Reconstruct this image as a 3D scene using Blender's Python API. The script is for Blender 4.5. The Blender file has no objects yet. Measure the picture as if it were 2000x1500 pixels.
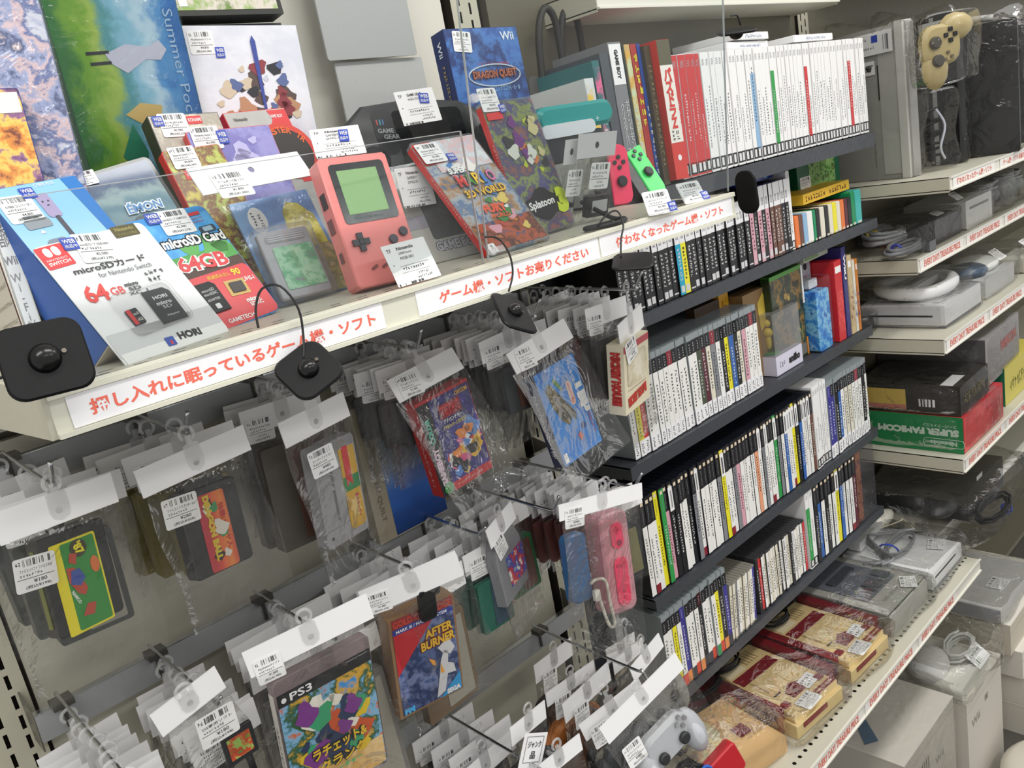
import bpy, math, random
from mathutils import Matrix, Vector, Quaternion
rnd = random.Random(7)
scene = bpy.context.scene
COL = scene.collection
# ------------------------------------------------------------------ camera
cam_d = bpy.data.cameras.new('camera'); cam = bpy.data.objects.new('camera', cam_d); COL.objects.link(cam)
cam_d.sensor_width = 36.0; cam_d.lens = 1650.0 / 2000.0 * 36.0; cam_d.clip_start = 0.02; cam_d.clip_end = 50
cam.matrix_world = Matrix(((0.70598436, 0.30314302, -0.64007062, -0.14602464),
                           (-0.68503612, 0.06290457, -0.72578821, -0.65835639),
                           (-0.17975426, 0.95086662, 0.25207356, 0.13171879),
                           (0, 0, 0, 1)))
scene.camera = cam
# ------------------------------------------------------------------ world and lights
w = bpy.data.worlds.new('world'); scene.world = w; w.use_nodes = True
bg = w.node_tree.nodes['Background']; bg.inputs[0].default_value = (1.0, 0.985, 0.96, 1); bg.inputs[1].default_value = 0.70
def area(name, loc, rot, sx, sy, power, col=(1.0, 0.98, 0.94)):
    d = bpy.data.lights.new(name, 'AREA'); d.shape = 'RECTANGLE'; d.size = sx; d.size_y = sy; d.energy = power; d.color = col
    o = bpy.data.objects.new(name, d); COL.objects.link(o); o.location = loc; o.rotation_euler = rot; return o
for i, (x, y) in enumerate(((-0.9, -0.75), (0.75, -0.75), (2.4, -0.75), (0.0, -2.4), (1.9, -2.4))):
    area('ceiling_tube_light', (x, y, 1.35), (0, 0, 0), 1.2, 0.3, 17)
scene.view_settings.view_transform = 'Standard'; scene.view_settings.look = 'None'
scene.view_settings.gamma = 1.0; scene.view_settings.use_curve_mapping = False
scene.view_settings.exposure = 0.0
scene.cycles.max_bounces = 6; scene.cycles.transparent_max_bounces = 40
scene.cycles.diffuse_bounces = 3; scene.cycles.glossy_bounces = 3; scene.cycles.transmission_bounces = 3
P={'sd_white':(0.0675,0.0219,0.0305,0.8614,0.4822,0.0524,0.1508,0.1060,0.1215),'sd_red':(0.1485,0.0640,0.0311,0.8734,0.4785,0.0146,0.0896,0.0877,0.1298),
'white_case':(0.0229,0.0951,0.0298,0.7412,0.6698,-0.0281,-0.0345,0.0137,0.1347),'landscape_case':(0.1198,0.1562,0.1345,0.8288,0.5545,-0.0563,0.0485,0.0803,0.0574),
'cart_case':(0.2432,0.0986,0.0362,0.8304,0.5570,0.0099,-0.0115,0.0638,0.0790),'comic_header':(0.1988,0.1008,0.1512,0.8726,0.4846,0.0221,0.0563,0.1265,0.0308),
'comic':(0.2487,0.1110,0.0342,0.8455,0.5331,-0.0234,-0.0202,0.0871,0.1175),'pink':(0.2992,0.0402,0.0396,0.7948,0.6048,-0.0126,-0.0485,0.0767,0.1317),
'tag_pocket':(0.3180,0.0009,0.0362,0.8383,0.5442,-0.0223,-0.0268,0.0502,0.0431),'tag_gb':(0.3319,0.1140,0.1685,0.8992,0.3708,-0.0651,-0.2230,0.0516,0.0441),
'tag_gg':(0.4714,0.1412,0.1903,0.7800,0.6199,-0.0595,-0.0614,0.0508,0.0394),'tag_gb2':(0.4394,0.1302,0.1012,0.7515,0.6592,0.0275,0.0032,0.0489,0.0452),
'black_hand':(0.4206,0.1826,0.1383,0.8152,0.5632,-0.0474,-0.1264,0.1790,0.0952),'blue_wii':(0.6109,0.2008,0.2145,0.7377,0.6720,-0.0319,-0.0566,0.1180,0.0916),
'mario':(0.4720,0.0376,0.0357,0.8939,0.4482,-0.0074,0.0045,0.0990,0.1693),'splat':(0.5818,0.0870,0.0367,0.7791,0.6255,0.0213,0.0360,0.0977,0.1716),
'gb_grey':(0.4355,0.1183,0.0346,0.8485,0.5160,-0.0640,-0.0988,0.0864,0.1230),'joy_pink':(0.8841,0.1968,0.0367,0.7349,0.6600,-0.0708,-0.1392,0.0373,0.0918),
'joy_green':(0.9615,0.1819,0.0391,0.8763,0.4764,-0.0384,-0.0609,0.0378,0.1078),'bag_h1':(0.6835,0.0807,0.1177,0.5926,0.8032,-0.0271,-0.0543,0.0680,0.0311),
'bag_h2':(0.6678,0.0911,0.1136,0.5834,0.8117,0.0271,-0.0009,0.0302,0.0316),'strap_tag1':(0.7001,-0.0062,0.0396,0.8029,0.5924,-0.0172,-0.0637,0.0456,0.0265),
'strap_tag2':(0.7939,0.0053,0.0393,0.8536,0.5181,-0.0108,-0.0537,0.0449,0.0267),'summer':(0.1657,0.2704,0.2061,0.6600,0.7456,0.0485,0.0791,0.1484,0.1592),
'anime_left':(0.0448,0.2006,0.1964,0.7493,0.6419,-0.0901,-0.1355,0.0868,0.1528),'anime_small':(0.0485,0.1607,0.1919,0.7805,0.6216,-0.0125,-0.0661,0.0403,0.0798),
'white_anime':(0.3105,0.3005,0.2189,0.7298,0.6772,-0.0362,-0.0864,0.1344,0.1234),'red_box':(0.3194,0.2452,0.1974,0.8289,0.5586,0.0183,0.0239,0.0802,0.0447),
'konami':(0.2222,0.2206,0.2021,0.8140,0.5804,0.0250,0.0054,0.0774,0.0406),'xeno1':(0.2135,0.1756,0.1503,0.8313,0.5549,0.0100,0.0305,0.0637,0.0556),
'xeno2':(0.2494,0.2054,0.1866,0.8171,0.5765,0.0087,-0.0067,0.0958,0.0347),'fam_header':(-0.0350,0.1519,-0.1023,0.7340,0.6722,0.0856,0.0457,0.1066,0.0290),
'fam_cart':(-0.0162,0.1553,-0.2060,0.7250,0.6667,0.1528,0.0808,0.0671,0.0936),'dbz_header':(0.0893,0.1634,-0.1133,0.7390,0.6716,0.0263,0.0468,0.1222,0.0284),
'dbz_cart':(0.1179,0.1712,-0.2198,0.7355,0.6670,0.1078,0.0499,0.0707,0.0920),'sfc_header':(0.2517,0.1821,-0.1257,0.7234,0.6867,0.0283,0.0655,0.0960,0.0301),
'sfc_cart':(0.2808,0.1990,-0.2688,0.6940,0.7078,0.1102,0.0722,0.0711,0.1243),'tet_header':(0.4087,0.1805,-0.1257,0.8347,0.5476,-0.0089,0.0570,0.1174,0.0318),
'tet_box':(0.4550,0.1972,-0.2735,0.7118,0.7006,-0.0408,0.0275,0.0895,0.1330),'nemo_header':(0.5608,0.1307,-0.1334,0.8010,0.5943,-0.0483,0.0536,0.1200,0.0301),
'nemo_box':(0.6228,0.1367,-0.2894,0.7510,0.6584,-0.0181,0.0479,0.0896,0.1394),'mouse_box':(0.7238,0.0996,-0.2439,0.6587,0.7439,0.0807,0.0780,0.0829,0.1037),
'mouse_header':(0.7340,0.1001,-0.1486,0.6661,0.7336,0.0354,0.1298,0.0855,0.0363),'ps3_header':(0.1234,0.1207,-0.3175,0.6981,0.7028,-0.1178,-0.0690,0.1353,0.0305),
'ps3_case':(0.1287,0.1221,-0.4969,0.6848,0.7282,0.0127,-0.0260,0.1174,0.1670),'ab_box':(0.2878,0.1414,-0.4805,0.6753,0.7342,-0.0218,-0.0658,0.0867,0.1304),
'ab_header':(0.2778,0.1419,-0.3372,0.6616,0.7052,-0.2266,-0.1165,0.1183,0.0353),'ds_stk':(0.0566,0.1342,-0.3503,0.6657,0.7399,-0.0712,0.0657,0.0293,0.0275),
'ds_cart':(0.0670,0.1392,-0.3844,0.6389,0.7589,-0.0186,0.1251,0.0280,0.0330),'n64_cart':(0.5096,0.1806,-0.4608,0.6986,0.6899,0.1204,0.1466,0.0798,0.0903),
'n64_header':(0.5010,0.1807,-0.3667,0.7114,0.6803,0.0861,0.1539,0.0816,0.0293),'mote_header':(0.5656,0.1061,-0.3393,0.7093,0.6954,-0.0051,-0.1152,0.1482,0.0231),
'mote':(0.6371,0.1055,-0.5193,0.7384,0.6681,0.0081,-0.0914,0.0454,0.1415),'gc1':(0.6119,0.2801,-0.6849,0.6862,0.7269,0.0246,0.0078,0.0963,0.0348),
'gc2':(0.5605,0.2007,-0.6642,0.6902,0.7231,-0.0135,-0.0248,0.1051,0.0247),'gc3':(0.5638,0.1699,-0.6827,0.6965,0.7169,0.0009,0.0284,0.1141,0.0349),
'gc4':(0.5628,0.1304,-0.6957,0.7252,0.6643,-0.1793,-0.0261,0.1143,0.0313),'gc_l1':(0.4364,0.1405,-0.6232,0.6916,0.7196,0.0623,0.0062,0.0755,0.0290),
'gc_l2':(0.4373,0.1013,-0.6672,0.7209,0.6926,-0.0180,-0.0186,0.0857,0.0263),'card_r1':(0.7704,0.2704,-0.7382,0.7037,0.7090,-0.0098,-0.0441,0.0733,0.0287),
'card_r2':(0.7328,0.2203,-0.7191,0.6978,0.7163,0.0063,0.0026,0.0823,0.0265),'card_r3':(0.7046,0.1503,-0.6899,0.7415,0.6657,-0.0432,0.0715,0.0881,0.0276),
'gc5':(0.5587,0.0802,-0.6760,0.7550,0.6308,-0.1781,0.0181,0.1587,0.0312)}
L={'sd_white':{'switch':(0.0126,0.1095,0.0239,0.0211,0.0110),'web':(0.0306,0.1168,0.0130,0.0117,-0.1349),'sticker':(0.0488,0.1078,0.0316,0.0292,-0.1944),'gold':(0.0848,0.1162,0.0243,0.0114,-0.0441),'micro':(0.0497,0.0898,0.0669,0.0067,-0.0710),'g64':(0.0205,0.0689,0.0185,0.0198,-0.3489),'gb':(0.0362,0.0633,0.0149,0.0093,-0.3383),'adapter':(0.0641,0.0397,0.0301,0.0330,-0.0509),'card':(0.0350,0.0388,0.0118,0.0164,0.0031),'hori':(0.0601,0.0081,0.0305,0.0072,-0.1659),'flag':(0.0361,0.0092,0.0077,0.0087,-0.1121),'xc':(0.0547,0.0665,0.0151,0.0118,-0.0927),'band':(0.0543,0.0082,0.1038,0.0167,-0.0692)},
'sd_red':{'sticker':(0.0498,0.1176,0.0288,0.0328,-0.0864),'web':(0.0312,0.1281,0.0140,0.0134,-0.1476),'title':(0.0489,0.0919,0.0632,0.0117,-0.1645),'g64':(0.0379,0.0733,0.0337,0.0186,-0.1629),'gb':(0.0605,0.0652,0.0208,0.0122,-0.1956),'red':(0.0513,0.0267,0.0788,0.0556,-0.1600),'adapter':(0.0354,0.0331,0.0209,0.0319,0.0140),'gold':(0.0598,0.0322,0.0203,0.0214,-0.0519),'brown':(0.0591,0.0557,0.0721,0.0189,-0.1506)},
'blue_box':{'sticker':(0.0085,0.1177,0.0350,0.0211,0.0214),'web':(0.0320,0.1253,0.0122,0.0091,0.0088),'switch':(0.0041,0.0791,0.0155,0.0160,0.2965)},
'landscape_case':{'logo':(0.0397,0.0187,0.0362,0.0122,-0.3083)},
'cart_case':{'label':(0.0334,0.0349,0.0430,0.0446,-0.0589),'ridge':(0.0346,0.0656,0.0457,0.0055,0.1156)},
'comic_header':{'sticker':(0.0320,0.0011,0.0350,0.0288,-0.0098),'hole':(0.0625,0.0172,0.0093,0.0099,-0.2585)},
'comic':{'bubble':(0.0212,0.0965,0.0181,0.0289,0.0085),'yellow':(0.0659,0.0921,0.0370,0.0257,0.0823)},
'pink':{'bezel':(0.0391,0.0967,0.0610,0.0584,0.0147),'screen':(0.0378,0.0955,0.0452,0.0435,0.0080),'dpad':(0.0185,0.0451,0.0180,0.0169,-0.0341),'a':(0.0532,0.0443,0.0092,0.0094,-0.1700),'b':(0.0670,0.0488,0.0095,0.0095,-0.1836),'logo':(0.0284,0.0687,0.0267,0.0042,-0.0275)},
'mario':{'sticker':(0.0159,0.1478,0.0338,0.0286,-0.0699),'web':(0.0410,0.1366,0.0118,0.0115,-0.0518),'t1':(0.0343,0.1160,0.0260,0.0101,-0.2319),'t2':(0.0519,0.1015,0.0640,0.0225,-0.2234),'t3':(0.0525,0.0826,0.0655,0.0115,-0.1838),'t4':(0.0502,0.0509,0.0382,0.0146,-0.2247)},
'splat':{'sticker':(0.0150,0.1720,0.0341,0.0287,-0.0354),'t3':(0.0805,0.0321,0.0393,0.0280,0.1370),'t1':(0.0483,0.0298,0.0472,0.0120,-0.1400),'web':(0.0328,0.1603,0.0115,0.0105,0.0720),'red':(0.0129,0.1517,0.0265,0.0077,-0.0454)},
'gb_grey':{'logo':(0.0530,0.0182,0.0378,0.0116,-0.1354)},
'blue_wii':{'wii':(0.0988,0.0799,0.0231,0.0103,-0.0204),'sticker':(0.0230,0.0759,0.0259,0.0217,0.0300),'logo':(0.0639,0.0312,0.0863,0.0226,0.0575),'sub':(0.0736,0.0153,0.0369,0.0097,0.0063)},
'red_box':{'sticker':(0.0162,0.0312,0.0307,0.0078,-0.1613),'n':(0.0152,0.0384,0.0235,0.0065,-0.1564),'gb':(0.0641,0.0371,0.0244,0.0071,-0.1354)},
'konami':{'sticker':(0.0209,0.0272,0.0207,0.0209,-0.0778),'web':(0.0057,0.0341,0.0101,0.0102,0.0523),'k':(0.0384,0.0301,0.0110,0.0075,-0.0739)},
'xeno2':{'sticker':(0.0174,0.0289,0.0306,0.0188,-0.0686),'web':(0.0348,0.0253,0.0103,0.0126,-0.0492),'sw':(0.0118,0.0141,0.0173,0.0072,-0.0911)},
'xeno1':{'sticker':(0.0153,0.0534,0.0186,0.0216,0.0028),'sw':(0.0155,0.0388,0.0187,0.0086,-0.0232)},
'white_anime':{'sticker':(0.0184,0.1048,0.0284,0.0261,0.0132),'web':(0.0368,0.0933,0.0103,0.0120,-0.0088)},
'summer':{'t':(0.1281,0.0859,0.0162,0.0957,0.0056)},
'tag_gg':{'web':(0.0355,0.0277,0.0123,0.0118,-0.1378)},
'tag_gb':{'web':(0.0335,0.0288,0.0099,0.0183,-0.0885)},
'fam_cart':{'label':(0.0313,0.0410,0.0458,0.0862,-0.0072),'n78':(0.0342,0.0715,0.0169,0.0154,-0.1573),'sticker':(-0.0071,0.0680,0.0358,0.0264,-0.0967)},
'dbz_cart':{'label':(0.0355,0.0425,0.0340,0.0822,-0.0439),'sticker':(-0.0003,0.0753,0.0396,0.0300,-0.0122)},
'sfc_cart':{'label':(0.0542,0.0633,0.0302,0.1094,-0.0145),'slot':(0.0248,0.0612,0.0052,0.0726,-0.1016)},
'tet_header':{'sticker':(0.0268,0.0137,0.0351,0.0283,-0.1110)},
'tet_box':{'gbt':(0.0053,0.0521,0.0120,0.0473,-0.1280),'title':(0.0499,0.1101,0.0304,0.0172,-0.2078)},
'nemo_box':{'title':(0.0744,0.0746,0.0151,0.0477,-0.0968),'t2':(0.0703,0.1090,0.0112,0.0275,-0.1111),'oval':(0.0587,0.0896,0.0105,0.0388,-0.1510)},
'nemo_header':{'sticker':(0.0261,0.0118,0.0311,0.0284,-0.1210)},
'mouse_box':{'sticker':(-0.0079,0.1317,0.0409,0.0368,0.1642)},
'ps3_case':{'title':(0.0671,0.0602,0.0510,0.0201,-0.2079),'ps3':(0.0342,0.1431,0.0271,0.0099,-0.0871),'band':(0.0590,0.1460,0.1036,0.0132,-0.0193)},
'ps3_header':{'sticker':(0.0194,0.0013,0.0285,0.0283,-0.0358)},
'ab_box':{'title':(0.0590,0.0928,0.0461,0.0279,-0.1175),'sega':(0.0735,0.0037,0.0209,0.0083,-0.0783),'gold':(0.0201,0.1271,0.0364,0.0137,-0.0663),'band':(0.0434,0.1124,0.0829,0.0067,0.0542),'red':(0.0196,0.0834,0.0389,0.0554,-0.1785)},
'ab_header':{'sticker':(0.0169,0.0124,0.0279,0.0266,-0.1138)},
'ds_cart':{'label':(0.0146,0.0166,0.0218,0.0252,-0.0011)},
'n64_cart':{'label':(0.0528,0.0395,0.0543,0.0466,0.0008)},
'n64_header':{'sticker':(0.0233,-0.0099,0.0299,0.0294,0.1526)},
'mote_header':{'sticker':(0.0249,0.0002,0.0327,0.0275,-0.0326)},
'mote':{'p1':(0.0216,0.1043,0.0229,0.0359,-0.0718),'p2':(0.0220,0.0410,0.0253,0.0699,-0.0217)},
'gc5':{'sticker':(0.0240,-0.0248,0.0301,0.0351,-0.1722)},
'gc4':{'sticker':(0.0247,0.0099,0.0261,0.0346,-0.2195)},
'gc3':{'sticker':(0.0317,0.0077,0.0298,0.0324,-0.1390)},
'gc2':{'sticker':(0.0273,0.0016,0.0279,0.0301,-0.0722)},
'gc1':{'sticker':(0.0284,0.0054,0.0288,0.0332,-0.1745)}}
# ------------------------------------------------------------------ materials
def lin(h):
    h = h.lstrip('#'); c = [int(h[i:i + 2], 16) / 255 for i in (0, 2, 4)]
    return tuple((v / 12.92 if v <= 0.04045 else ((v + 0.055) / 1.055) ** 2.4) for v in c) + (1.0,)
MATS = {}
def M(hexc, rough=0.5, metal=0.0, spec=0.5, grain=0.0):
    k = (hexc, rough, metal, spec, grain)
    if k in MATS: return MATS[k]
    m = bpy.data.materials.new('paint_' + hexc.lstrip('#')); m.use_nodes = True; nt = m.node_tree
    b = nt.nodes['Principled BSDF']; c = lin(hexc)
    b.inputs['Base Color'].default_value = c; b.inputs['Roughness'].default_value = rough
    b.inputs['Metallic'].default_value = metal; b.inputs['Specular IOR Level'].default_value = spec
    tc = nt.nodes.new('ShaderNodeTexCoord'); n = nt.nodes.new('ShaderNodeTexNoise')
    n.inputs['Scale'].default_value = 90; n.inputs['Detail'].default_value = 2
    nt.links.new(tc.outputs['Object'], n.inputs['Vector'])
    mr = nt.nodes.new('ShaderNodeMapRange'); mr.inputs['To Min'].default_value = max(0.02, rough - 0.06 - grain); mr.inputs['To Max'].default_value = rough + 0.06 + grain
    nt.links.new(n.outputs['Fac'], mr.inputs['Value']); nt.links.new(mr.outputs['Result'], b.inputs['Roughness'])
    if grain:
        mx = nt.nodes.new('ShaderNodeMixRGB'); mx.inputs[1].default_value = c; mx.inputs[2].default_value = tuple(v * (1 - grain) for v in c[:3]) + (1,)
        nt.links.new(n.outputs['Fac'], mx.inputs[0]); nt.links.new(mx.outputs[0], b.inputs['Base Color'])
    MATS[k] = m; return m
def clear(name, tint='#ffffff', gloss=0.06, bump=0.0, bscale=30, haze=0.03, rough=0.04, hazecol='#ffffff', fres=1.45):
    k = (name,)
    if k in MATS: return MATS[k]
    m = bpy.data.materials.new(name); m.use_nodes = True; nt = m.node_tree; nt.nodes.clear(); N = nt.nodes.new; Lk = nt.links.new
    out = N('ShaderNodeOutputMaterial'); tr = N('ShaderNodeBsdfTransparent'); tr.inputs[0].default_value = lin(tint)
    gl = N('ShaderNodeBsdfGlossy'); gl.inputs['Roughness'].default_value = rough
    df = N('ShaderNodeBsdfDiffuse'); df.inputs[0].default_value = lin(hazecol)
    m1 = N('ShaderNodeMixShader'); m1.inputs[0].default_value = haze; Lk(tr.outputs[0], m1.inputs[1]); Lk(df.outputs[0], m1.inputs[2])
    fr = N('ShaderNodeFresnel'); fr.inputs[0].default_value = fres
    ad = N('ShaderNodeMath'); ad.operation = 'MULTIPLY_ADD'; ad.inputs[1].default_value = 0.42; ad.inputs[2].default_value = gloss; ad.use_clamp = True
    Lk(fr.outputs[0], ad.inputs[0])
    m2 = N('ShaderNodeMixShader'); Lk(ad.outputs[0], m2.inputs[0]); Lk(m1.outputs[0], m2.inputs[1]); Lk(gl.outputs[0], m2.inputs[2]); Lk(m2.outputs[0], out.inputs[0])
    if bump:
        tc = N('ShaderNodeTexCoord'); no = N('ShaderNodeTexNoise'); no.inputs['Scale'].default_value = bscale; no.inputs['Detail'].default_value = 3; no.inputs['Distortion'].default_value = 1.6
        Lk(tc.outputs['Object'], no.inputs['Vector']); bp_ = N('ShaderNodeBump'); bp_.inputs['Strength'].default_value = 1.0; bp_.inputs['Distance'].default_value = bump
        Lk(no.outputs['Fac'], bp_.inputs['Height']); Lk(bp_.outputs[0], gl.inputs['Normal']); Lk(bp_.outputs[0], fr.inputs['Normal'])
    MATS[k] = m; return m
def art(name, cols, scale=35, dist=1.2, axis=None, amp=0.5, rough=0.3, h=0.15, off=0.0, seed=0):
    """printed picture: flowing blotches of the given colours, optionally banded along one axis"""
    if name in MATS: return MATS[name]
    m = bpy.data.materials.new(name); m.use_nodes = True; nt = m.node_tree; N = nt.nodes.new; Lk = nt.links.new
    b = nt.nodes['Principled BSDF']; b.inputs['Roughness'].default_value = rough
    tc = N('ShaderNodeTexCoord'); mp = N('ShaderNodeMapping'); mp.inputs['Location'].default_value = (seed, seed * .7, 0)
    Lk(tc.outputs['Object'], mp.inputs[0]); no = N('ShaderNodeTexNoise'); no.inputs['Scale'].default_value = scale * .8; no.inputs['Detail'].default_value = 6; no.inputs['Roughness'].default_value = .62; no.inputs['Distortion'].default_value = dist * .12
    Lk(mp.outputs[0], no.inputs['Vector']); val = no.outputs['Fac']
    st = N('ShaderNodeMapRange'); st.inputs['From Min'].default_value = 0.22; st.inputs['From Max'].default_value = 0.78; Lk(val, st.inputs[0]); val = st.outputs[0]
    if axis is not None:
        sx = N('ShaderNodeSeparateXYZ'); Lk(tc.outputs['Object'], sx.inputs[0])
        g = N('ShaderNodeMath'); g.operation = 'MULTIPLY_ADD'; g.inputs[1].default_value = 1.0 / h; g.inputs[2].default_value = off - amp / 2; Lk(sx.outputs[axis], g.inputs[0])
        a = N('ShaderNodeMath'); a.operation = 'MULTIPLY_ADD'; a.inputs[1].default_value = amp; Lk(val, a.inputs[0]); Lk(g.outputs[0], a.inputs[2]); val = a.outputs[0]
    r = N('ShaderNodeValToRGB'); Lk(val, r.inputs[0]); el = r.color_ramp.elements
    n = len(cols)
    for i, c in enumerate(cols):
        e = el[i] if i < 2 else el.new(0.5)
        e.color = lin(c)
    for i, e in enumerate(sorted(range(len(el)), key=lambda q: q)):
        el[e].position = (i + 0.5) / n if n > 1 else 0
    for i in range(n): el[i].color = lin(cols[i])
    r.color_ramp.interpolation = 'EASE'
    Lk(r.outputs[0], b.inputs['Base Color']); MATS[name] = m; return m
WHITE = M('#f2f2f0', .45); PAPER = M('#efefef', .6, 0, .2); INK = M('#1d1d20', .6); SHELF = M('#c6c3b3', .45, grain=.05); SHELF_D = M('#bdb9a6', .45, grain=.06)
LABELW = M('#f3f3f6', .3); CORAL = M('#f0705c', .6); RED = M('#d62f33', .35); BLACK = M('#0e0f11', .42, 0, .3); BLACKG = M('#141519', .18)
WEBB = M('#2a49b8', .4); STEEL = M('#c9ccd0', .18, 1.0); RACK = M('#45484e', .42, .2, grain=.1); GREYP = M('#8c8f96', .4)
BAG = clear('clear_bag_film', '#fdfdfc', .004, .007, 15, .006, .06)
BAGC = clear('crinkled_bag_film', '#fbfbfa', .012, .010, 13, .008, .06)
ACRY = clear('clear_acrylic', '#fafcfc', .0, 0, 1, .006, .015)
ACEDGE = clear('acrylic_edge', '#c9d2d2', .25, 0, 1, .3, .2)
TABM = clear('milky_hanger_plastic', '#fbfbfb', .01, 0, 1, .2, .25, '#ffffff')
CASEC = clear('clear_case_plastic', '#e4e4e6', .03, 0, 1, .12, .06, '#8f9196')
# ------------------------------------------------------------------ geometry helper
class G:
    def __init__(s): s.v = []; s.f = []
    def add(s, vs, fs, T=None):
        b = len(s.v)
        s.v += [tuple(T @ Vector(p)) for p in vs] if T else [tuple(p) for p in vs]
        s.f += [tuple(b + i for i in f) for f in fs]; return s
    def box(s, x0, x1, y0, y1, z0, z1, T=None):
        return s.add([(x0, y0, z0), (x1, y0, z0), (x1, y1, z0), (x0, y1, z0), (x0, y0, z1), (x1, y0, z1), (x1, y1, z1), (x0, y1, z1)],
                     [(3, 2, 1, 0), (4, 5, 6, 7), (0, 1, 5, 4), (1, 2, 6, 5), (2, 3, 7, 6), (3, 0, 4, 7)], T)
    def quad(s, x0, x1, y0, y1, z=0, T=None):
        return s.add([(x0, y0, z), (x1, y0, z), (x1, y1, z), (x0, y1, z)], [(0, 1, 2, 3)], T)
    def ext(s, pts, z0, z1, T=None, ch=0):
        n = len(pts); vs = [(p[0], p[1], z0) for p in pts]
        if ch:
            cx = sum(p[0] for p in pts) / n; cy = sum(p[1] for p in pts) / n
            rr = max(max(abs(p[0] - cx) for p in pts), 1e-6); ry = max(max(abs(p[1] - cy) for p in pts), 1e-6)
            ins = [(cx + (p[0] - cx) * (1 - ch / rr), cy + (p[1] - cy) * (1 - ch / ry)) for p in pts]
            lay = [[(p[0], p[1], z0 + ch) for p in pts], [(p[0], p[1], z1 - ch) for p in pts], [(p[0], p[1], z1) for p in ins]]
            vs = [(p[0], p[1], z0) for p in ins] + lay[0] + lay[1] + lay[2]; L_ = 4
        else:
            vs += [(p[0], p[1], z1) for p in pts]; L_ = 2
        fs = [tuple(range(n))[::-1], tuple(range((L_ - 1) * n, L_ * n))]
        for l in range(L_ - 1):
            for i in range(n):
                j = (i + 1) % n; fs.append((l * n + i, l * n + j, (l + 1) * n + j, (l + 1) * n + i))
        return s.add(vs, fs, T)
    def rbox(s, x0, x1, y0, y1, z0, z1, r=.003, ch=0, T=None, seg=3):
        return s.ext(rrect(x0, x1, y0, y1, r, seg), z0, z1, T, ch)
    def disc(s, cx, cy, r, z0, z1, n=16, ry=None, ch=0, T=None):
        ry = ry or r
        return s.ext([(cx + r * math.cos(2 * math.pi * i / n), cy + ry * math.sin(2 * math.pi * i / n)) for i in range(n)], z0, z1, T, ch)
    def tube(s, pts, r, n=6, T=None):
        pts = [Vector(p) for p in pts]
        if len(pts) > 2 and not isinstance(r, (list, tuple)) and len(pts) < 16: pts = spline(pts, 4)
        b = []; vs = []; fs = []; up = None
        for i, p in enumerate(pts):
            d = (pts[min(i + 1, len(pts) - 1)] - pts[max(i - 1, 0)]).normalized()
            if up is None: up = d.orthogonal().normalized()
            u = (up - d * up.dot(d)); u = u.normalized() if u.length > 1e-6 else d.orthogonal().normalized(); up = u; q = d.cross(u)
            rr = r[i] if isinstance(r, (list, tuple)) else r
            vs += [p + u * rr * math.cos(2 * math.pi * k / n) + q * rr * math.sin(2 * math.pi * k / n) for k in range(n)]
        for i in range(len(pts) - 1):
            for k in range(n):
                k2 = (k + 1) % n; fs.append((i * n + k, i * n + k2, (i + 1) * n + k2, (i + 1) * n + k))
        fs += [tuple(range(n))[::-1], tuple(range((len(pts) - 1) * n, len(pts) * n))]
        return s.add(vs, fs, T)
    def ball(s, c, rx, ry, rz, T=None, n=12, m=8, half=False):
        vs = []; fs = []
        for j in range(m + 1):
            th = math.pi * j / m * (.5 if half else 1)
            for i in range(n):
                a = 2 * math.pi * i / n; vs.append((c[0] + rx * math.sin(th) * math.cos(a), c[1] + ry * math.sin(th) * math.sin(a), c[2] + rz * math.cos(th)))
        for j in range(m):
            for i in range(n):
                k = (i + 1) % n; fs.append((j * n + i, (j + 1) * n + i, (j + 1) * n + k, j * n + k))
        return s.add(vs, fs, T)
    def hole(s, x0, x1, y0, y1, cx, cy, rx, ry, z=0, sq=False, T=None):
        o = [(x0, y0), (cx, y0), (x1, y0), (x1, cy), (x1, y1), (cx, y1), (x0, y1), (x0, cy)]
        k = 1.0 if sq else .7071
        i = [(cx - rx * k, cy - ry * k), (cx, cy - ry), (cx + rx * k, cy - ry * k), (cx + rx, cy), (cx + rx * k, cy + ry * k), (cx, cy + ry), (cx - rx * k, cy + ry * k), (cx - rx, cy)]
        return s.add([(a, b, z) for a, b in o + i], [(a, (a + 1) % 8, 8 + (a + 1) % 8, 8 + a) for a in range(8)], T)
    def bars(s, x, y, wd, h, n=24, z=0, r=None):
        r = r or rnd; t = 0; step = wd / n
        for i in range(n):
            if r.random() < .72: s.quad(x + i * step, x + i * step + step * r.choice((.35, .55, .8)), y, y + h, z)
        return s
    def scrib(s, x, y, wd, h, n, z=0, vert=False, r=None, T=None):
        """rows of small strokes: print too small to read"""
        r = r or rnd; st = (h if vert else wd) / n
        for i in range(n):
            bx, by = (x, y + h - (i + 1) * st) if vert else (x + i * st, y)
            cw, chh = (wd, st * .8) if vert else (st * .8, h)
            for _ in range(3):
                if r.random() < .5:
                    a = by + r.random() * chh * .8; s.quad(bx + cw * .1, bx + cw * (.6 + .35 * r.random()), a, a + chh * .17, z, T)
                else:
                    a = bx + r.random() * cw * .75; s.quad(a, a + cw * .17, by + chh * .05, by + chh * (.6 + .35 * r.random()), z, T)
        return s
    def text(s, t, x, y, wd, h=None, z=0, ang=0, bold=0.0, vert=False, T=None, center=False):
        vs, fs, tw, th = tgeo(t, bold, vert)
        sx = wd / tw if wd else h / th; sy = (h / th) if h else sx
        ca, sa = math.cos(ang), math.sin(ang); o = []
        for (a, b) in vs:
            a, b = a * sx, b * sy
            if center: a -= tw * sx / 2; b -= th * sy / 2
            o.append((x + a * ca - b * sa, y + a * sa + b * ca, z))
        return s.add(o, fs, T)
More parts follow.
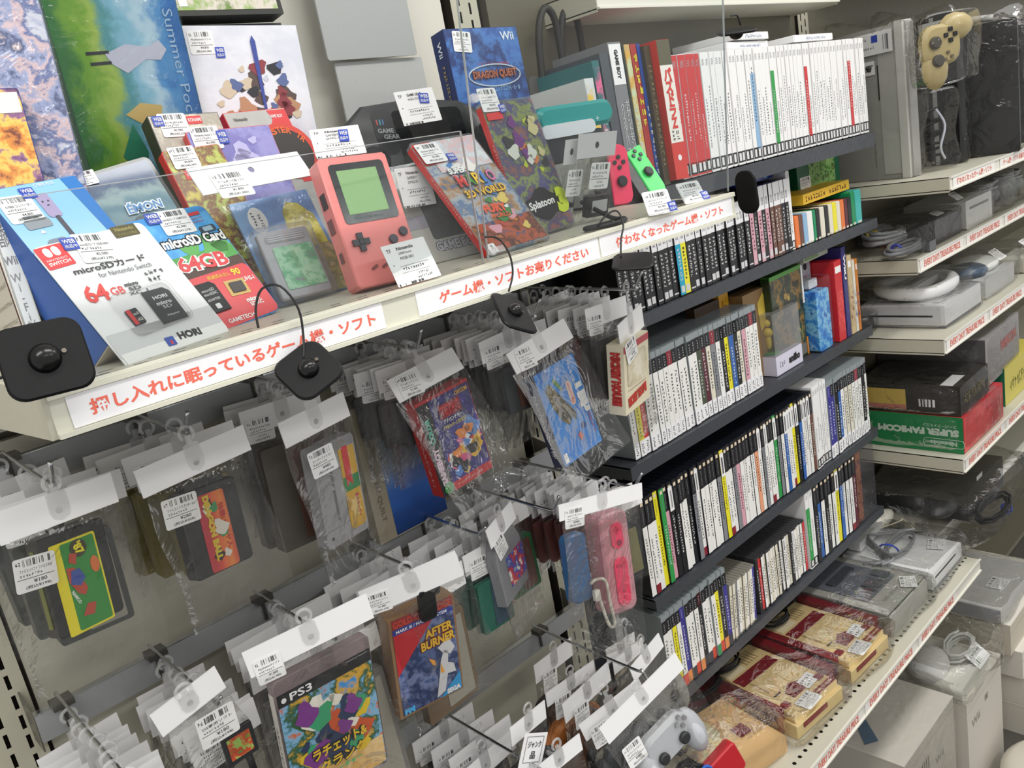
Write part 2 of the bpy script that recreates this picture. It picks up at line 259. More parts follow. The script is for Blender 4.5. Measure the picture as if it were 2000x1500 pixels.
def spline(p, k):
    o = []
    for i in range(len(p) - 1):
        a, b, c, d = p[max(i - 1, 0)], p[i], p[i + 1], p[min(i + 2, len(p) - 1)]
        for j in range(k):
            t = j / k; o.append(.5 * ((2 * b) + (c - a) * t + (2 * a - 5 * b + 4 * c - d) * t * t + (3 * b - a - 3 * c + d) * t ** 3))
    return o + [p[-1]]
def rrect(x0, x1, y0, y1, r, seg=3):
    p = []
    for cx, cy, a0 in ((x1 - r, y1 - r, 0), (x0 + r, y1 - r, 90), (x0 + r, y0 + r, 180), (x1 - r, y0 + r, 270)):
        for i in range(seg + 1):
            a = math.radians(a0 + 90 * i / seg); p.append((cx + r * math.cos(a), cy + r * math.sin(a)))
    return p
TG = {}
def tgeo(t, bold=0.0, vert=False):
    k = (t, bold, vert)
    if k in TG: return TG[k]
    c = bpy.data.curves.new('text', 'FONT'); c.body = '\n'.join(t) if vert else t; c.size = 1; c.resolution_u = 2; c.offset = bold
    if vert: c.align_x = 'CENTER'; c.space_line = .82
    o = bpy.data.objects.new('text', c); COL.objects.link(o)
    dg = bpy.context.evaluated_depsgraph_get(); me = o.evaluated_get(dg).to_mesh()
    vs = [(v.co.x, v.co.y) for v in me.vertices]; fs = [tuple(p.vertices) for p in me.polygons]
    o.evaluated_get(dg).to_mesh_clear(); bpy.data.objects.remove(o); bpy.data.curves.remove(c)
    if not vs: vs = [(0, 0), (1, 0), (1, 1)]; fs = [(0, 1, 2)]
    x0 = min(v[0] for v in vs); y0 = min(v[1] for v in vs); x1 = max(v[0] for v in vs); y1 = max(v[1] for v in vs)
    TG[k] = ([(a - x0, b - y0) for a, b in vs], fs, max(x1 - x0, 1e-4), max(y1 - y0, 1e-4)); return TG[k]
MC = {}
def mesh(g, name, mat, smooth=False):
    me = bpy.data.meshes.new(name); me.from_pydata(g.v, [], g.f); me.materials.append(mat)
    if smooth: me.shade_smooth()
    return me
def part(name, g, mat, parent=None, T=None, smooth=False, label=None):
    me = g if isinstance(g, bpy.types.Mesh) else mesh(g, name, mat, smooth)
    o = bpy.data.objects.new(name, me); COL.objects.link(o); o.parent = parent
    if T is not None: o.matrix_basis = T
    if label: o['label'] = label
    return o
def tag(o, label, cat, group=None, kind=None):
    if label: o['label'] = label
    if cat: o['category'] = cat
    if group: o['group'] = group
    if kind: o['kind'] = kind
    return o
def thing(name, label, cat, T=None, group=None):
    o = bpy.data.objects.new(name, None); o.empty_display_size = .01; COL.objects.link(o)
    if T is not None: o.matrix_world = T
    return tag(o, label, cat, group)
def struct(name, g, mat): return tag(part(name, g, mat), None, None, None, 'structure')
def smooth_by(o, ang=.6):
    o.data.shade_smooth()
    try: o.data.set_sharp_from_angle(angle=ang)
    except Exception: pass
    return o
R0 = Matrix(((1, 0, 0, 0), (0, 0, -1, 0), (0, 1, 0, 0), (0, 0, 0, 1)))     # face frame: x right, y up, z towards the aisle
def at(x, y, z, yaw=0, lean=0, roll=0):
    return Matrix.Translation((x, y, z)) @ Matrix.Rotation(yaw, 4, 'Z') @ Matrix.Rotation(lean, 4, 'X') @ Matrix.Rotation(roll, 4, 'Y') @ R0
def pose(n, back=0.0):
    p = P[n]; T = Matrix.Translation(p[:3]) @ Quaternion(p[3:7]).to_matrix().to_4x4()
    if back: T = T @ Matrix.Translation((0, 0, -back))
    return T
def tr(x, y, z=0, a=0): return Matrix.Translation((x, y, z)) @ Matrix.Rotation(a, 4, 'Z')
ORD = ['first', 'second', 'third', 'fourth', 'fifth', 'sixth', 'seventh', 'eighth', 'ninth', 'tenth', 'eleventh', 'twelfth', 'thirteenth', 'fourteenth', 'fifteenth', 'sixteenth', 'seventeenth', 'eighteenth', 'nineteenth', 'twentieth', 'twenty-first', 'twenty-second', 'twenty-third', 'twenty-fourth', 'twenty-fifth', 'twenty-sixth', 'twenty-seventh', 'twenty-eighth', 'twenty-ninth', 'thirtieth', 'thirty-first', 'thirty-second', 'thirty-third', 'thirty-fourth', 'thirty-fifth', 'thirty-sixth', 'thirty-seventh', 'thirty-eighth', 'thirty-ninth', 'fortieth', 'forty-first', 'forty-second', 'forty-third', 'forty-fourth', 'forty-fifth', 'forty-sixth']
# ---- stickers
def sticker_mesh(key, w_, h_):
    k = ('stk', key, round(w_, 3), round(h_, 3))
    if k in MC: return MC[k]
    r = random.Random(hash(str(key)) % 999 if False else sum(map(ord, str(key))))
    g = G(); l1, pr, tx = key if isinstance(key, tuple) else (None, None, None)
    g.bars(w_ * .22, h_ * .74, w_ * .66, h_ * .2, 22, .0003, r)
    g.scrib(w_ * .05, h_ * .76, w_ * .13, h_ * .15, 2, .0003, r=r)
    if l1: g.text(l1, w_ * .12, h_ * .57, w_ * .78, h_ * .1, .0003, bold=.01)
    else: g.scrib(w_ * .12, h_ * .57, w_ * .75, h_ * .09, 11, .0003, r=r)
    g.scrib(w_ * .12, h_ * .44, w_ * .55, h_ * .09, 8, .0003, r=r)
    g.quad(w_ * .05, w_ * .93, h_ * .375, h_ * .392, .0003)
    if pr:
        g.text(pr, w_ * .42, h_ * .22, w_ * .32, h_ * .11, .0003, bold=.01); g.text(tx, w_ * .22, h_ * .06, w_ * .6, h_ * .12, .0003, bold=.01)
    else:
        g.scrib(w_ * .4, h_ * .22, w_ * .3, h_ * .1, 5, .0003, r=r); g.scrib(w_ * .25, h_ * .07, w_ * .55, h_ * .1, 8, .0003, r=r)
    a = mesh(G().rbox(0, w_, 0, h_, -.0002, .0002, min(w_, h_) * .08), 'price_sticker', PAPER); b = mesh(g, 'sticker_print', INK)
    MC[k] = (a, b); return MC[k]
def sticker(parent, cx, cy, w_, h_, a=0, z=.0006, key='g', T=None):
    ma, mb = sticker_mesh(key, w_, h_)
    t = (T or Matrix()) @ tr(cx, cy, z, a) @ Matrix.Translation((-w_ / 2, -h_ / 2, 0))
    s = part('price_sticker', ma, None, parent, t); part('sticker_print', mb, None, s); return s
def web(parent, cx, cy, w_, h_, a=0, z=.0011, T=None):
    k = 'web'
    if k not in MC:
        g = G(); g.text('WEB', .1, .52, .8, .34, .0003, bold=.02); g.text('出品中', .1, .12, .8, .3, .0003, bold=.01)
        MC[k] = (mesh(G().rbox(0, 1, 0, 1, -.0001, .0001, .04), 'web_sticker', WEBB), mesh(g, 'web_lettering', PAPER))
    t = (T or Matrix()) @ tr(cx, cy, z, a) @ Matrix.Translation((-w_ / 2, -h_ / 2, 0)) @ Matrix.Diagonal((w_, h_, 1, 1))
    s = part('web_sticker', MC[k][0], None, parent, t); part('web_lettering', MC[k][1], None, s, Matrix.Translation((0, 0, .0002))); return s
def subs(n, parent, keys=None, z=.0006, key='g'):
    d = L[n]
    if 'sticker' in d: sticker(parent, *d['sticker'], z=z, key=key)
    if 'web' in d: web(parent, *d['web'], z=z + .0006)
def patch(parent, name, spec, mat, z=.0004, r=.001, ell=False, thick=.0003):
    cx, cy, w_, h_, a = spec; g = G()
    if ell: g.disc(0, 0, w_ / 2, 0, thick, 24, h_ / 2)
    else: g.rbox(-w_ / 2, w_ / 2, -h_ / 2, h_ / 2, 0, thick, min(r, w_ * .45, h_ * .45))
    return part(name, g, mat, parent, tr(cx, cy, z, a))
def lett(parent, s, spec, mat, z=.0012, bold=.0, vert=False, name='lettering', keep=False):
    cx, cy, w_, h_, a = spec; g = G().text(s, 0, 0, w_, None if keep else h_, 0, 0, bold, vert, center=True)
    return part(name, g, mat, parent, tr(cx, cy, z, a))
def blobs(parent, name, area_, cols, n, z=.0005, r=None, sz=.012):
    """generic printed shapes"""
    x0, x1, y0, y1 = area_; r = r or rnd
    for c in cols:
        g = G()
        for _ in range(n):
            s = sz * (.4 + r.random()); cx = x0 + s + (x1 - x0 - 2 * s) * r.random(); cy = y0 + s + (y1 - y0 - 2 * s) * r.random(); ph = r.random() * 6
            g.add([(cx + s * (1 + .35 * math.sin(3 * a_ + ph)) * math.cos(a_), cy + s * (1 + .3 * math.cos(2 * a_ + ph)) * math.sin(a_), 0) for a_ in [2 * math.pi * i / 12 for i in range(12)]], [tuple(range(12))])
        part(name, g, M(c, .35), parent, Matrix.Translation((0, 0, z))); z += .00012

# ================================================================== setting
struct('floor', G().box(-1.5, 6, -3.2, .6, -1.83, -1.80), M('#5d5a55', .35, grain=.15))
struct('wall_back', G().box(-1.2, 6, .43, .46, -1.80, 1.2), M('#8f8a7b', .6, grain=.04))
# light metal back panels between the uprights
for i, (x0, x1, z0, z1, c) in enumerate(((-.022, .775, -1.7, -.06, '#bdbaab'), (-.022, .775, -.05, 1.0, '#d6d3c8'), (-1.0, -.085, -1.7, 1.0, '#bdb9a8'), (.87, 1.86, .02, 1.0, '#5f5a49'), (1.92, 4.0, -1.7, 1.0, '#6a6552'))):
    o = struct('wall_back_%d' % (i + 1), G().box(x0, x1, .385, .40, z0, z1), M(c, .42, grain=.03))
struct('wall_rack', G().box(.87, 1.86, .405, .42, -1.7, .02), M('#3b3d42', .5, grain=.08))
def upright(x, w_, lab, rows=(-1.2, .9)):
    t = thing('slotted_upright', lab, 'upright', Matrix.Translation((x, .38, 0)) @ R0)
    g = G(); n0 = int(rows[0] / .0254); n1 = int(rows[1] / .0254); h = w_ / 2
    for n in range(n0, n1):
        for c, sh in ((-.25, 0), (.25, .5)):
            z = (n + sh) * .0254; cx = c * w_ * .8
            a, b = (-h, 0) if c < 0 else (0, h)
            g.hole(a, b, z - .0127, z + .0127, cx, z, .0022, .0085, 0, True)
    part('slotted_face', g, SHELF_D, t)
    part('channel', G().box(-h, h, n0 * .0254 - .02, n1 * .0254 + .02, -.03, -.028).box(-h, -h + .001, n0 * .0254, n1 * .0254, -.03, -.0003).box(h - .001, h, n0 * .0254, n1 * .0254, -.03, -.0003), M('#2c2620', .7), t)
    return t
upright(-.052, .05, 'cream slotted steel upright at the near end of the pegboard bay')
upright(.818, .055, 'cream slotted steel upright between pegboard bay and black media racks')
upright(1.89, .05, 'cream slotted upright behind the white console boxes')
# ---- display shelf
def price_text(par, s, x0, x1, z0, z1, y, mat, col=CORAL, pad=(.06, .06), bold=.03, lab=None):
    c = part('shelf_label', G().rbox(x0, x1, z0, z1, 0, .0006, .0005), mat, par, Matrix.Translation((0, 0, -y)), label=lab)
    lw = (x1 - x0); g = G().text(s, x0 + lw * pad[0], z0 + (z1 - z0) * .22, lw * (1 - pad[0] - pad[1]), (z1 - z0) * .5, 0, 0, bold)
    part('label_lettering', g, col, c, Matrix.Translation((0, 0, .0008))); return c
t = thing('display_shelf', 'long white shelf of retro games with three Japanese strip labels', 'shelf', R0)
g = G(); ZT = .034
pit = .9 / 30
for i in range(30):
    for (y0, y1) in ((-.02, -.008), (-.034, -.02)):
        x0 = i * pit; g.hole(x0, x0 + pit, y0 + .0, y1, x0 + pit * (.5 if y0 > -.03 else .75) * .98, (y0 + y1) / 2, .0055, .0012, 0, True)
part('perforated_strip', g, SHELF, t, Matrix.Translation((0, ZT, 0)) @ Matrix.Rotation(math.pi / 2, 4, 'X'))
part('shelf_board', G().box(0, .9, ZT - .001, ZT, -.40, -.034).box(0, .9, ZT - .001, ZT, -.008, 0).box(0, .9, .006, .008, -.40, -.002), SHELF, t)
part('price_rail', G().box(0, .9, .0, .0315, 0, .002).box(0, .9, 0, .0035, .002, .006).box(0, .9, .029, .0335, .002, .0045).box(0, .9, .0335, ZT + .0006, -.004, .004), M('#d9d8c8', .38), t)
part('side_bracket', G().ext([(0, 0), (-.004, .036), (.39, .036), (.39, -.02)], 0, .004, Matrix.Rotation(math.pi / 2, 4, 'Y')), SHELF, t, Matrix.Translation((-.004, 0, 0)))
part('side_bracket', G().box(.896, .9005, .0, .034, -.39, .001), SHELF, t)
price_text(t, '押し入れに眠っているゲーム機・ソフト', .0115, .292, .0042, .0285, -.0022, LABELW, pad=(.05, .035))
price_text(t, 'ゲーム機・ソフトお売りください', .332, .604, .0042, .0285, -.0022, LABELW, pad=(.1, .07), lab='strip label with half-scratched lettering')
price_text(t, '使わなくなったゲーム機・ソフト', .607, .892, .0042, .0285, -.0022, LABELW, pad=(.1, .08))
# ---- acrylic guards
def acry(lab, x0, x1, z0, z1, slope, name='acrylic_sheet'):
    T = Matrix.Translation((x0, .006, z0)) @ Matrix.Rotation(slope, 4, 'X') @ R0; wd = x1 - x0; h = z1 - z0
    a = thing(name, lab, 'acrylic panel', T)
    part('panel', G().quad(0, wd, 0, h, .001).quad(0, wd, 0, h, -.001), ACRY, a)
    part('polished_edge', G().box(-.0008, .0, 0, h, -.0012, .0012).box(wd, wd + .0008, 0, h, -.0012, .0012).box(0, wd, h, h + .0007, -.0012, .0012), ACEDGE, a); return a
acry('low clear acrylic guard in front of handheld consoles', .004, .432, .036, .168, .02)
acry('tall clear acrylic sheet leaning forward before the disc games', .44, .9, .036, .56, .10)
# back boards / frosted panels behind the handhelds
for (x0, x1, z0, z1, y, l, c) in ((.527, .678, .30, .50, .345, 'upper grey frosted plastic board behind black handheld', '#a9acab'), (.54, .69, .036, .298, .352, 'lower grey frosted plastic board under the upper one', '#b6b8b6')):
    tag(part('frosted_board', G().rbox(0, x1 - x0, 0, z1 - z0, -.003, 0, .003), M(c, .3, grain=.04), None, at(x0, y, z0, 0, 0)), l, 'board')
# ---- rails and hooks
RZ = (-.07, -.345, -.64)
for i, (z, l) in enumerate(zip(RZ, ('upper grey steel hanging rail just under the display shelf', 'middle grey steel hanging rail of the pegboard bay', 'lowest grey steel hanging rail of the pegboard bay'))):
    r = thing('hanging_rail', l, 'rail', Matrix.Translation((-.036, .33, z)) @ R0)
    part('rail_bar', G().box(0, .83, -.034, 0, -.008, 0), M('#a4a7a9', .3, .3), r); part('top_edge', G().box(0, .83, 0, .0012, -.009, .0008), STEEL, r)
    for x in (0, .829): part('bracket', G().ext([(0, 0), (.05, .012), (.05, -.05), (.012, -.05)], 0, .0015, Matrix.Rotation(math.pi / 2, 4, 'Y')), M('#76736a', .4, .4), r, Matrix.Translation((x - .001, 0, 0)))
HN = {}
def hook(x, rail, tip, lab, yaw=0.0, up=.022, tz=None):
    z = RZ[rail]; t_ = thing('display_hook', lab, 'hook', Matrix.Translation((x, .33, z + .001)) @ Matrix.Rotation(yaw, 4, 'Z') @ R0); Ln = .33 - tip
    part('clip', G().box(-.011, .011, -.002, .006, -.006, .014).box(-.002, .002, -.03, 0, .001, .003), M('#55534d', .35, .5), t_)
    part('wire', G().tube([(0, .006, -.014), (0, .0045, .01), (0, 0, Ln * .5), (0, -.003, Ln - .018), (0, .002, Ln - .01), (0, up, Ln + .004)], .0022, 8), STEEL, t_, smooth=True)
    HN[lab] = (x, z); return t_
# ================================================================== media cases
CC = {'W': '#eeeeea', 'K': '#1c1c1f', 'Y': '#ece22c', 'G': '#2f9a4b', 'R': '#c93436', 'B': '#2f63b0', 'T': '#1fa3c4', 'O': '#e5793a', 'P': '#d9a3b0', 'U': '#3a3790', 'S': '#85878c', 'N': '#6b4636', 'C': '#e2ddcb', 'M': '#5a2430', 'L': '#8fb6d8', 'D': '#475240', 'A': '#e9a27d'}
CN = {'W': 'white', 'K': 'black', 'Y': 'yellow', 'G': 'green', 'R': 'red', 'B': 'blue', 'T': 'cyan', 'O': 'orange', 'P': 'pale pink', 'U': 'indigo', 'S': 'grey', 'N': 'brown', 'C': 'cream', 'M': 'maroon', 'L': 'pale blue', 'D': 'olive green', 'A': 'peach'}
BODY = {'wii': '#e9e9e9', 'ps2': '#16181f', 'ps3': '#a9b0b4', 'ds': '#1d1e21', 'cd': '#3a3a3c', 'cdw': '#8b877c'}
def case_meshes(kind, w_, h_, d_, c, st, v):
    k = (kind, round(w_, 4), round(h_, 3), c, st, v)
    if k in MC: return MC[k]
    r = random.Random(v * 31 + ord(c)); e = .0008; P_ = []
    body = mesh(G().rbox(e / 2, w_ - e / 2, 0, h_, -d_, 0, min(.002, w_ * .2), 0, Matrix()), 'case_shell', M(BODY[kind], .25 if kind != 'wii' else .3)) if kind != 'ps3' else mesh(G().rbox(e / 2, w_ - e / 2, 0, h_, -d_, 0, .002), 'case_shell', M('#8d9598', .22))
    x0, x1 = w_ * .05, w_ * .96; dark = c in 'KBUNMDGRT'; ink = '#e8e8e8' if dark else '#2a2a2e'
    def q(n, y0, y1, col, z=.0003): P_.append((n, mesh(G().quad(x0, x1, h_ * y0, h_ * y1, z), n, M(col, .35))))
    if kind == 'wii':
        q('spine_paper', .005, .995, CC[c] if c == 'R' and v > 90 else '#efefee')
        if c != 'W': q('colour_band', .1, .78 if v < 90 else .995, CC[c], .0005)
        q('rating_band', .02, .12, '#17171a', .0005); P_.append(('rating_mark', mesh(G().quad(w_ * .25, w_ * .75, h_ * .035, h_ * .105, .0007), 'rating_mark', M('#dcdcdc', .4))))
        P_.append(('spine_title', mesh(G().text('Wii', w_ * .25, h_ * .95, h_ * .055, w_ * .5, .0008, -math.pi / 2), 'spine_title', M('#a8a8ac', .5))))
        P_.append(('spine_print', mesh(G().scrib(w_ * .32, h_ * (.18 + .2 * r.random()), w_ * .32, h_ * (.25 + .25 * r.random()), 16, .0008, True, r), 'spine_print', M(ink if c != 'W' else r.choice(('#7c7f86', '#5b6fa8', '#77777c', '#333338')), .5))))
    elif kind == 'ps2':
        if c in 'YG' or c == 'K': q('spine_paper', .01, .985, CC[c])
        else: q('spine_header', .72, .985, '#1b1a1d'); q('spine_paper', .01, .72, CC[c])
        P_.append(('logo_mark', mesh(G().quad(w_ * .25, w_ * .75, h_ * .93, h_ * .965, .0006), 'logo_mark', M('#e3d2b8', .5))))
        P_.append(('header_print', mesh(G().scrib(w_ * .35, h_ * .75, w_ * .3, h_ * .16, 10, .0006, True, r), 'header_print', M('#8a8a90' if c not in 'Y' else '#5a5a20', .5))))
        P_.append(('spine_print', mesh(G().scrib(w_ * .3, h_ * (.15 + .2 * r.random()), w_ * .4, h_ * .42, 14, .0006, True, r), 'spine_print', M(ink, .5))))
        if r.random() < .3 and c == 'W': q('rating_band', .01, .1, r.choice(('#17171a', '#b7c6d8', '#8a2430', '#e4dfa0')), .0005)
    elif kind == 'ps3':
        hd = '#16161a' if v != 8 else '#8e2430'
        q('spine_header', .78, .93, hd if c != 'U' or v % 2 else CC['U']); q('spine_paper', .02, .78 if c != 'K' else .93, CC[c])
        P_.append(('header_print', mesh(G().scrib(w_ * .35, h_ * .8, w_ * .3, h_ * .11, 4, .0006, True, r), 'header_print', M('#b9b9bd', .5))))
        P_.append(('spine_print', mesh(G().scrib(w_ * .28, h_ * (.2 + .1 * r.random()), w_ * .42, h_ * .45, 12, .0006, True, r), 'spine_print', M(ink, .5))))
        if st == 'b': q('rating_band', .0, .14, r.choice(('#2c8a57', '#d98a4d', '#cf4a35', '#3b3b40')), .0006)
        else:
            q('bottom_sticker', .0, .17, '#f4f4f6', .0009); P_.append(('sticker_print', mesh(G().scrib(w_ * .3, h_ * .03, w_ * .45, h_ * .11, 5, .0012, True, r), 'sticker_print', INK)))
    elif kind == 'ds':
        q('spine_header', .68, .99, '#ececee'); q('spine_paper', .01, .68, CC[c])
        P_.append(('header_print', mesh(G().text('DS', w_ * .3, h_ * .74, w_ * .42, h_ * .1, .0006), 'header_print', M('#77777c', .5))))
        P_.append(('spine_print', mesh(G().scrib(w_ * .25, h_ * .2, w_ * .5, h_ * .44, 9, .0006, True, r), 'spine_print', M('#dddddd' if dark else ink, .5))))
        P_.append(('rating_mark', mesh(G().quad(w_ * .2, w_ * .8, h_ * .04, h_ * .13, .0006) if v % 3 else G().quad(w_ * .1, w_ * .9, h_ * .04, h_ * .06, .0006), 'rating_mark', M('#cfcfd2', .4))))
    else:
        q('spine_paper', .04, .96, CC[c]); P_.append(('spine_print', mesh(G().scrib(w_ * .25, h_ * .2, w_ * .5, h_ * .6, 12, .0006, True, r), 'spine_print', M(ink, .5))))
    if st == 's':
        yb = .7 if kind == 'ps2' else .72
        P_.append(('price_sticker', mesh(G().quad(w_ * .06, w_ * .94, h_ * yb, h_ * .95, .0011), 'price_sticker', PAPER)))
        P_.append(('sticker_print', mesh(G().bars(w_ * .3, h_ * (yb + .03), w_ * .4, h_ * .18, 8, .0013, r), 'sticker_print', INK)))
    MC[k] = (body, P_); return MC[k]
KN = {'wii': 'tall white disc game case', 'ps2': 'black disc game case', 'ps3': 'translucent grey disc game case', 'ds': 'slim black handheld game case', 'cd': 'thin dark jewel case', 'cdw': 'thin clear jewel case'}
def case_row(kind, codes, x0, x1, y, z, h_, d_, row, group, lean=0.0, jit=.002, st_def='', ws=None, mark=None):
    """one shelf run of cases; codes: colour letter, lower case = white sticker at the top"""
    n = len(codes); W_ = ws or [1] * n; tot = sum(W_); x = x0; seen = {}; last = None; k_after = 0
    for i, ch in enumerate(codes):
        wd = (x1 - x0) * W_[i] / tot; c = ch.upper(); st = 's' if ch != c else st_def; v = i % 9 + (100 if (kind == 'wii' and c == 'R' and W_[i] > 1.4) or (kind == 'wii' and c == 'R' and i < 5) else 0)
        body, ps = case_meshes(kind, wd, h_, d_, c, st, v)
        sp = CN[c] + '-spined'
        plain = (c == 'W' and kind != 'ds') or (c == 'K' and kind == 'ds')
        if plain:
            k_after += 1
            where = ('%s right of %s' % (ORD[k_after - 1], last)) if last else ('%s from near end' % ORD[k_after - 1])
        else:
            seen[c] = seen.get(c, 0) + 1; k_after = 0
            where = '%s of its colour' % ORD[seen[c] - 1]; last = '%s %s spine' % (ORD[seen[c] - 1], CN[c])
        lab = '%s case%s, %s, %s' % (sp, ' with sticker' if st == 's' else '', row, where)
        T = at(x, y + rnd.uniform(-jit, jit), z, rnd.uniform(-.01, .01), 0, lean + rnd.uniform(-.004, .004))
        o = part('game_case', body, None, None, T); tag(o, lab, 'game case', group)
        for nme, me in ps: part(nme, me, None, o)
        x += wd
def rack(name, lab, x0, x1, y, z, th=.024, depth=.16, ends=True):
    t_ = thing('media_rack_shelf', lab, 'shelf', Matrix.Translation((x0, y, z)) @ R0)
    part('shelf_board', G().box(0, x1 - x0, -.004, -.0006, -depth, 0), RACK, t_); part('front_lip', G().box(0, x1 - x0, -th, -.0006, 0, .003).box(0, x1 - x0, -th, -th + .002, -.02, 0), RACK, t_)
    if ends:
        for xx in (0, x1 - x0 - .003): part('end_bracket', G().box(xx, xx + .003, -th, -.001, -depth, 0), RACK, t_)
    return t_
rack('r1', 'top charcoal rack shelf holding tall white game cases', .94, 1.848, .215, .044, .03, .19)
rack('r2', 'second charcoal rack shelf under the slim black cases', .90, 1.90, .245, -.158, .024, .15)
rack('r3', 'middle charcoal rack shelf under the grey cases and boxed goods', .895, 1.865, .26, -.415, .026, .15)
rack('r4', 'fourth charcoal rack shelf under the long row of black cases', .895, 1.83, .25, -.672, .022, .15)
rack('r5', 'lowest charcoal rack shelf holding jewel cases', .88, 1.83, .25, -.888, .022, .15)
# top row
case_row('wii', 'RR', 1.106, 1.152, .222, .046, .205, .135, 'top rack thick pair', 'white disc cases on the top rack')
case_row('wii', 'RRR' + 'W' * 11 + 'L' + 'WWWW' + 'G' + 'W' * 8 + 'R' + 'W' * 12 + 'R' + 'W' * 5, 1.152, 1.845, .222, .046, .205, .135, 'top rack', 'white disc cases on the top rack')
for i, (x, wd, z, a, c, l) in enumerate(((1.31, .19, .253, .12, '#e3e3e4', 'white game case lying flat atop the white row, lower of two'), (1.34, .15, .269, .1, '#dedede', 'white game case lying flat atop the white row, upper of two'), (1.56, .19, .256, .05, '#ececec', 'white game case lying flat on the far end of the white row'))):
    b = thing('flat_game_case', l, 'game case', at(x, .235, z, a)); part('case_shell', G().rbox(0, wd, 0, .0135, -.13, 0, .002), M(c, .3), b); part('spine_paper', G().quad(.004, wd - .004, .0015, .012, .0003), WHITE, b)
    part('spine_print', G().scrib(wd * .3, .003, wd * .5, .006, 16, .0006), M('#5b6fa8', .5), b)
# second row
case_row('ds', 'KKKKKKKKKKTYKKKKKKKKKKKKK', .925, 1.345, .25, -.157, .136, .125, 'second rack', 'slim handheld cases on the second rack')
case_row('ds', 'PKPKPNNNKK', 1.348, 1.505, .25, -.157, .152, .125, 'second rack tall group', 'taller handheld cases on the second rack')
case_row('wii', 'W', 1.505, 1.52, .25, -.157, .165, .125, 'second rack end', 'tall white case on the second rack')
for c, (a, b, cc) in enumerate(((1.523, .018, 'O'), (1.541, .017, 'N'), (1.559, .018, 'L'), (1.578, .024, 'W'), (1.604, .012, 'G'), (1.617, .017, 'K'), (1.636, .02, 'C'), (1.657, .018, 'K'), (1.677, .018, 'C'), (1.696, .018, 'Y'), (1.715, .018, 'C'), (1.734, .018, 'O'), (1.753, .016, 'M'), (1.77, .018, 'K'), (1.789, .02, 'G'), (1.81, .03, 'T'))):
    tall = .078 if c > 13 else .068
    o = part('game_cartridge', G().rbox(0, b - .001, 0, tall, -.11, 0, .003, .001), M({'T': '#3fb3ae', 'G': '#128c5a'}.get(cc, CC[cc]), .4), None, at(a, .25, -.157))
    tag(o, 'loose %s cartridge, second rack, %s beyond the tall white case' % (CN[cc], ORD[c]), 'cartridge', 'loose cartridges on the second rack')
    part('grip_ridge', G().box(b * .2, b * .75, tall * .02, tall * .08, 0, .001), M('#d8d4c4', .5), o)
t = thing('boxed_game', 'green framed game box behind the loose cartridges', 'game box', at(1.70, .33, -.09)); part('box', G().box(0, .21, 0, .13, -.03, 0), M('#0f5b3a', .4), t)
part('front_picture', G().quad(.055, .185, .02, .12, .0005), art('meadow', ['#254d22', '#4b8432', '#8db36a', '#31602a', '#b8a54d'], 60), t); sticker(t, .035, .045, .05, .035)
t = thing('narrow_box', 'yellow box lying on top of the loose cartridges', 'game box', at(1.59, .262, -.075, .03)); part('box', G().box(0, .235, 0, .022, -.09, 0), M('#e0b32c', .45), t)
part('box_print', G().scrib(.01, .005, .1, .012, 8, .0005).scrib(.13, .005, .09, .012, 7, .0005), M('#5a2c18', .5), t)
t = thing('flat_game_case', 'blue game case lying on top of the taller black cases', 'game case', at(1.36, .27, 0, .05)); part('case_shell', G().rbox(0, .14, 0, .014, -.11, 0, .002), M('#1c3aa8', .25), t); part('spine_paper', G().quad(.1, .115, .002, .012, .0004), M('#8fb2e0', .4), t)
# third row
case_row('ps3', 'WYRWWWWWWWWWWWDMCSWKYBKCPWWW', .925, 1.362, .268, -.413, .175, .135, 'middle rack', 'grey disc cases on the middle rack')
# fourth row
case_row('ps2', 'WWWYGPkKWWKSwWWWWSyWWSPWWWWA', .897, 1.292, .255, -.67, .192, .135, 'fourth rack', 'black disc cases on the fourth rack')
case_row('ps2', 'wSwWWgSWbwwykBwwwN', 1.292, 1.53, .255, -.67, .192, .135, 'fourth rack beyond peach spine', 'black disc cases, far part of the fourth rack')
case_row('wii', 'WWWWW', 1.53, 1.60, .255, -.67, .198, .135, 'fourth rack white group', 'white cases on the fourth rack')
case_row('ps3', 'UUKBWCCWWWKW', 1.60, 1.81, .255, -.67, .188, .135, 'fourth rack far end', 'grey cases at the far end of the fourth rack')
# fifth row
case_row('ps3', 'WWYWUWWWKWWWYKU', .905, 1.118, .252, -.886, .172, .135, 'lowest rack', 'grey disc cases on the lowest rack', st_def='b')
case_row('cdw', 'CCSWCCWCWU', 1.118, 1.215, .252, -.886, .126, .118, 'lowest rack leaning group', 'leaning jewel cases on the lowest rack', lean=.09)
case_row('cd', 'KRWCWCWCCKWwWCKwWCWWR', 1.235, 1.445, .255, -.886, .13, .128, 'lowest rack middle group', 'upright jewel cases on the lowest rack')
case_row('wii', 'GW', 1.45, 1.485, .25, -.886, .192, .128, 'lowest rack tall pair', 'tall cases on the lowest rack')
case_row('ps2', 'KBWKWWyBWWWM', 1.487, 1.70, .252, -.886, .192, .128, 'lowest rack far group', 'black disc cases at the far end of the lowest rack')
t = thing('clear_box', 'clear plastic box of red pictures at the far end of the lowest rack', 'box', at(1.705, .252, -.886)); part('picture_insert', G().box(.002, .028, .004, .19, -.12, -.001), art('redpic', ['#5a1f1c', '#8c3a2e', '#c77f52', '#7a2a24', '#e0b98c'], 45), t); part('plastic_shell', G().rbox(0, .1, 0, .196, -.12, 0, .004), CASEC, t)

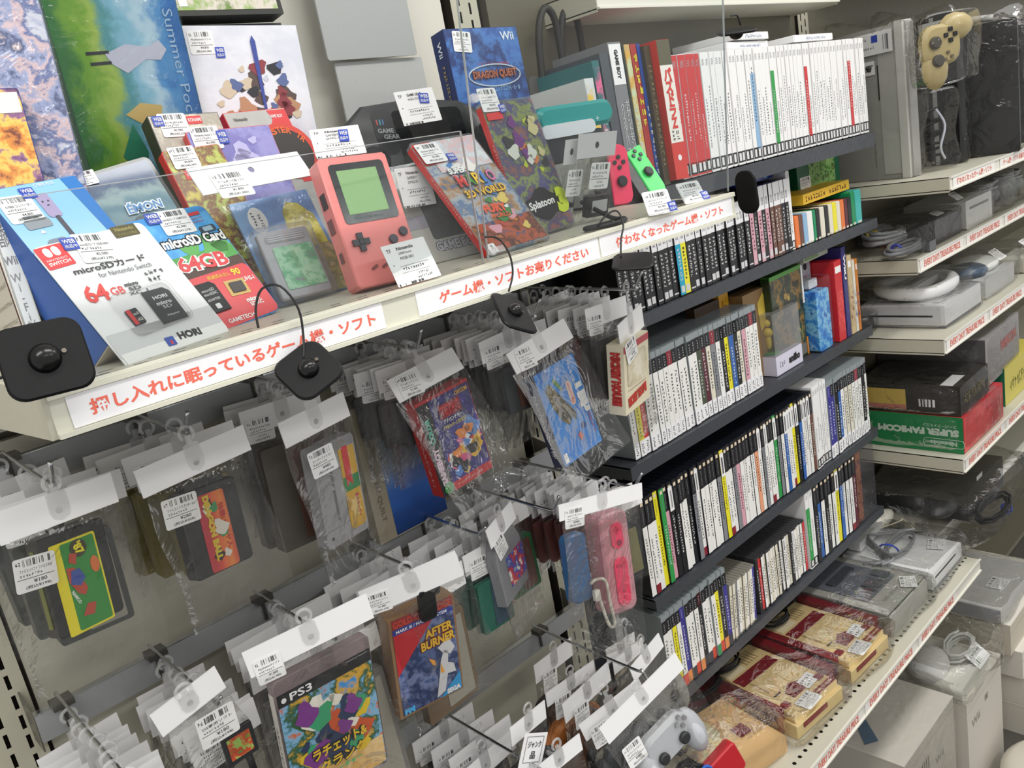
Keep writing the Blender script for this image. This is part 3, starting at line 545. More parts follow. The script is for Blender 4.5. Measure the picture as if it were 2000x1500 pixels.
# ================================================================== things on the display shelf
def boxthing(name, lab, cat, pn, depth, mat_side, mat_front, ext_=0, r=.0005, group=None, back=0.0):
    p = P[pn]; t_ = thing(name, lab, cat, pose(pn, back), group); w_, h_ = p[7], p[8]
    part('box_shell', G().rbox(0, w_, -ext_, h_, -depth, 0, r, .0004 if r > .001 else 0), mat_side, t_)
    if mat_front: part('front_print', G().rbox(.0008, w_ - .0008, -ext_ + .0008, h_ - .0008, 0, .0003, max(r * .8, .0004)), mat_front, t_)
    return t_, w_, h_
# white memory card pack
t = thing('memory_card_pack', 'white 64 GB memory card blister pack leaning at the shelf front', 'memory card pack', pose('sd_white')); w_, h_ = P['sd_white'][7:9]
part('card_back', G().rbox(0, w_, -.004, h_, -.0015, 0, .006, .0003), M('#f0f0f1', .6, 0, .2), t)
d = L['sd_white']
patch(t, 'grey_band', (w_ / 2, .018, w_ * .98, .022, -.06), M('#d6d7d8', .6, 0, .2), .0002); patch(t, 'white_foot', (w_ / 2, .004, w_ * .97, .012, -.06), WHITE, .0004)
s = patch(t, 'red_square', d['switch'], M('#e3383b', .35), .0003); 
part('console_logo', G().rbox(-.0068, -.0006, 0, .009, .0003, .0005, .003).rbox(.0006, .0068, 0, .009, .0003, .0005, .003), WHITE, s); part('square_lettering', G().text('NINTENDO', -.009, -.0035, .018, .0018, .0004).text('SWITCH', -.0095, -.0078, .019, .0032, .0004, bold=.02), WHITE, s)
sticker(t, *d['sticker'], z=.0007, key=('microSDカード HORI NSW', '¥2,980', '(税込¥3,278)')); web(t, *d['web'], z=.0012)
s = patch(t, 'gold_licence_label', d['gold'], M('#5b532c', .3), .0004); lett(s, 'Nintendo', (0, .002, .018, .0035, 0), M('#c9bd7a', .4), .0006); lett(s, 'ライセンス商品', (0, -.0032, .019, .0028, 0), M('#a89c66', .4), .0006)
lett(t, 'microSDカード', d['micro'], M('#26262a', .5), .0009, .02); lett(t, 'for Nintendo Switch', (.0585, .0812, .05, .0048, -.07), M('#55565c', .5), .0009)
lett(t, '64', (d['g64'][0], d['g64'][1], .02, .0165, -.12), M('#e2453f', .5), .0009, .03); lett(t, 'GB', (.0385, .0655, .0125, .0075, -.1), M('#e2453f', .5), .0009, .01)
lett(t, 'micro', (.0535, .0675, .013, .0038, -.08), M('#3a3a3e', .5), .0009, .04); lett(t, 'SD', (.054, .063, .012, .0035, -.08), M('#3a3a3e', .5), .0009, .03); lett(t, 'XC  I', (.0545, .0586, .018, .0032, -.08), M('#3a3a3e', .5), .0009, .01)
part('speed_mark', G().scrib(0, 0, .014, .006, 3).scrib(0, .007, .02, .005, 4), M('#3a3a3e', .5), t, tr(.07, .0635, .0009, -.08))
s = part('adapter', G().ext([(-.0125, -.016), (.0125, -.016), (.0125, .012), (.008, .0165), (-.0125, .0165)], 0, .0018, ch=.0005), M('#26272b', .4), t, tr(.0665, .0395, .0006, -.05))
part('adapter_print', G().text('HORI', -.007, .0065, .014, .0035, .0001, bold=.03).text('micro', -.0075, .0005, .015, .0035, .0001, bold=.03).text('SD', -.004, -.0035, .009, .0032, .0001).text('Adapter', -.0055, -.0115, .013, .0026, .0001), M('#d9d9dc', .5), s, Matrix.Translation((0, 0, .0019)))
s = part('memory_card', G().rbox(-.0055, .0055, -.0075, .0075, 0, .0016, .001, .0003), M('#1f2023', .4), t, tr(.0352, .0385, .0006, 0)); part('card_stripe', G().quad(-.0053, -.0015, -.0072, .0072, 0), RED, s, Matrix.Translation((0, 0, .0018))); part('card_print', G().text('64GB', -.0005, -.005, .0045, .003).text('microSD', -.0008, .001, .005, .0025), WHITE, s, Matrix.Translation((0, 0, .0019)))
part('blister', G().rbox(.024, .084, .02, .062, .0005, .004, .006, .001), clear('blister_plastic', '#fdfdfd', .0, 0, 1, .0, .04), t)
lett(t, 'HORI', (.068, .0085, .0225, .0072, -.13), M('#1c1c20', .5), .001, .05); s = patch(t, 'flag_mark', (.0475, .0082, .0085, .0085, -.1), M('#2f4fae', .4), .0009, .0008); part('flag_dot', G().quad(-.0008, .0012, -.003, .0005, .0004), RED, s)
# pale blue adapter box standing behind it
t = thing('cable_adapter_box', 'pale blue box picturing a cable adapter, behind the white memory card pack', 'box', pose('sd_white', .004))
part('box_shell', G().box(.001, .084, .0265, .182, -.042, 0), M('#1f56a8', .35), t); part('box_base', G().box(.002, .083, .0255, .0268, -.041, -.001), M('#e6dccb', .5), t)
part('front_print', G().quad(.0015, .0835, .027, .1815, .0004), art('paleblue', ['#4f93cc', '#7db8e4', '#a4d0f0', '#8cc4ec'], 6, .1, 1, .3, .4, .16, -.1), t); part('blue_edge_band', G().ext([(.069, .181), (.0835, .181), (.0835, .027), (.083, .027)], 0, .0002), M('#2b78c4', .35), t, Matrix.Translation((0, 0, .0007)))
part('cable_picture', G().rbox(.036, .048, .146, .17, 0, .0003, .003), M('#a79ac0', .5), t, Matrix.Translation((0, 0, .0008))); part('cable_lead', G().box(.0405, .0445, .125, .147, 0, .0003).box(.039, .048, .12, .126, 0, .0003), M('#4a4654', .5), t, Matrix.Translation((0, 0, .0008)))
part('plug_face', G().disc(.0395, .162, .0008, 0, .0003, 8).disc(.0445, .162, .0008, 0, .0003, 8).box(.041, .043, .1575, .1583, 0, .0003), M('#3a3644', .5), t, Matrix.Translation((0, 0, .0012)))
part('console_picture', G().rbox(.012, .034, .139, .148, 0, .0003, .002).rbox(.014, .031, .149, .152, 0, .0003, .001), M('#8d949c', .5), t, Matrix.Translation((0, 0, .0008)))
part('pad_picture', G().rbox(.018, .036, .118, .127, 0, .0003, .004), M('#7f8a98', .5), t, Matrix.Translation((0, 0, .0008))); part('arrow_mark', G().add([(.019, .134, 0), (.024, .134, 0), (.0215, .1375, 0)], [(0, 1, 2)]), WHITE, t, Matrix.Translation((0, 0, .0008)))
lett(t, 'CYBER PLUS', (.052, .1785, .018, .003, -.02), WHITE, .0009); sticker(t, .0185, .1595, .0285, .0265, -.05, .0009, ('CYBER コンバーター', '¥4,800', '(税込¥5,280)')); web(t, .0335, .1725, .012, .0105, -.05, .0014)
# white game case at the near end
t, w_, h_ = boxthing('standing_game_case', 'white game case standing spine-out at the near end of the shelf', 'game case', 'white_case', .135, M('#d8d2c4', .35), M('#f0f0f0', .35))
part('maroon_edge', G().box(-.0006, .0, 0, h_, -.004, -.002), M('#4a1c26', .5), t); lett(t, '学園倶楽部', (w_ / 2, .134, .0075, .05, 0), M('#6c6c70', .5), .0006, 0, True)
lett(t, 'Wii', (w_ / 2, .098, .0095, .007, 0), M('#8a8a8e', .5), .0006, .02); lett(t, 'Wi-Fi対応', (w_ / 2, .06, .0075, .055, 0), M('#8a8a8e', .5), .0006, .0, True)
part('back_text', G().scrib(.01, .03, .11, .004, 26).scrib(.01, .04, .11, .004, 26).scrib(.01, .05, .11, .004, 26).scrib(.01, .065, .11, .004, 26).scrib(.01, .08, .11, .004, 26), M('#8f887c', .5), t, Matrix.Translation((-.0005, 0, -.132)) @ Matrix.Rotation(-math.pi / 2, 4, 'Y') @ Matrix.Diagonal((-1, 1, 1, 1)) @ Matrix.Translation((-.13, 0, 0)))
# red and blue memory card pack
t = thing('memory_card_pack', 'red and blue 64 GB memory card pack beside the white pack', 'memory card pack', pose('sd_red')); w_, h_ = P['sd_red'][7:9]; d = L['sd_red']
part('card_back', G().rbox(0, w_, 0, h_, -.0015, 0, .008, .0003), M('#2f8fd6', .35), t); part('sky_print', G().quad(.001, w_ - .001, .06, h_ - .008, .0003), art('gsky', ['#2f8ad2', '#3c9be0', '#5db4ee', '#2f8ad2'], 30), t)
part('earth_print', G().quad(.001, w_ - .001, .055, .068, .0004), M('#4a2f26', .5), t); part('grass_print', G().quad(.02, w_ - .001, .068, .082, .0004), M('#4fa048', .5), t); part('red_print', G().rbox(.001, w_ - .001, .001, .058, .0003, .0006, .006), M('#d6323a', .3), t)
blobs(t, 'bush_print', (.03, .085, .072, .096), ['#5aa84e'], 3, .0006, sz=.01)
part('title_shadow', G().text('microSD Card', -.001, -.001, .066, .0135, 0, 0, .16), BLACK, t, tr(.022, .0925, .0007, -.09)); part('title_lettering', G().text('microSD Card', 0, 0, .064, .0115, 0, 0, .04), WHITE, t, tr(.022, .0925, .0009, -.09))
part('capacity_outline', G().text('64GB', -.001, -.001, .052, .0185, 0, 0, .12), WHITE, t, tr(.022, .0655, .0008, -.1)); part('capacity_lettering', G().text('64GB', 0, 0, .05, .0165, 0, 0, .03), RED, t, tr(.022, .0655, .001, -.1))
s = part('adapter', G().ext([(-.01, -.016), (.01, -.016), (.01, .012), (.006, .016), (-.01, .016)], 0, .0018, ch=.0004), BLACK, t, tr(.032, .034, .0008, -.02)); part('adapter_print', G().text('microSD', -.007, .006, .013, .003).text('microSDHC', -.007, .002, .014, .003).text('ADAPTER', -.007, -.004, .013, .0026).rbox(-.003, .002, -.013, -.0075, 0, .0001, .001), M('#d0d0d2', .5), s, Matrix.Translation((0, 0, .0019)))
s = patch(t, 'gold_frame', (.0615, .036, .021, .017, -.1), M('#c9a45c', .4), .0008); part('memory_card', G().rbox(-.007, .007, -.0055, .0055, 0, .001, .001), M('#2a1f20', .4), s, Matrix.Translation((0, 0, .0004))); 
lett(t, '高速読み出し', (.052, .0525, .024, .0042, -.08), M('#f0d43a', .5), .001); lett(t, '90', (.0705, .0515, .009, .0075, -.08), M('#f0d43a', .5), .001, .03); lett(t, 'UHS-I', (.078, .041, .012, .0048, -.08), WHITE, .001, .02)
lett(t, 'micro', (.068, .02, .014, .0045, -.06), WHITE, .001, .04); lett(t, 'SDXC', (.069, .015, .014, .0042, -.06), WHITE, .001, .03); lett(t, 'GAMETECH', (.045, .006, .028, .0045, -.06), WHITE, .001, .02)
part('red_note', G().rbox(.058, .078, .1195, .123, 0, .0002, .0005), RED, t, Matrix.Translation((0, 0, .0009))); part('note_print', G().scrib(.058, .1155, .02, .0022, 9).scrib(.058, .1115, .02, .0022, 9), RED, t, Matrix.Translation((0, 0, .0009)))
s = part('handheld_picture', G().rbox(.066, .083, .0985, .106, 0, .0003, .002), M('#2c3a4a', .5), t, Matrix.Translation((0, 0, .001))); part('picture_screen', G().rbox(.0695, .0795, .0997, .1048, 0, .0002, .001), M('#9ab8c8', .4), s, Matrix.Translation((0, 0, .0004)))
sticker(t, d['sticker'][0], d['sticker'][1], .031, .0275, -.1, .0011, ('microSDカード GAMETECH', '¥2,980', '(税込¥3,278)')); web(t, d['web'][0], d['web'][1] - .002, .013, .012, -.1, .0016)
# landscape case
t, w_, h_ = boxthing('sealed_game_case', 'clear-cased game with mountain picture behind the memory card packs', 'game case', 'landscape_case', .011, CASEC, None, .05, .006)
part('cover_picture', G().quad(.004, w_ - .003, -.045, h_ - .003, -.001), art('mountain', ['#b8b0d8', '#8898c8', '#d7788a', '#a8d4dc', '#7fb6c8', '#c8e6e4', '#3e6ca0'], 22, .8, 1, .5, .3, .09, .5), t)
lett(t, 'ÉMON', (.05, .012, .034, .0125, -.12), M('#e8eef4', .4), .0009, .12); lett(t, 'ÉMON', (.05, .012, .032, .0105, -.12), M('#4d88c0', .4), .0012, .02)
part('console_corner', G().rbox(.036, .05, -.006, .004, 0, .0006, .002), M('#5a6268', .5), t, Matrix.Translation((0, 0, .0008))); sticker(t, .0135, .053, .025, .014, -.06, .001)
# cartridge in a clear box
t = thing('cartridge_case', 'clear case holding a grey cartridge with shiny green label', 'cartridge', pose('cart_case', -.006)); w_, h_ = P['cart_case'][7:9]; d = L['cart_case']
part('clear_shell', G().rbox(0, w_, 0, h_, -.009, .006, .004, .001), clear('crystal_case', '#f4f4f5', .07, 0, 1, .08, .05), t)
s = part('cartridge_body', G().rbox(.004, w_ - .004, .004, h_ - .004, -.006, .001, .003, .0008), M('#9b9da3', .4), t); part('grip_groove', G().rbox(.010, w_ - .01, h_ - .017, h_ - .009, 0, .0006, .003), M('#83858b', .4), s, Matrix.Translation((0, 0, .0012)))
for i in range(3): part('grip_line', G().rbox(.012, w_ - .012, h_ - .0155 + i * .0022, h_ - .0145 + i * .0022, 0, .0005, .0003), M('#b9bbc0', .4), s, Matrix.Translation((0, 0, .0019)))
part('cartridge_label', G().rbox(.0135, w_ - .0065, .012, h_ - .022, 0, .0004, .002), art('greenfoil', ['#1d7a4a', '#2a9a5c', '#9ad0a8', '#35a56a', '#6f5f78', '#2c8f55'], 45, 1.5, rough=.12), t, Matrix.Translation((0, 0, .0016)))
# comic and header card in a bag
H = P['comic_header']; t = thing('bagged_comic', 'comic booklet in a clear bag with white header card', 'booklet', pose('comic_header')); w_, h_ = H[7:9]
g = G().hole(0, w_, 0, h_, w_ * .5, h_ * .6, .0035, .0035, .0005); part('header_card', g, PAPER, t); part('header_back', G().hole(0, w_, 0, h_, w_ * .5, h_ * .6, .0035, .0035, -.0005), PAPER, t)
sticker(t, .034, .006, .036, .029, -.04, .0012, ('ゲームボーイ用ソフト', '¥1,800', '(税込¥1,980)'))
def bag_mesh(w_, h_, seed, amp=.002, dep=.006):
    k = ('bag', round(w_, 2), round(h_, 2), seed % 4)
    if k in MC: return MC[k]
    r = random.Random(seed); nx, ny = 16, 20; g = G()
    fold = [(r.uniform(0, 1), r.uniform(0, 1), r.uniform(0, 3.14), r.uniform(25, 60), r.uniform(.3, 1)) for _ in range(9)]
    for side in (1, -1):
        vs = []
        for j in range(ny + 1):
            for i in range(nx + 1):
                u, v = i / nx, j / ny; e = min(1, 5 * u, 5 * (1 - u), 5 * v, 3 * (1 - v) + .2)
                z = side * dep * e ** .5
                for (a, b, th, fr, am) in fold:
                    dd = (u - a) * math.cos(th) + (v - b) * math.sin(th); z += amp * am * .5 * math.exp(-(dd * 9) ** 2) * math.sin(dd * fr) * e
                vs.append((w_ * u + .002 * math.sin(9 * v + seed), -h_ * v, z + .0003 * side * r.uniform(-1, 1) * e))
        g.add(vs, [(j * (nx + 1) + i, j * (nx + 1) + i + 1, (j + 1) * (nx + 1) + i + 1, (j + 1) * (nx + 1) + i)[::-1 if side > 0 else 1] for j in range(ny) for i in range(nx)])
    MC[k] = mesh(g, 'plastic_bag', BAG, True); return MC[k]
T = pose('comic_header').inverted() @ pose('comic'); w_, h_ = P['comic'][7:9]
part('plastic_bag', bag_mesh(.105, .128, 3), None, t, T @ Matrix.Translation((-.008, h_ + .006, -.001)) @ Matrix.Diagonal((1, 1, .35, 1)))
s = part('comic_cover', G().box(0, w_, 0, h_, -.003, 0), art('comicblue', ['#5f86c4', '#7d9fd4', '#90b4de', '#6a90cc'], 20), t, T)
part('speech_bubble', G().disc(.021, .094, .0095, 0, .0003, 18, .015, 0), PAPER, s, Matrix.Translation((0, 0, .0003))); part('bubble_lettering', G().scrib(.0155, .085, .0035, .02, 6, 0, True).scrib(.0225, .083, .0035, .018, 6, 0, True), INK, s, Matrix.Translation((0, 0, .0008)))
part('yellow_shape', G().ext([(.045, .06), (.05, .098), (.058, .108), (.07, .104), (.082, .088), (.084, .05), (.06, .03)], 0, .0002), art('yellowart', ['#c9bf45', '#ddd45e', '#b3a73a', '#8a8240'], 80), s, Matrix.Translation((0, 0, .0003)))
part('lower_page', G().quad(.03, w_ - .001, .001, .055, .0006), art('manga', ['#d8cfae', '#b7a86b', '#8a8d62', '#c9b28a', '#5f5a4a'], 70), s)
# pink handheld
t = thing('handheld_console', 'pink handheld game console with green screen standing on the shelf', 'game console', pose('pink')); w_, h_ = P['pink'][7:9]; d = L['pink']
smooth_by(part('body', G().ext([(.0, .0), (.0, h_)] and [(.004, 0), (w_ - .016, 0), (w_ - .006, .003), (w_ - .001, .012), (w_, .02), (w_, h_ - .003), (w_ - .003, h_), (.003, h_), (0, h_ - .003), (0, .004)], -.024, 0, ch=.0015), M('#ee8884', .35), t))
smooth_by(part('screen_bezel', G().rbox(d['bezel'][0] - .0305, d['bezel'][0] + .0305, h_ - .068, h_ - .0075, -.0002, .0006, .004), M('#1b1f24', .18), t)); part('screen', G().quad(.0155, .06, h_ - .059, h_ - .0145, .0009), M('#86ad72', .3), t)
lett(t, 'GAME BOY pocket', (.035, h_ - .0635, .032, .0028, 0), M('#5f6a70', .4), .0009, .02)
s = part('direction_pad', G().box(-.0092, .0092, -.003, .003, 0, .0025).box(-.003, .003, -.0092, .0092, 0, .0025).disc(0, 0, .0025, .0025, .003, 12), M('#3a3b42', .4), t, tr(.0178, .0445, .0004, 0))
for n_, (x, y) in (('a', (.067, .0478)), ('b', (.0535, .0418))): part('round_button', G().disc(0, 0, .0047, 0, .003, 20, ch=.0006), M('#3f3a48', .35), t, tr(x, y, .0004))
for x in (.024, .036): part('pill_button', G().rbox(-.004, .004, -.0013, .0013, 0, .0012, .0012), M('#8a4a4c', .4), t, tr(x, .018, 0, .4))
for i in range(5): part('speaker_slot', G().box(-.0005, .0005, -.005, .005, 0, .0002), M('#7a3f40', .5), t, tr(.055 + i * .0035, .013, .0002, -.4))
part('side_switch', G().box(-.0012, .0003, .03, .04, -.016, -.01).box(-.0012, .0003, .06, .074, -.018, -.008), M('#7a4a4a', .4), t)
part('link_port', G().box(-.0008, .0, .085, .1, -.018, -.007), M('#3d2a2c', .5), t)
# paper tags
def paper_tag(lab, pn, top, lines, web_=None, rows=2):
    p = P[pn]; w_, h_ = p[7], p[8]; t_ = thing('price_tag', lab, 'price tag', pose(pn)); part('tag_card', G().rbox(0, w_, 0, h_, -.0006, 0, .001), PAPER, t_)
    g = G().text(top, w_ * .3, h_ * .82, w_ * .38, h_ * .08, 0, 0, .02)
    for i, s_ in enumerate(lines): g.text(s_, w_ * .3, h_ * (.7 - .11 * i), w_ * .3, h_ * .07)
    g.box(w_ * .22, w_ * .86, h_ * .44, h_ * .445, 0, .0001).box(w_ * .22, w_ * .86, h_ * .28, h_ * .285, 0, .0001).scrib(w_ * .26, h_ * .34, w_ * .5, h_ * .07, 9).scrib(w_ * .55, h_ * .18, w_ * .25, h_ * .06, 6).scrib(w_ * .5, h_ * .09, w_ * .35, h_ * .06, 8)
    g.text('TF', w_ * .07, h_ * .8, w_ * .1, h_ * .09); g.disc(w_ * .1, h_ * .5, w_ * .012, 0, .0001, 8)
    g.bars(0, 0, h_ * .7, w_ * .05, 18); part('tag_print', g, INK, t_, Matrix.Translation((0, 0, .0003)))
    if web_: web(t_, *web_)
    return t_
paper_tag('white price tag at the foot of the pink handheld', 'tag_pocket', 'Nintendo', ['GAMEBOYpocket', 'MGB-001'])
paper_tag('white price tag with blue mark above the pink handheld', 'tag_gb', 'Nintendo', ['GAMEBOY', 'DMG-01'], L['tag_gb']['web'])
paper_tag('white price tag with blue mark on the black handheld', 'tag_gg', 'GAME GEAR', ['HGG-3210'], L['tag_gg']['web'])
paper_tag('white price tag between pink handheld and red game case', 'tag_gb2', 'Nintendo', ['GAMEBOY', 'DMG-01'])
# black handheld
t = thing('handheld_console', 'wide black handheld game console behind the price tags', 'game console', pose('black_hand', .0)); w_, h_ = P['black_hand'][7:9]; w_ += .01
o = part('body', G().ext([(.03, -.03), (w_ - .03, -.03), (w_, .0), (w_ + .004, .05), (w_ - .008, .082), (w_ - .03, h_ + .0), (w_ * .5, h_ + .006), (.03, h_), (.006, .075), (-.006, .045), (0, 0)], -.03, 0, ch=.004), M('#1b1e21', .35), t); smooth_by(o, .8)
part('screen_window', G().rbox(w_ * .34, w_ * .82, .005, .085, 0, .0008, .006), M('#101315', .12), t)
s = part('logo_panel', G().rbox(w_ * .2, w_ * .34, .03, .088, 0, .0006, .01), M('#15181a', .3), t); part('logo_lettering', G().text('GAME', w_ * .22, .058, .02, .006, .001, -.05, .03).text('GEAR', w_ * .25, .05, .02, .006, .001, -.05, .03), M('#8f9396', .4), s)
part('colour_mark', G().box(w_ * .225, w_ * .235, .068, .075, 0, .001), M('#a8474a', .4), t); part('colour_mark', G().box(w_ * .245, w_ * .255, .068, .075, 0, .001), M('#3a8a9a', .4), t); part('colour_mark', G().box(w_ * .265, w_ * .275, .068, .075, 0, .001), M('#4a6a9a', .4), t)
smooth_by(part('direction_pad', G().disc(.03, .025, .017, 0, .004, 24, ch=.002), BLACKG, t)); part('round_button', G().disc(w_ - .025, .035, .009, 0, .004, 20, ch=.001), BLACKG, t); part('round_button', G().disc(w_ - .01, .05, .009, 0, .004, 20, ch=.001), BLACKG, t)
# grey clear-boxed game console
t, w_, h_ = boxthing('boxed_handheld', 'grey handheld console in a clear box behind the leaning game', 'game console', 'gb_grey', .015, M('#c3c1b6', .4), None, 0, .004)
part('grey_strip', G().quad(.002, w_ - .002, .045, .062, .0004), M('#9d98a6', .4), t); s = part('pad_window', G().rbox(.03, w_ - .004, .028, .1, 0, .0006, .004), M('#23262a', .2), t); part('pad_cross', G().box(.05, .064, .06, .066, 0, .001).box(.054, .06, .056, .07, 0, .001), M('#4a4d52', .4), s)
part('logo_shadow', G().text('GAME BOY', 0, 0, .056, .014, 0, 0, .12), M('#55576a', .4), t, tr(.028, .012, .0006, -.02)); part('logo_lettering', G().text('GAME BOY', 0, 0, .054, .0115, 0, 0, .02), M('#cfcfd4', .4), t, tr(.029, .013, .0009, -.02))
part('clear_box', G().rbox(-.003, w_ + .003, 0, h_ + .004, -.018, .004, .004), clear('crystal_case', '#f4f4f5'), t)
# mario / splat cases
def switch_case(lab, pn, cols, scale, seed, spine='#d23a36', ribbon=True):
    p = P[pn]; w_, h_ = p[7], p[8]; t_ = thing('sealed_game_case', lab, 'game case', pose(pn))
    part('case_shell', G().rbox(0, w_, 0, h_, -.0105, 0, .005, .001), clear('case_shell_clear', '#e9e9eb', .05, 0, 1, .1, .05), t_); part('red_spine', G().box(-.0006, .0004, .005, h_ - .006, -.0095, -.001), M(spine, .3), t_); part('spine_print', G().scrib(-.001, 0, .0035, h_ * .5, 24, 0, True), M('#f0c8c0', .5), t_, Matrix.Translation((-.0009, h_ * .2, -.0035)) @ Matrix.Rotation(-math.pi / 2, 4, 'Y'))
    part('cover_picture', G().rbox(.0015, w_ - .0015, .003, h_ - .003, -.0098, -.0008, .003), art(pn + '_cover', cols, scale, 1.6, seed=seed), t_); part('film_wrap', G().quad(.0005, w_ - .0005, .001, h_ - .001, .0012), clear('tight_film', '#fdfdfd', .01, .001, 12, .003, .05), t_); return t_, w_, h_
t, w_, h_ = switch_case('sealed game case with colourful block lettering, leaning on the shelf', 'mario', ['#c8433a', '#e8d9c4', '#4f8fc8', '#dfe6ea', '#e0a23c', '#3f74b0', '#b9cfe0'], 38, 2); d = L['mario']
part('cover_top', G().quad(.016, w_ - .003, h_ - .05, h_ - .004, 0), art('paletop', ['#dfe3e6', '#eceff0', '#d7dfe6', '#e6c8c8', '#c9d6e8', '#eef0f2'], 60), t, Matrix.Translation((0, 0, .0003)))
part('cover_foot', G().quad(.003, w_ - .003, .004, .042, 0), art('stormfoot', ['#223a5c', '#33567e', '#c25a2e', '#5a2c20', '#e0853a', '#2a4468'], 45, 1.5), t, Matrix.Translation((0, 0, .0003)))
part('red_corner', G().rbox(.001, .03, h_ - .036, h_ - .004, 0, .0004, .002), M('#d8402e', .35), t); lett(t, 'SUPER', (.036, .1175, .028, .0095, -.02), M('#6a6e78', .5), .0018, .16); lett(t, 'SUPER', (.036, .1175, .026, .0085, -.02), WHITE, .0022, .04)
for i, (ch, c) in enumerate(zip('MARIO', ('#d8433c', '#4f9a3c', '#e8c23a', '#3f78c8', '#d873a8'))):
    part('title_letter', G().text(ch, -.0005, -.0005, .0125 if ch not in 'I' else .005, .0185, 0, 0, .1), M('#3a3f46', .5), t, tr(.025 + .0125 * i + (-.004 if i > 3 else 0), .093, .0018, -.02)); part('title_letter', G().text(ch, 0, 0, .0115 if ch not in 'I' else .0045, .017, 0, 0, .02), M(c, .4), t, tr(.0255 + .0125 * i + (-.004 if i > 3 else 0), .0935, .0021, -.02))
part('subtitle_shadow', G().text('3D WORLD', -.0006, -.0006, .063, .0125, 0, 0, .1), M('#5a4a28', .5), t, tr(.024, .077, .0018, .0)); part('subtitle', G().text('3D WORLD', 0, 0, .062, .011, 0, 0, .03), M('#eab83a', .4), t, tr(.024, .077, .0021, .0))
lett(t, 'FURY', (.05, .057, .034, .012, -.08), M('#e2552e', .4), .0021, .05); lett(t, 'WORLD', (.05, .046, .03, .006, -.08), M('#e2552e', .4), .0021, .03)
part('rating_mark', G().rbox(.002, .013, .002, .014, 0, .0003, .001), PAPER, t, Matrix.Translation((0, 0, .002))); lett(t, 'A', (.0075, .008, .006, .008, 0), INK, .0026)
blobs(t, 'cover_shape', (.02, .095, .02, .16), ['#e8a8b8', '#5a8fd0', '#e8d070', '#c8503c', '#f0f0ec', '#4a8a4a'], 3, .0006, sz=.007)
sticker(t, d['sticker'][0] + .002, d['sticker'][1], .033, .029, -.02, .0028, ('Nintendo Switchソフト', '¥3,480', '(税込¥3,828)')); web(t, *d['web'], z=.0034)
t, w_, h_ = switch_case('sealed game case with purple and lime paint splashes', 'splat', ['#463aa0', '#5548b4', '#4a3ea6', '#b8cc3c', '#3c3490', '#c86a40', '#5a4cb8', '#584a6a'], 30, 9); d = L['splat']
blobs(t, 'cover_shape', (.012, .09, .06, .15), ['#c9d646', '#d98a50', '#3a3a3e', '#d8cf9a', '#7a3a8a', '#e3e6dc'], 3, .0005, sz=.008)
part('logo_blob', G().ext([(.034 + .034 * math.cos(a) * (1 + .15 * math.sin(5 * a)), .036 + .018 * math.sin(a) * (1 + .2 * math.cos(4 * a))) for a in [i * .2618 for i in range(24)]], 0, .0002), M('#1d1c22', .4), t, Matrix.Translation((.016, 0, .0012)))
part('logo_lettering', G().text('Splatoon', 0, 0, .05, .013, 0, 0, .03), WHITE, t, tr(.02, .028, .0018, .05)); part('logo_number', G().text('3', 0, 0, .022, .034, 0, 0, .09), M('#cfe03a', .4), t, tr(.072, .02, .0018, -.15))
sticker(t, .015, .1725, .033, .029, -.03, .0022, ('Nintendo Switchソフト', '¥4,500', '(税込¥4,950)')); web(t, *d['web'], z=.0028); part('red_corner', G().rbox(.002, .03, .148, .157, 0, .0003, .001), RED, t, Matrix.Translation((0, 0, .0014)))
part('orange_foot', G().quad(.004, .03, .003, .009, .0014), M('#e07a30', .4), t)
# blue game box
t, w_, h_ = boxthing('game_box', 'dark blue Wii game box standing behind the purple game case', 'game box', 'blue_wii', .03, M('#1c2f66', .4), art('bluebox', ['#1b3a82', '#24509e', '#3f74bc', '#16306e', '#2f62ae', '#8fb4dc'], 18, .6), .16); d = L['blue_wii']
lett(t, 'Wii', (d['wii'][0], d['wii'][1], .022, .011, 0), M('#dfe6f2', .4), .001, .02); lett(t, 'Wii', (.0, 0, .02, .009, 0), M('#dfe6f2', .4), .001, .02).matrix_basis = Matrix.Translation((-.0006, h_ - .022, -.015)) @ Matrix.Rotation(-math.pi / 2, 4, 'Y') @ Matrix.Rotation(-math.pi / 2, 4, 'Z')
part('crest_ring', G().tube([(.066 + .042 * math.cos(a), .03 + .014 * math.sin(a), 0) for a in [i * .262 for i in range(25)]], .0012, 5), M('#b9c2cf', .3, .3), t, Matrix.Translation((0, 0, .0012)))
lett(t, 'DRAGON QUEST', (.066, .031, .072, .013, .02), M('#6e2c22', .4), .0024, .1); lett(t, 'DRAGON QUEST', (.066, .031, .07, .011, .02), M('#c4704a', .4), .0028, .01); lett(t, 'ドラゴンクエスト25周年記念', (.068, .045, .05, .004, .0), M('#c04a3a', .4), .0014); lett(t, 'ドラゴンクエストI・II・III', (.078, .013, .05, .007, .0), M('#8fb6e0', .4), .0014, .02)
sticker(t, .025, .0745, .028, .026, -.1, .0014); part('spine_lettering', G().scrib(0, 0, .008, .07, 14, 0, True), M('#b9a25c', .4), t, Matrix.Translation((-.0008, -.02, -.018)) @ Matrix.Rotation(-math.pi / 2, 4, 'Y'))
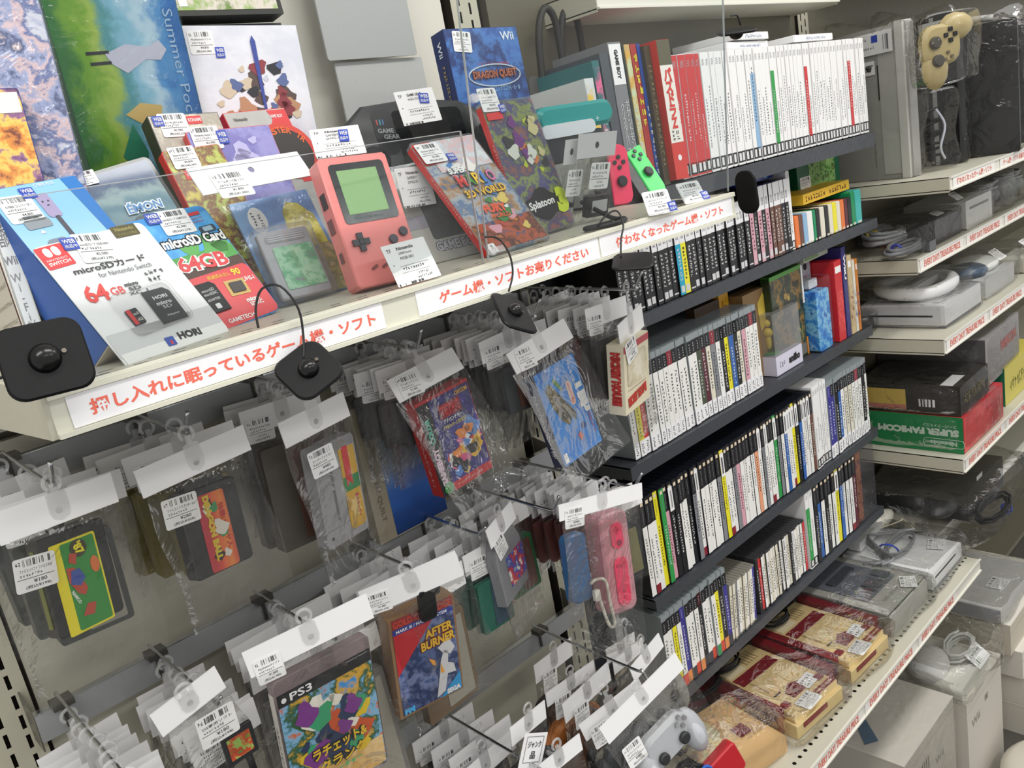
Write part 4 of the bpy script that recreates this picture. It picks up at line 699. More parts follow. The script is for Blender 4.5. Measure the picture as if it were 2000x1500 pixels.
# anime and other boxes behind
t, w_, h_ = boxthing('game_box', 'tall lilac and blue picture box in shiny wrap, near end', 'game box', 'anime_left', .04, M('#8d93b8', .4), art('lilac', ['#8d9ac8', '#c9cfe4', '#dfe2ee', '#6f80b4', '#e8cfd2', '#aab6dc', '#5c6a94', '#f0dcd8', '#b7c3e0'], 34, 2.2), .155); w_ = P['anime_left'][7]
part('shiny_wrap', G().quad(-.001, w_ + .002, -.15, h_, .0015), clear('wrinkled_film', '#fafafa', .015, .006, 22, .01, .07), t)
t, w_, h_ = boxthing('game_box', 'small blue-edged game box with orange flames, at the near end', 'game box', 'anime_small', .012, M('#2c3a8a', .35), art('flames', ['#3a2a38', '#7a3a2a', '#d98a3a', '#f0c860', '#8a5a8a', '#5a3a50', '#c8a8c8'], 50, 1.6), .02, .002)
part('cover_header', G().quad(.002, w_ - .002, h_ - .022, h_ - .004, .0007), M('#e4e2dc', .4), t)
t, w_, h_ = boxthing('game_box', 'large blue and green box lettered Summer Pockets turned on its side', 'game box', 'summer', .045, M('#2a5f4a', .4), art('summerart', ['#2f7a3a', '#74a832', '#a3c25a', '#5aa0a8', '#8cc4dc', '#bcdcec', '#5a9cd4', '#3a78bc', '#2c64a8'], 26, 1.2, 0, .28, .3, .17, .02), .175)
lett(t, 'Summer Pockets', (w_ * .9, .07, .14, .012, -math.pi / 2), M('#a9cdea', .4), .001); part('shiny_wrap', G().quad(-.001, w_ + .001, -.17, h_, .0015), clear('wrinkled_film', '#fafafa'), t)
part('cover_shape', G().ext([(.05, .1), (.075, .108), (.1, .104), (.115, .11), (.122, .1), (.112, .09), (.095, .092), (.07, .08), (.055, .09)], 0, .0002), M('#c9cfe0', .4), t, Matrix.Translation((0, 0, .0006))); part('cover_shape', G().box(.03, .055, .1, .103, 0, .0002).box(.032, .055, .09, .093, 0, .0002), M('#2c3238', .4), t, Matrix.Translation((0, 0, .0006)))
part('cover_shape', G().ext([(.055, .04), (.075, .05), (.1, .045), (.095, .03), (.07, .03)], 0, .0002), M('#dcc07a', .4), t, Matrix.Translation((0, 0, .0006))); part('cover_shape', G().ext([(.04, .0), (.06, .03), (.07, .0), (.06, -.03)], 0, .0002), M('#2f8a6a', .4), t, Matrix.Translation((0, 0, .0006)))
t, w_, h_ = boxthing('game_box', 'white game box printed with a group scene, behind the handhelds', 'game box', 'white_anime', .035, M('#d6d8e2', .4), art('palewhite', ['#dcdde6', '#e6e7ee', '#d6d8e4', '#e2e3ea'], 10), .175)
blobs(t, 'cover_shape', (.02, .12, -.05, .085), ['#c8cad8', '#5a4a46', '#b88a6a', '#2c2c34', '#8a3c44', '#cfc0a8', '#5a6a9a'], 9, .0006, sz=.0075); part('cover_shape', G().ext([(.075, .02), (.078, .02), (.08, .105), (.077, .112), (.074, .105)], 0, .0002), M('#3a4a9a', .4), t, Matrix.Translation((0, 0, .0016)))
subs('white_anime', t, key=('PlayStation3ソフト', '¥4,800', '(税込¥5,280)'))
t = thing('game_box', 'dark framed box of a pale green picture, at the top behind the white box', 'game box', at(.315, .31, .352, 0, -.1)); part('box_shell', G().box(0, .14, 0, .1, -.03, 0), M('#22241f', .4), t); part('front_print', G().quad(.006, .134, .006, .09, .0005), art('palegreen', ['#c4cf9a', '#8fae5c', '#d8cfc4', '#6a8a3c', '#b09a90'], 30), t); part('rating_mark', G().quad(.01, .02, .01, .02, .001), PAPER, t)
t = thing('dark_box', 'dark box under the pale green picture box behind the shelf', 'box', at(.31, .33, .036)); part('box_shell', G().box(0, .15, 0, .31, -.03, 0), M('#3a3c3f', .5), t); part('box_print', G().quad(.01, .14, .2, .3, .0005), M('#4c4e52', .5), t)
t, w_, h_ = boxthing('game_box', 'red and grey GAME BOY box with a round red emblem', 'game box', 'red_box', .02, RED, art('greyred', ['#b9b8b4', '#a9a8a5', '#c2c1bd'], 8), .15); part('red_print', G().ext([(.055, h_ - .002), (w_ - .001, h_ - .002), (w_ - .001, -.05), (.06, -.05), (.052, h_ * .5), (.058, h_ * .7)], 0, .0002), RED, t, Matrix.Translation((0, 0, .0005)))
part('emblem_disc', G().disc(.06, -.01, .036, 0, .0003, 32), M('#cf3a2c', .4), t, Matrix.Translation((0, 0, .0008))); part('emblem_core', G().disc(.06, -.012, .03, 0, .0003, 32), M('#2a2422', .4), t, Matrix.Translation((0, 0, .0012)))
g = G()
for i, ch in enumerate('MONSTER TR'):
    a = math.radians(152 - i * 13); g.text(ch, .06 + .0245 * math.cos(a), -.012 + .0245 * math.sin(a), .006, .008, 0, a - math.pi / 2, .03) if ch != ' ' else None
part('emblem_lettering', g, M('#e2662c', .4), t, Matrix.Translation((0, 0, .0017))); lett(t, 'GAME BOY', (.064, h_ * .78, .018, .004, -.03), PAPER, .001, .02); lett(t, 'Nintendo', (.018, h_ * .78, .017, .004, 0), M('#55534e', .5), .001, .02); sticker(t, .022, h_ * .28, .03, .024, 0, .0014)
t, w_, h_ = boxthing('game_box', 'dark-topped game box with Konami mark between price stickers', 'game box', 'konami', .02, M('#3c3a38', .4), art('sandart', ['#cfc8b8', '#a8a294', '#d8d2c2', '#8a8478'], 30), .15); d = L['konami']; sticker(t, .024, h_ - .012, .03, .026, -.02, .001, ('', '¥2,980', '(税込¥3,278)')); web(t, .0085, h_ - .007, .011, .011, 0, .0016); part('red_ribbon', G().rbox(.04, .056, h_ - .012, h_ - .003, 0, .0003, .001), RED, t, Matrix.Translation((0, 0, .0006))); lett(t, 'KONAMI', (.048, h_ - .0075, .014, .004, 0), PAPER, .0012, .02)
t, w_, h_ = boxthing('sealed_game_case', 'red-spined game case behind the header card, lower of the pair', 'game case', 'xeno1', .011, RED, art('fruitart', ['#9a6a3a', '#c9b84a', '#7a4a2a', '#b8c25a', '#8a3a2a'], 50), .1, .003); sticker(t, .02, h_ - .01, .028, .024, -.02, .0012, ('Nintendo Switchソフト', '¥4,800', '(税込¥5,280)')); part('red_square', G().rbox(.012, .03, h_ - .034, h_ - .024, 0, .0003, .001), RED, t, Matrix.Translation((0, 0, .0006))); lett(t, 'SWITCH', (.021, h_ - .029, .014, .003, 0), PAPER, .0012, .02)
t, w_, h_ = boxthing('sealed_game_case', 'red-spined game case with lavender cover behind the header card', 'game case', 'xeno2', .011, M('#d8504c', .3), art('lavender', ['#8a86c8', '#7c78bc', '#a09cd6', '#8a86c8'], 22), .16, .003); sticker(t, .0195, h_ - .009, .031, .026, -.02, .0012, ('Nintendo Switchソフト', '¥2,980', '(税込¥3,278)')); web(t, .037, h_ - .01, .011, .015, -.02, .0018); part('red_square', G().rbox(.006, .022, h_ - .032, h_ - .022, 0, .0003, .001), RED, t, Matrix.Translation((0, 0, .0006))); lett(t, 'SWITCH', (.014, h_ - .027, .013, .003, 0), PAPER, .0012, .02)
blobs(t, 'cover_shape', (.03, .08, -.03, h_ - .005), ['#bdb9e4'], 4, .0007, sz=.012)
# joycon controllers
def stick_pad(lab, pn, col, flip):
    p = P[pn]; w_, h_ = p[7], p[8]; t_ = thing('game_controller', lab, 'controller', pose(pn)); g = G()
    pts = [(0, 0)] + [(w_ - .012 + .012 * math.cos(a), .012 + .012 * math.sin(a)) for a in (-1.57, -.8, 0)] + [(w_ - .014 + .014 * math.cos(a), h_ - .014 + .014 * math.sin(a)) for a in (0, .5, 1.0, 1.57)] + [(0, h_)]
    smooth_by(part('shell', g.ext(pts, -.012, 0, ch=.0015), M(col, .35), t_)); part('rail_grip', G().rbox(-.02, .002, -.004, h_ + .006, -.02, -.002, .006), M('#1d1e20', .4), t_)
    smooth_by(part('thumb_stick', G().disc(w_ * .5, h_ * .38, .0085, 0, .006, 20, ch=.0015), M('#1f2022', .5), t_))
    for dx, dy in ((0, .008), (0, -.008), (.008, 0), (-.008, 0)): part('round_button', G().disc(w_ * .5 + dx, h_ * .7 + dy, .0034, 0, .002, 12), M('#2a2b2d', .4), t_)
    return t_
stick_pad('neon pink half controller standing at the shelf edge', 'joy_pink', '#fb3d66', 0); stick_pad('neon green half controller leaning beside the pink one', 'joy_green', '#19d957', 1)
# teal clamshell
t = thing('clamshell_console', 'teal and black clamshell handheld behind the bagged cards', 'game console', at(.70, .15, .125, -.08, .0)); smooth_by(part('lid', G().rbox(0, .145, .032, .066, -.05, 0, .016, .005), M('#1f9a98', .2), t)); smooth_by(part('base', G().rbox(-.02, .12, -.01, .028, -.05, 0, .008, .003), M('#2a2d33', .25), t)); part('painted_glare', G().rbox(.0, .1, .024, .042, -.005, .003, .008), M('#dfe4ea', .15), t); part('plus_mark', G().box(.105, .111, .0405, .0415, 0, .0008).box(.1075, .1085, .038, .044, 0, .0008), M('#d8f0ee', .4), t)  # near-white band across the front: glare put into the colour of a strip
# bagged mini packs
for pn, lab, c in (('bag_h2', 'small bagged item with white header card, behind the front one', '#2a2b2e'), ('bag_h1', 'small bagged item with punched white header card by the pink controller', '#24262b')):
    p = P[pn]; w_, h_ = p[7], p[8]; t = thing('bagged_accessory', lab, 'accessory', pose(pn)); part('header_card', G().hole(0, w_, 0, h_, w_ * .5, h_ * .5, .0035, .0045, 0), M('#dcdcdd', .5), t)
    part('plastic_bag', bag_mesh(.066, .085, 5), None, t, Matrix.Diagonal((w_ / .066, 1, 1, 1))); sticker(t, w_ * .5, -.022, min(w_, .034), .034, -.06, .0095)
    part('small_part', G().rbox(w_ * .3, w_ * .9, -.078, -.05, -.003, .004, .003), M(c, .3), t); part('part_label', G().rbox(w_ * .45, w_ * .85, -.072, -.056, .004, .0045, .001), M('#d6d6da', .4), t)
# strap tags and straps
for pn, lab in (('strap_tag1', 'price tag with blue mark lying before the pink controller strap'), ('strap_tag2', 'price tag with blue mark lying at the far corner of the shelf')):
    p = P[pn]; w_, h_ = p[7], p[8]; t = thing('price_tag', lab, 'price tag', pose(pn)); part('tag_card', G().rbox(0, w_, -.004, h_, -.0008, 0, .003), PAPER, t); sticker(t, w_ * .5, h_ * .42, w_ * .94, h_ * 1.05, 0, .0003, ('Joy-Con ストラップ', '¥3,980', '(税込¥4,378)')); web(t, w_ * .97, h_ * .12, .014, .012, 0, .001)
def loop(lab, pts, r=.0022, name='wrist_strap', cat='strap'): return tag(part(name, G().tube(pts, r, 7), M('#1b1b1d', .6), None, None, True), lab, cat)
loop('black strap looped beside the far price tag', [(.80 + .026 * math.cos(a) + .012 * a / 6, .035 + .012 * math.sin(a), .0375) for a in [i * .45 - .5 for i in range(14)]])
loop('black strap hanging from the pink controller to the shelf', [(.735, .13, .06), (.715, .09, .05), (.70, .05, .038), (.685, .02, .038), (.665, .004, .038), (.64, .0, .038), (.622, .008, .038), (.612, .018, .038), (.62, .026, .038), (.635, .018, .038), (.65, .01, .039)], .003)
# ---- books behind the far acrylic sheet
bk = [(.897, .022, .19, 'paleart', '#d9dcdd', 'white box with small pink picture'), (.921, .018, .215, 'tealpink', '#2d6a6e', 'teal box with pink lettering'), (.942, .022, .225, None, '#4a5058', 'dark grey boxed game'), (.966, .033, .24, None, '#7d7f83', 'grey GAME BOY box with white vertical lettering'), (1.0, .006, .235, None, '#223028', 'dark green thin box'), (1.006, .015, .235, 'orangebk', '#c9a86a', 'pale green and orange spined box'), (1.022, .016, .235, None, '#a8322e', 'dark red box with yellow lettering'), (1.039, .009, .235, None, '#2c4a9a', 'blue spined box')]
for i, (x, wd, h, a_, c, l) in enumerate(bk):
    t = thing('boxed_game', l + ' behind the acrylic sheet', 'game box', at(x, .225, .04, 0, -.03)); part('box_shell', G().box(0, wd - .001, 0, h, -.12, 0), M(c, .4), t)
    if a_: part('spine_picture', G().quad(.001, wd - .002, .01, h - .01, .0004), art(a_, {'paleart': ['#e4e6e6', '#d4d8da', '#e8c44a', '#e4e6e6'], 'tealpink': ['#2d6a6e', '#e86a9a', '#2d6a6e', '#285a60'], 'orangebk': ['#8fbfa8', '#d8a84a', '#c9d8b0', '#d07a3a']}[a_], 30), t)
    if i == 3: part('white_head', G().quad(.001, wd - .002, h - .065, h - .003, .0005), PAPER, t); lett(t, 'GAME BOY', (wd / 2, h - .034, .045, .009, -math.pi / 2), INK, .001, .05); lett(t, 'ポケットモンスター', (wd * .72, h * .4, .011, .11, 0), M('#d0d0d2', .5), .001, 0, True); lett(t, 'クリスタルバージョン', (wd * .33, h * .38, .01, .11, 0), M('#d0d0d2', .5), .001, 0, True)
    if i in (6,): part('spine_lettering', G().scrib(.003, h * .45, .013, h * .5, 7, .0008, True), M('#e8d83a', .4), t)
    if i in (5, 7, 1): part('spine_lettering', G().scrib(.002, h * .1, wd * .6, h * .5, 9, .0008, True), M('#d8d8d4', .4), t)
t = thing('boxed_game', 'olive black box with gold lettering beside the red puzzle game box', 'game box', at(1.048, .218, .045, 0, -.03)); part('box_shell', G().box(0, .0155, 0, .225, -.13, 0), M('#4b4636', .4), t); part('spine_lettering', G().scrib(.004, .03, .008, .17, 18, .0006, True), M('#9a8f6a', .4), t)
t = thing('boxed_game', 'red and white box with bold red Japanese puzzle title', 'game box', at(1.064, .205, .05, 0, -.03)); wd = .036; part('box_shell', G().box(0, wd, 0, .225, -.13, 0), M('#d0352c', .4), t); part('olive_head', G().quad(.0005, wd - .0005, .185, .2245, .0004), M('#5a563e', .5), t); part('white_panel', G().quad(.0005, wd - .0005, .06, .185, .0004), M('#ece8e0', .5), t)
lett(t, 'パズドラZ', (wd * .5, .132, .022, .098, 0), M('#d8352a', .4), .0009, .05, True); part('small_lettering', G().scrib(.006, .064, .009, .018, 3, 0, True).scrib(.018, .064, .009, .018, 2, 0, True), INK, t, Matrix.Translation((0, 0, .0009))); part('seal_mark', G().disc(wd * .5, .035, .005, 0, .0005, 16), PAPER, t)
# black security tags
def rounded(a, b, r, n=6):
    return rrect(-a, a, -b, b, r, n)
def sec_tag(lab, T, a=.026, b=.026, r=.012, cord=None):
    t_ = thing('security_tag', lab, 'security tag', T); smooth_by(part('tag_plate', G().ext(rounded(a, b, r), -.004, 0, ch=.0014), M('#0c0d0f', .42, 0, .25), t_)); smooth_by(part('tag_dome', G().ball((0, 0, 0), a * .38, a * .38, .009, n=24, m=10, half=True), M('#0a0a0b', .22, 0, .4), t_), 1)
    part('rivet', G().disc(a * .45, .002, .0016, 0, .0018, 10), M('#6a6258', .3, .6), t_)
    if cord:
        inv = T.inverted(); part('cord', G().tube([inv @ Vector(p) for p in cord], .0011, 6), M('#141416', .45), t_, None, True)
    return t_
def facing(x, y, z, nx, ny, nz, roll=0):
    n = Vector((nx, ny, nz)).normalized(); u = Vector((0, 0, 1)); rx = u.cross(n).normalized() if abs(n.z) < .99 else Vector((1, 0, 0)); uy = n.cross(rx)
    m = Matrix((rx, uy, n)).transposed().to_4x4(); return Matrix.Translation((x, y, z)) @ m @ Matrix.Rotation(roll, 4, 'Z')
sec_tag('square black security tag with round dome at the near shelf corner', facing(.0, -.035, .062, -.15, -1, .35, -.02), .027, .0255, .011, [(-.022, -.03, .058), (-.031, -.026, .056), (-.031, -.018, .062), (-.024, -.012, .064)])
sec_tag('black security tag hanging edge-on under the first strip label', facing(.190, -.028, -.004, -.3, -.55, .55, .5), .0235, .0235, .012, [(.192, -.02, .004), (.2, -.014, .02), (.203, -.012, .045), (.196, -.004, .066), (.186, .01, .066), (.180, .018, .05), (.179, .02, .034)])
sec_tag('black security tag dangling below the scratched strip label', facing(.430, -.03, -.016, .25, -.65, .75, -.75), .021, .029, .010, [(.436, -.02, .004), (.448, -.018, .02), (.45, -.016, .04), (.444, -.01, .058), (.432, -.004, .062)])
sec_tag('black security tag seen side-on below the last strip label', facing(.628, -.03, -.008, .2, .25, -1, .3), .024, .022, .010, [(.62, -.02, .0), (.63, -.016, .02), (.643, -.012, .036), (.645, -.004, .052), (.632, .002, .05), (.618, .006, .04)])
sec_tag('black security tag on edge at the far end of the shelf', facing(.925, -.01, .03, .95, -.25, .05, 0), .02, .03, .016)
sec_tag('black security tag clipped high on the acrylic sheet edge', facing(.955, .0, .242, .15, .2, -1, .2), .026, .02, .01, [(.93, -.01, .262), (.945, -.01, .262), (.955, -.008, .25)])
# small clear clips on the acrylic
for x, z in ((.44, .195), (.44, .047)):
    t = thing('panel_clip', 'milky plastic clip on the acrylic seam, ' + ('by the purple case' if z > .1 else 'at the shelf edge'), 'clip', at(x, -.006 - .1 * (z - .04), z)); part('clip_body', G().rbox(-.006, .012, -.003, .003, 0, .003, .0015), TABM, t); part('clip_ball', G().disc(-.006, 0, .0045, 0, .004, 14), TABM, t)

t = thing('tote_bag', 'dark bag with two black loop handles behind the blue game box', 'bag', at(.90, .35, .036)); part('bag_body', G().rbox(0, .16, 0, .22, -.03, 0, .01), M('#4c4a46', .7), t)
for dx in (0, .055): part('bag_handle', G().tube([(.03 + dx, .2, .002), (.035 + dx, .28, .006), (.055 + dx, .32, .008), (.078 + dx, .3, .008), (.085 + dx, .2, .004)], .006, 8), M('#23221f', .6), t, None, True)

# ================================================================== pegboard packages
HEAD = {}
def header(parent, w_, h_, c=PAPER, stk=None, key='g', z=.0006):
    k = ('head', round(w_, 3), round(h_, 3), c.name)
    if k not in MC: MC[k] = mesh(G().hole(0, w_, 0, h_, w_ * .5, h_ * .42, .0035, .0035, z).hole(0, w_, 0, h_, w_ * .5, h_ * .42, .0035, .0035, -z), 'header_card', c)
    return part('header_card', MC[k], None, parent)
def hang_tab(parent, cx, y0, y1, zoff=0):
    """clear plastic hanger glued to the header, curling over the hook wire at height y1"""
    k = ('tab', round(y1 - y0, 3))
    if k not in MC:
        h = y1 - y0; g = G(); g.ext([(-.009, .0), (-.007, -.006), (0, -.009), (.007, -.006), (.009, 0), (.0085, h * .55), (.003, h * .6), (.003, h * .82), (-.003, h * .82), (-.003, h * .6), (-.0085, h * .55)], -.0003, .0003)
        g.tube([(.0075 * math.sin(a), h * .98 + .0075 * math.cos(a) - .004, 0) for a in [-2.3 + i * .42 for i in range(13)]], .0018, 5)
        MC[k] = mesh(g, 'hanger_tab', TABM)
    return part('hanger_tab', MC[k], None, parent, Matrix.Translation((cx, y0, .0012)))
def pack(lab, T, w_, h_, hz, bag=(None, .13), cat='packaged game', group=None, name='hanging_package', seed=0, bagx=0.0, tab=True, stk=None, skey='g', card=PAPER):
    t_ = thing(name, lab, cat, T, group); header(t_, w_, h_, card)
    if tab: hang_tab(t_, w_ * .5, h_ * .42, hz)
    bw = bag[0] or w_ * .96
    if bag[1]:
        me = bag_mesh(bw, bag[1], seed); part('plastic_bag', me, None, t_, Matrix.Translation(((w_ - bw) / 2 + bagx, .002, 0)))
    if stk: sticker(t_, *stk, z=.0012, key=skey)
    return t_
def hp(pn, lab, hookz, **kw):
    p = P[pn]; T = pose(pn); T.translation = Vector(p[:3]); hz = max((hookz + .004) - p[2], p[8] * .42 + .03)
    return pack(lab, T, p[7], p[8], hz, **kw), T.inverted()
STK = {k: L[k]['sticker'] for k in L if 'sticker' in L[k]}
def stack(x, rail, ys, lab, w_=.12, h_=.03, drop=.018, content='cart', bagh=.135, col='#55575a', jit=.012, yaw=0.0, stickers=True, csize=(.07, .1, .016), cat='packaged game', xs=None):
    z = RZ[rail]; n = len(ys); grp = 'packages on the hook ' + lab
    for i, y in enumerate(ys):
        dx = rnd.uniform(-jit, jit); T = Matrix.Translation((x - w_ / 2 + dx, y, z - drop - h_ + rnd.uniform(-.003, .001))) @ Matrix.Rotation(yaw + rnd.uniform(-.12, .12), 4, 'Z') @ Matrix.Rotation(rnd.uniform(-.05, .05), 4, 'Y') @ R0
        t_ = pack('white-headed package %s behind the front, hook %s' % (ORD[n - 1 - i], lab), T, w_, h_, drop + h_ + .002, bag=(None, bagh), group=grp, seed=i, cat=cat)
        if stickers: sticker(t_, w_ * (.2 if w_ > .09 else .3), h_ * .1, .034, .029, -.05, .0012)
        cw, ch, cd = csize
        if content == 'cart':
            s = part('game_cartridge', G().rbox((w_ - cw) / 2, (w_ + cw) / 2, -.02 - ch, -.02, -cd / 2, cd / 2, .004) if ('st', cw, ch, cd, col) not in MC else MC[('st', cw, ch, cd, col)], M(col, .4), t_)
            MC[('st', cw, ch, cd, col)] = s.data
            part('cartridge_label', G().rbox((w_ - cw) / 2 + cw * .4, (w_ + cw) / 2 - .006, -.02 - ch * .95, -.02 - ch * .06, 0, .0004, .002), M(rnd.choice(('#6a4a40', '#3f5566', '#6e6c4a', '#55555c', '#8f8b80')), .4), s, Matrix.Translation((0, 0, cd / 2 + .0003)))
hook(.021, 0, .155, 'under the near end of the shelf, holding the baseball cartridge')
hook(.153, 0, .169, 'holding the orange-labelled black cartridge')
hook(.30, 0, .17, 'holding the grey cartridge with gold label')
hook(.464, 0, .185, 'holding the red and purple game box')
hook(.619, 0, .128, 'holding the blue sea-scene game box')
hook(.777, 0, .081, 'holding the cream and red game box')
hook(-.008, 1, .115, 'of the middle rail nearest the slotted upright', up=.01)
hook(.097, 1, .148, 'holding the tiny green-labelled game card', up=.012)
hook(.236, 1, .14, 'holding the cased robot-scene game', up=.012)
hook(.388, 1, .134, 'holding the starfighter cartridge box')
hook(.499, 1, .184, 'between starfighter box and grey slanted cartridge', up=.012)
hook(.60, 1, .139, 'holding the grey slanted cartridge')
hook(.71, 1, .079, 'holding the pink remote')
hook(.442, 2, .05, 'at the front of the lowest rail', up=.01)
hook(.68, 2, .10, 'of the lowest rail holding the controllers', up=-.02)
hook(.24, 2, .12, 'of the lowest rail hidden beneath the cased game', up=.01)
def cart(parent, T, w_, h_, d_, col, name='game_cartridge', rough=.4, r=.004):
    return smooth_by(part(name, G().rbox(0, w_, 0, h_, -d_, 0, r, .0012), M(col, rough), parent, T))
# -- baseball cartridge
t, inv = hp('fam_header', 'bagged black cartridge with green and yellow baseball label', RZ[0], bag=(.125, .155), seed=1)
t.matrix_world = t.matrix_world; w_, h_ = P['fam_cart'][7:9]; s = cart(t, inv @ pose('fam_cart'), w_, h_, .018, '#1b1c1b'); d = L['fam_cart']['label']
part('label_edge', G().rbox(-d[2] / 2, d[2] / 2, -d[3] / 2, d[3] / 2, 0, .0004, .002), M('#eadb23', .35), s, tr(d[0] + .001, d[1], .0002)); part('label_field', G().rbox(-d[2] * .28, d[2] / 2 - .002, -d[3] / 2 + .002, d[3] / 2 - .002, 0, .0004, .002), M('#2f8a35', .35), s, tr(d[0] + .001, d[1], .0006))
part('label_badge', G().disc(.036, .074, .0085, 0, .0003, 12), M('#3c3a1c', .4), s, Matrix.Translation((0, 0, .0012))); part('label_number', G().text("'87", -.006, -.0045, .012, .009, 0, 0, .05), M('#eadb23', .4), s, tr(.036, .074, .0018, -1.35)); part('label_lettering', G().text('NAMCO', 0, 0, .014, .003, 0, 0, .03), PAPER, s, tr(.0195, .037, .0012, -1.2))
part('label_splash', G().ext([(.02, .06), (.028, .058), (.032, .046), (.036, .036), (.032, .03), (.026, .034), (.02, .046)], 0, .0002).ext([(.025, .012), (.032, .022), (.04, .02), (.036, .01)], 0, .0002).ext([(.026, .072), (.033, .07), (.03, .06), (.024, .064)], 0, .0002), M('#b8462e', .4), s, Matrix.Translation((0, 0, .0014))); part('label_splash', G().ext([(.021, .044), (.03, .04), (.036, .046), (.032, .056), (.024, .056)], 0, .0002), M('#3a52a0', .4), s, Matrix.Translation((0, 0, .0017)))
part('label_disc', G().disc(.048, .054, .0045, 0, .0003, 14, .008), M('#d8702e', .4), s, Matrix.Translation((0, 0, .0014))); part('painted_lit_edge', G().box(-.0008, .0004, .01, h_ - .01, -.012, -.006), M('#6a6f2e', .4), s)  # olive strip on the left side: lit edge painted onto the black plastic
sticker(t, *(0, 0, .038, .03), z=0, key=('ファミコンソフト ファミスタ87', '¥180', '(税込¥198)'), T=inv @ pose('fam_cart') @ tr(L['fam_cart']['sticker'][0], L['fam_cart']['sticker'][1], .0025, -.1))
# -- orange label cartridge
t, inv = hp('dbz_header', 'bagged black cartridge with orange label, second package from the near end', RZ[0], bag=(.12, .15), seed=2); w_, h_ = P['dbz_cart'][7:9]; s = cart(t, inv @ pose('dbz_cart'), w_, h_, .018, '#202124'); d = L['dbz_cart']['label']
part('cartridge_shoulder', G().rbox(.012, w_ - .012, h_ - .002, h_ + .007, -.016, -.002, .002), M('#202124', .4), s); part('label', G().rbox(-d[2] / 2, d[2] / 2, -d[3] / 2, d[3] / 2, 0, .0004, .003), art('orangelabel', ['#b8323c', '#cf4638', '#dd6a36', '#e0823a', '#cf5a3a'], 14, .4, 0, .3, .35, .035, .4), s, tr(d[0], d[1], .0003, -.01))
part('label_lettering', G().text('DRAGON BALL', 0, 0, .07, .008, 0, 0, .08), M('#d8b830', .4), s, tr(.026, .082, .0012, -1.57)); part('label_lettering', G().text('強襲!サイヤ人', 0, 0, .05, .007, 0, 0, .02), M('#b82a28', .4), s, tr(.042, .07, .0012, -1.57))
blobs(s, 'label_shape', (.022, .05, .004, .083), ['#24221f', '#e6dcc0', '#3a8a52', '#d8d2c8'], 2, .0009, sz=.007); sticker(t, 0, 0, .04, .03, z=0, key=('ファミコン ドラゴンボール3', '¥280', '(税込¥308)'), T=inv @ pose('dbz_cart') @ tr(.0, .077, .003, -.03))
# -- grey cartridge with gold label
t, inv = hp('sfc_header', 'bagged grey cartridge with gold and green ribbon label', RZ[0], bag=(.1, .175), seed=3); w_, h_ = P['sfc_cart'][7:9]; s = cart(t, inv @ pose('sfc_cart'), w_, h_, .02, '#a2a3a8'); d = L['sfc_cart']['label']
part('label', G().rbox(-.013, .0135, -.054, .054, 0, .0006, .005), M('#d8a92e', .35), s, tr(.0535, .064, .0003)); part('label_band', G().quad(-.013, .0135, -.006, .012, .0008), M('#2f8a4a', .4), s, tr(.0535, .064, .0003)); part('label_ribbon', G().ext([(-.006, .05), (.004, .05), (.004, .0), (-.001, .006), (-.006, .0)], 0, .0003), RED, s, tr(.0515, .064, .0012))
part('label_burst', G().ext([(.011 * (1 if i % 2 else .6) * math.cos(i * .45), .016 * (1 if i % 2 else .6) * math.sin(i * .45)) for i in range(14)], 0, .0003), M('#e8c878', .4), s, tr(.0535, .036, .0012)); part('label_lettering', G().text('星のカービィ', 0, 0, .03, .006, 0, 0, .04), M('#c8402e', .4), s, tr(.055, .052, .0018, -1.57))
part('finger_groove', G().rbox(.022, .0255, .03, .098, 0, .0003, .0015), M('#6e7076', .5), s, Matrix.Translation((0, 0, .0002))); part('groove_line', G().box(.002, w_ - .002, .022, .0226, 0, .0003), M('#808287', .5), s, Matrix.Translation((0, 0, .0002))); part('ridge_block', G().rbox(.02, w_ - .004, h_ - .012, h_ + .002, -.018, .001, .001), M('#8f9095', .4), s)
part('screw', G().disc(.008, .012, .002, 0, .0005, 10), M('#4a4a4c', .4), s); sticker(t, .034, -.03, .036, .031, -.02, .009, ('スーパーファミコン', '¥480', '(税込¥528)'))
# -- tetris style box
t, inv = hp('tet_header', 'bagged red-edged purple game box with colourful shapes', RZ[0], bag=(.125, .165), seed=4, stk=STK['tet_header'], skey=('ゲームボーイ テトリス', '¥1,480', '(税込¥1,628)')); w_, h_ = P['tet_box'][7:9]
s = part('game_box', G().box(0, w_, 0, h_, -.024, 0), M('#c22a30', .35), t, inv @ pose('tet_box')); part('black_band', G().quad(.0, .02, 0, h_ - .004, 0), M('#1c1c20', .4), s, Matrix.Translation((0, 0, .0004))); part('cover_art', G().quad(.02, w_ - .001, .012, h_ - .004, 0), art('tetcover', ['#2c2a78', '#3a3490', '#2a2870', '#4a3a9a', '#2f3c90'], 26), s, Matrix.Translation((0, 0, .0004)))
blobs(s, 'cover_shape', (.022, w_ - .002, .014, .085), ['#d8402e', '#f0f0ee', '#e8b83a', '#d8568a', '#2a2a2c', '#5a8ad0', '#e88a3a'], 4, .0008, sz=.009); part('title_plate', G().quad(.03, .068, .098, .118, 0), M('#8f2236', .4), s, tr(0, 0, .0022)); part('title_lettering', G().text('TETRIS', 0, 0, .032, .014, 0, 0, .03), RED, s, tr(.033, .101, .0026)); part('title_lettering', G().text('アドベンチャー', 0, 0, .032, .006, 0, 0, .02), PAPER, s, tr(.033, .091, .0026)); part('title_lettering', G().text('すすめミッキーとなかまたち', 0, 0, .04, .006, 0, 0, .03), M('#d8c83a', .4), s, tr(.03, .083, .0026))
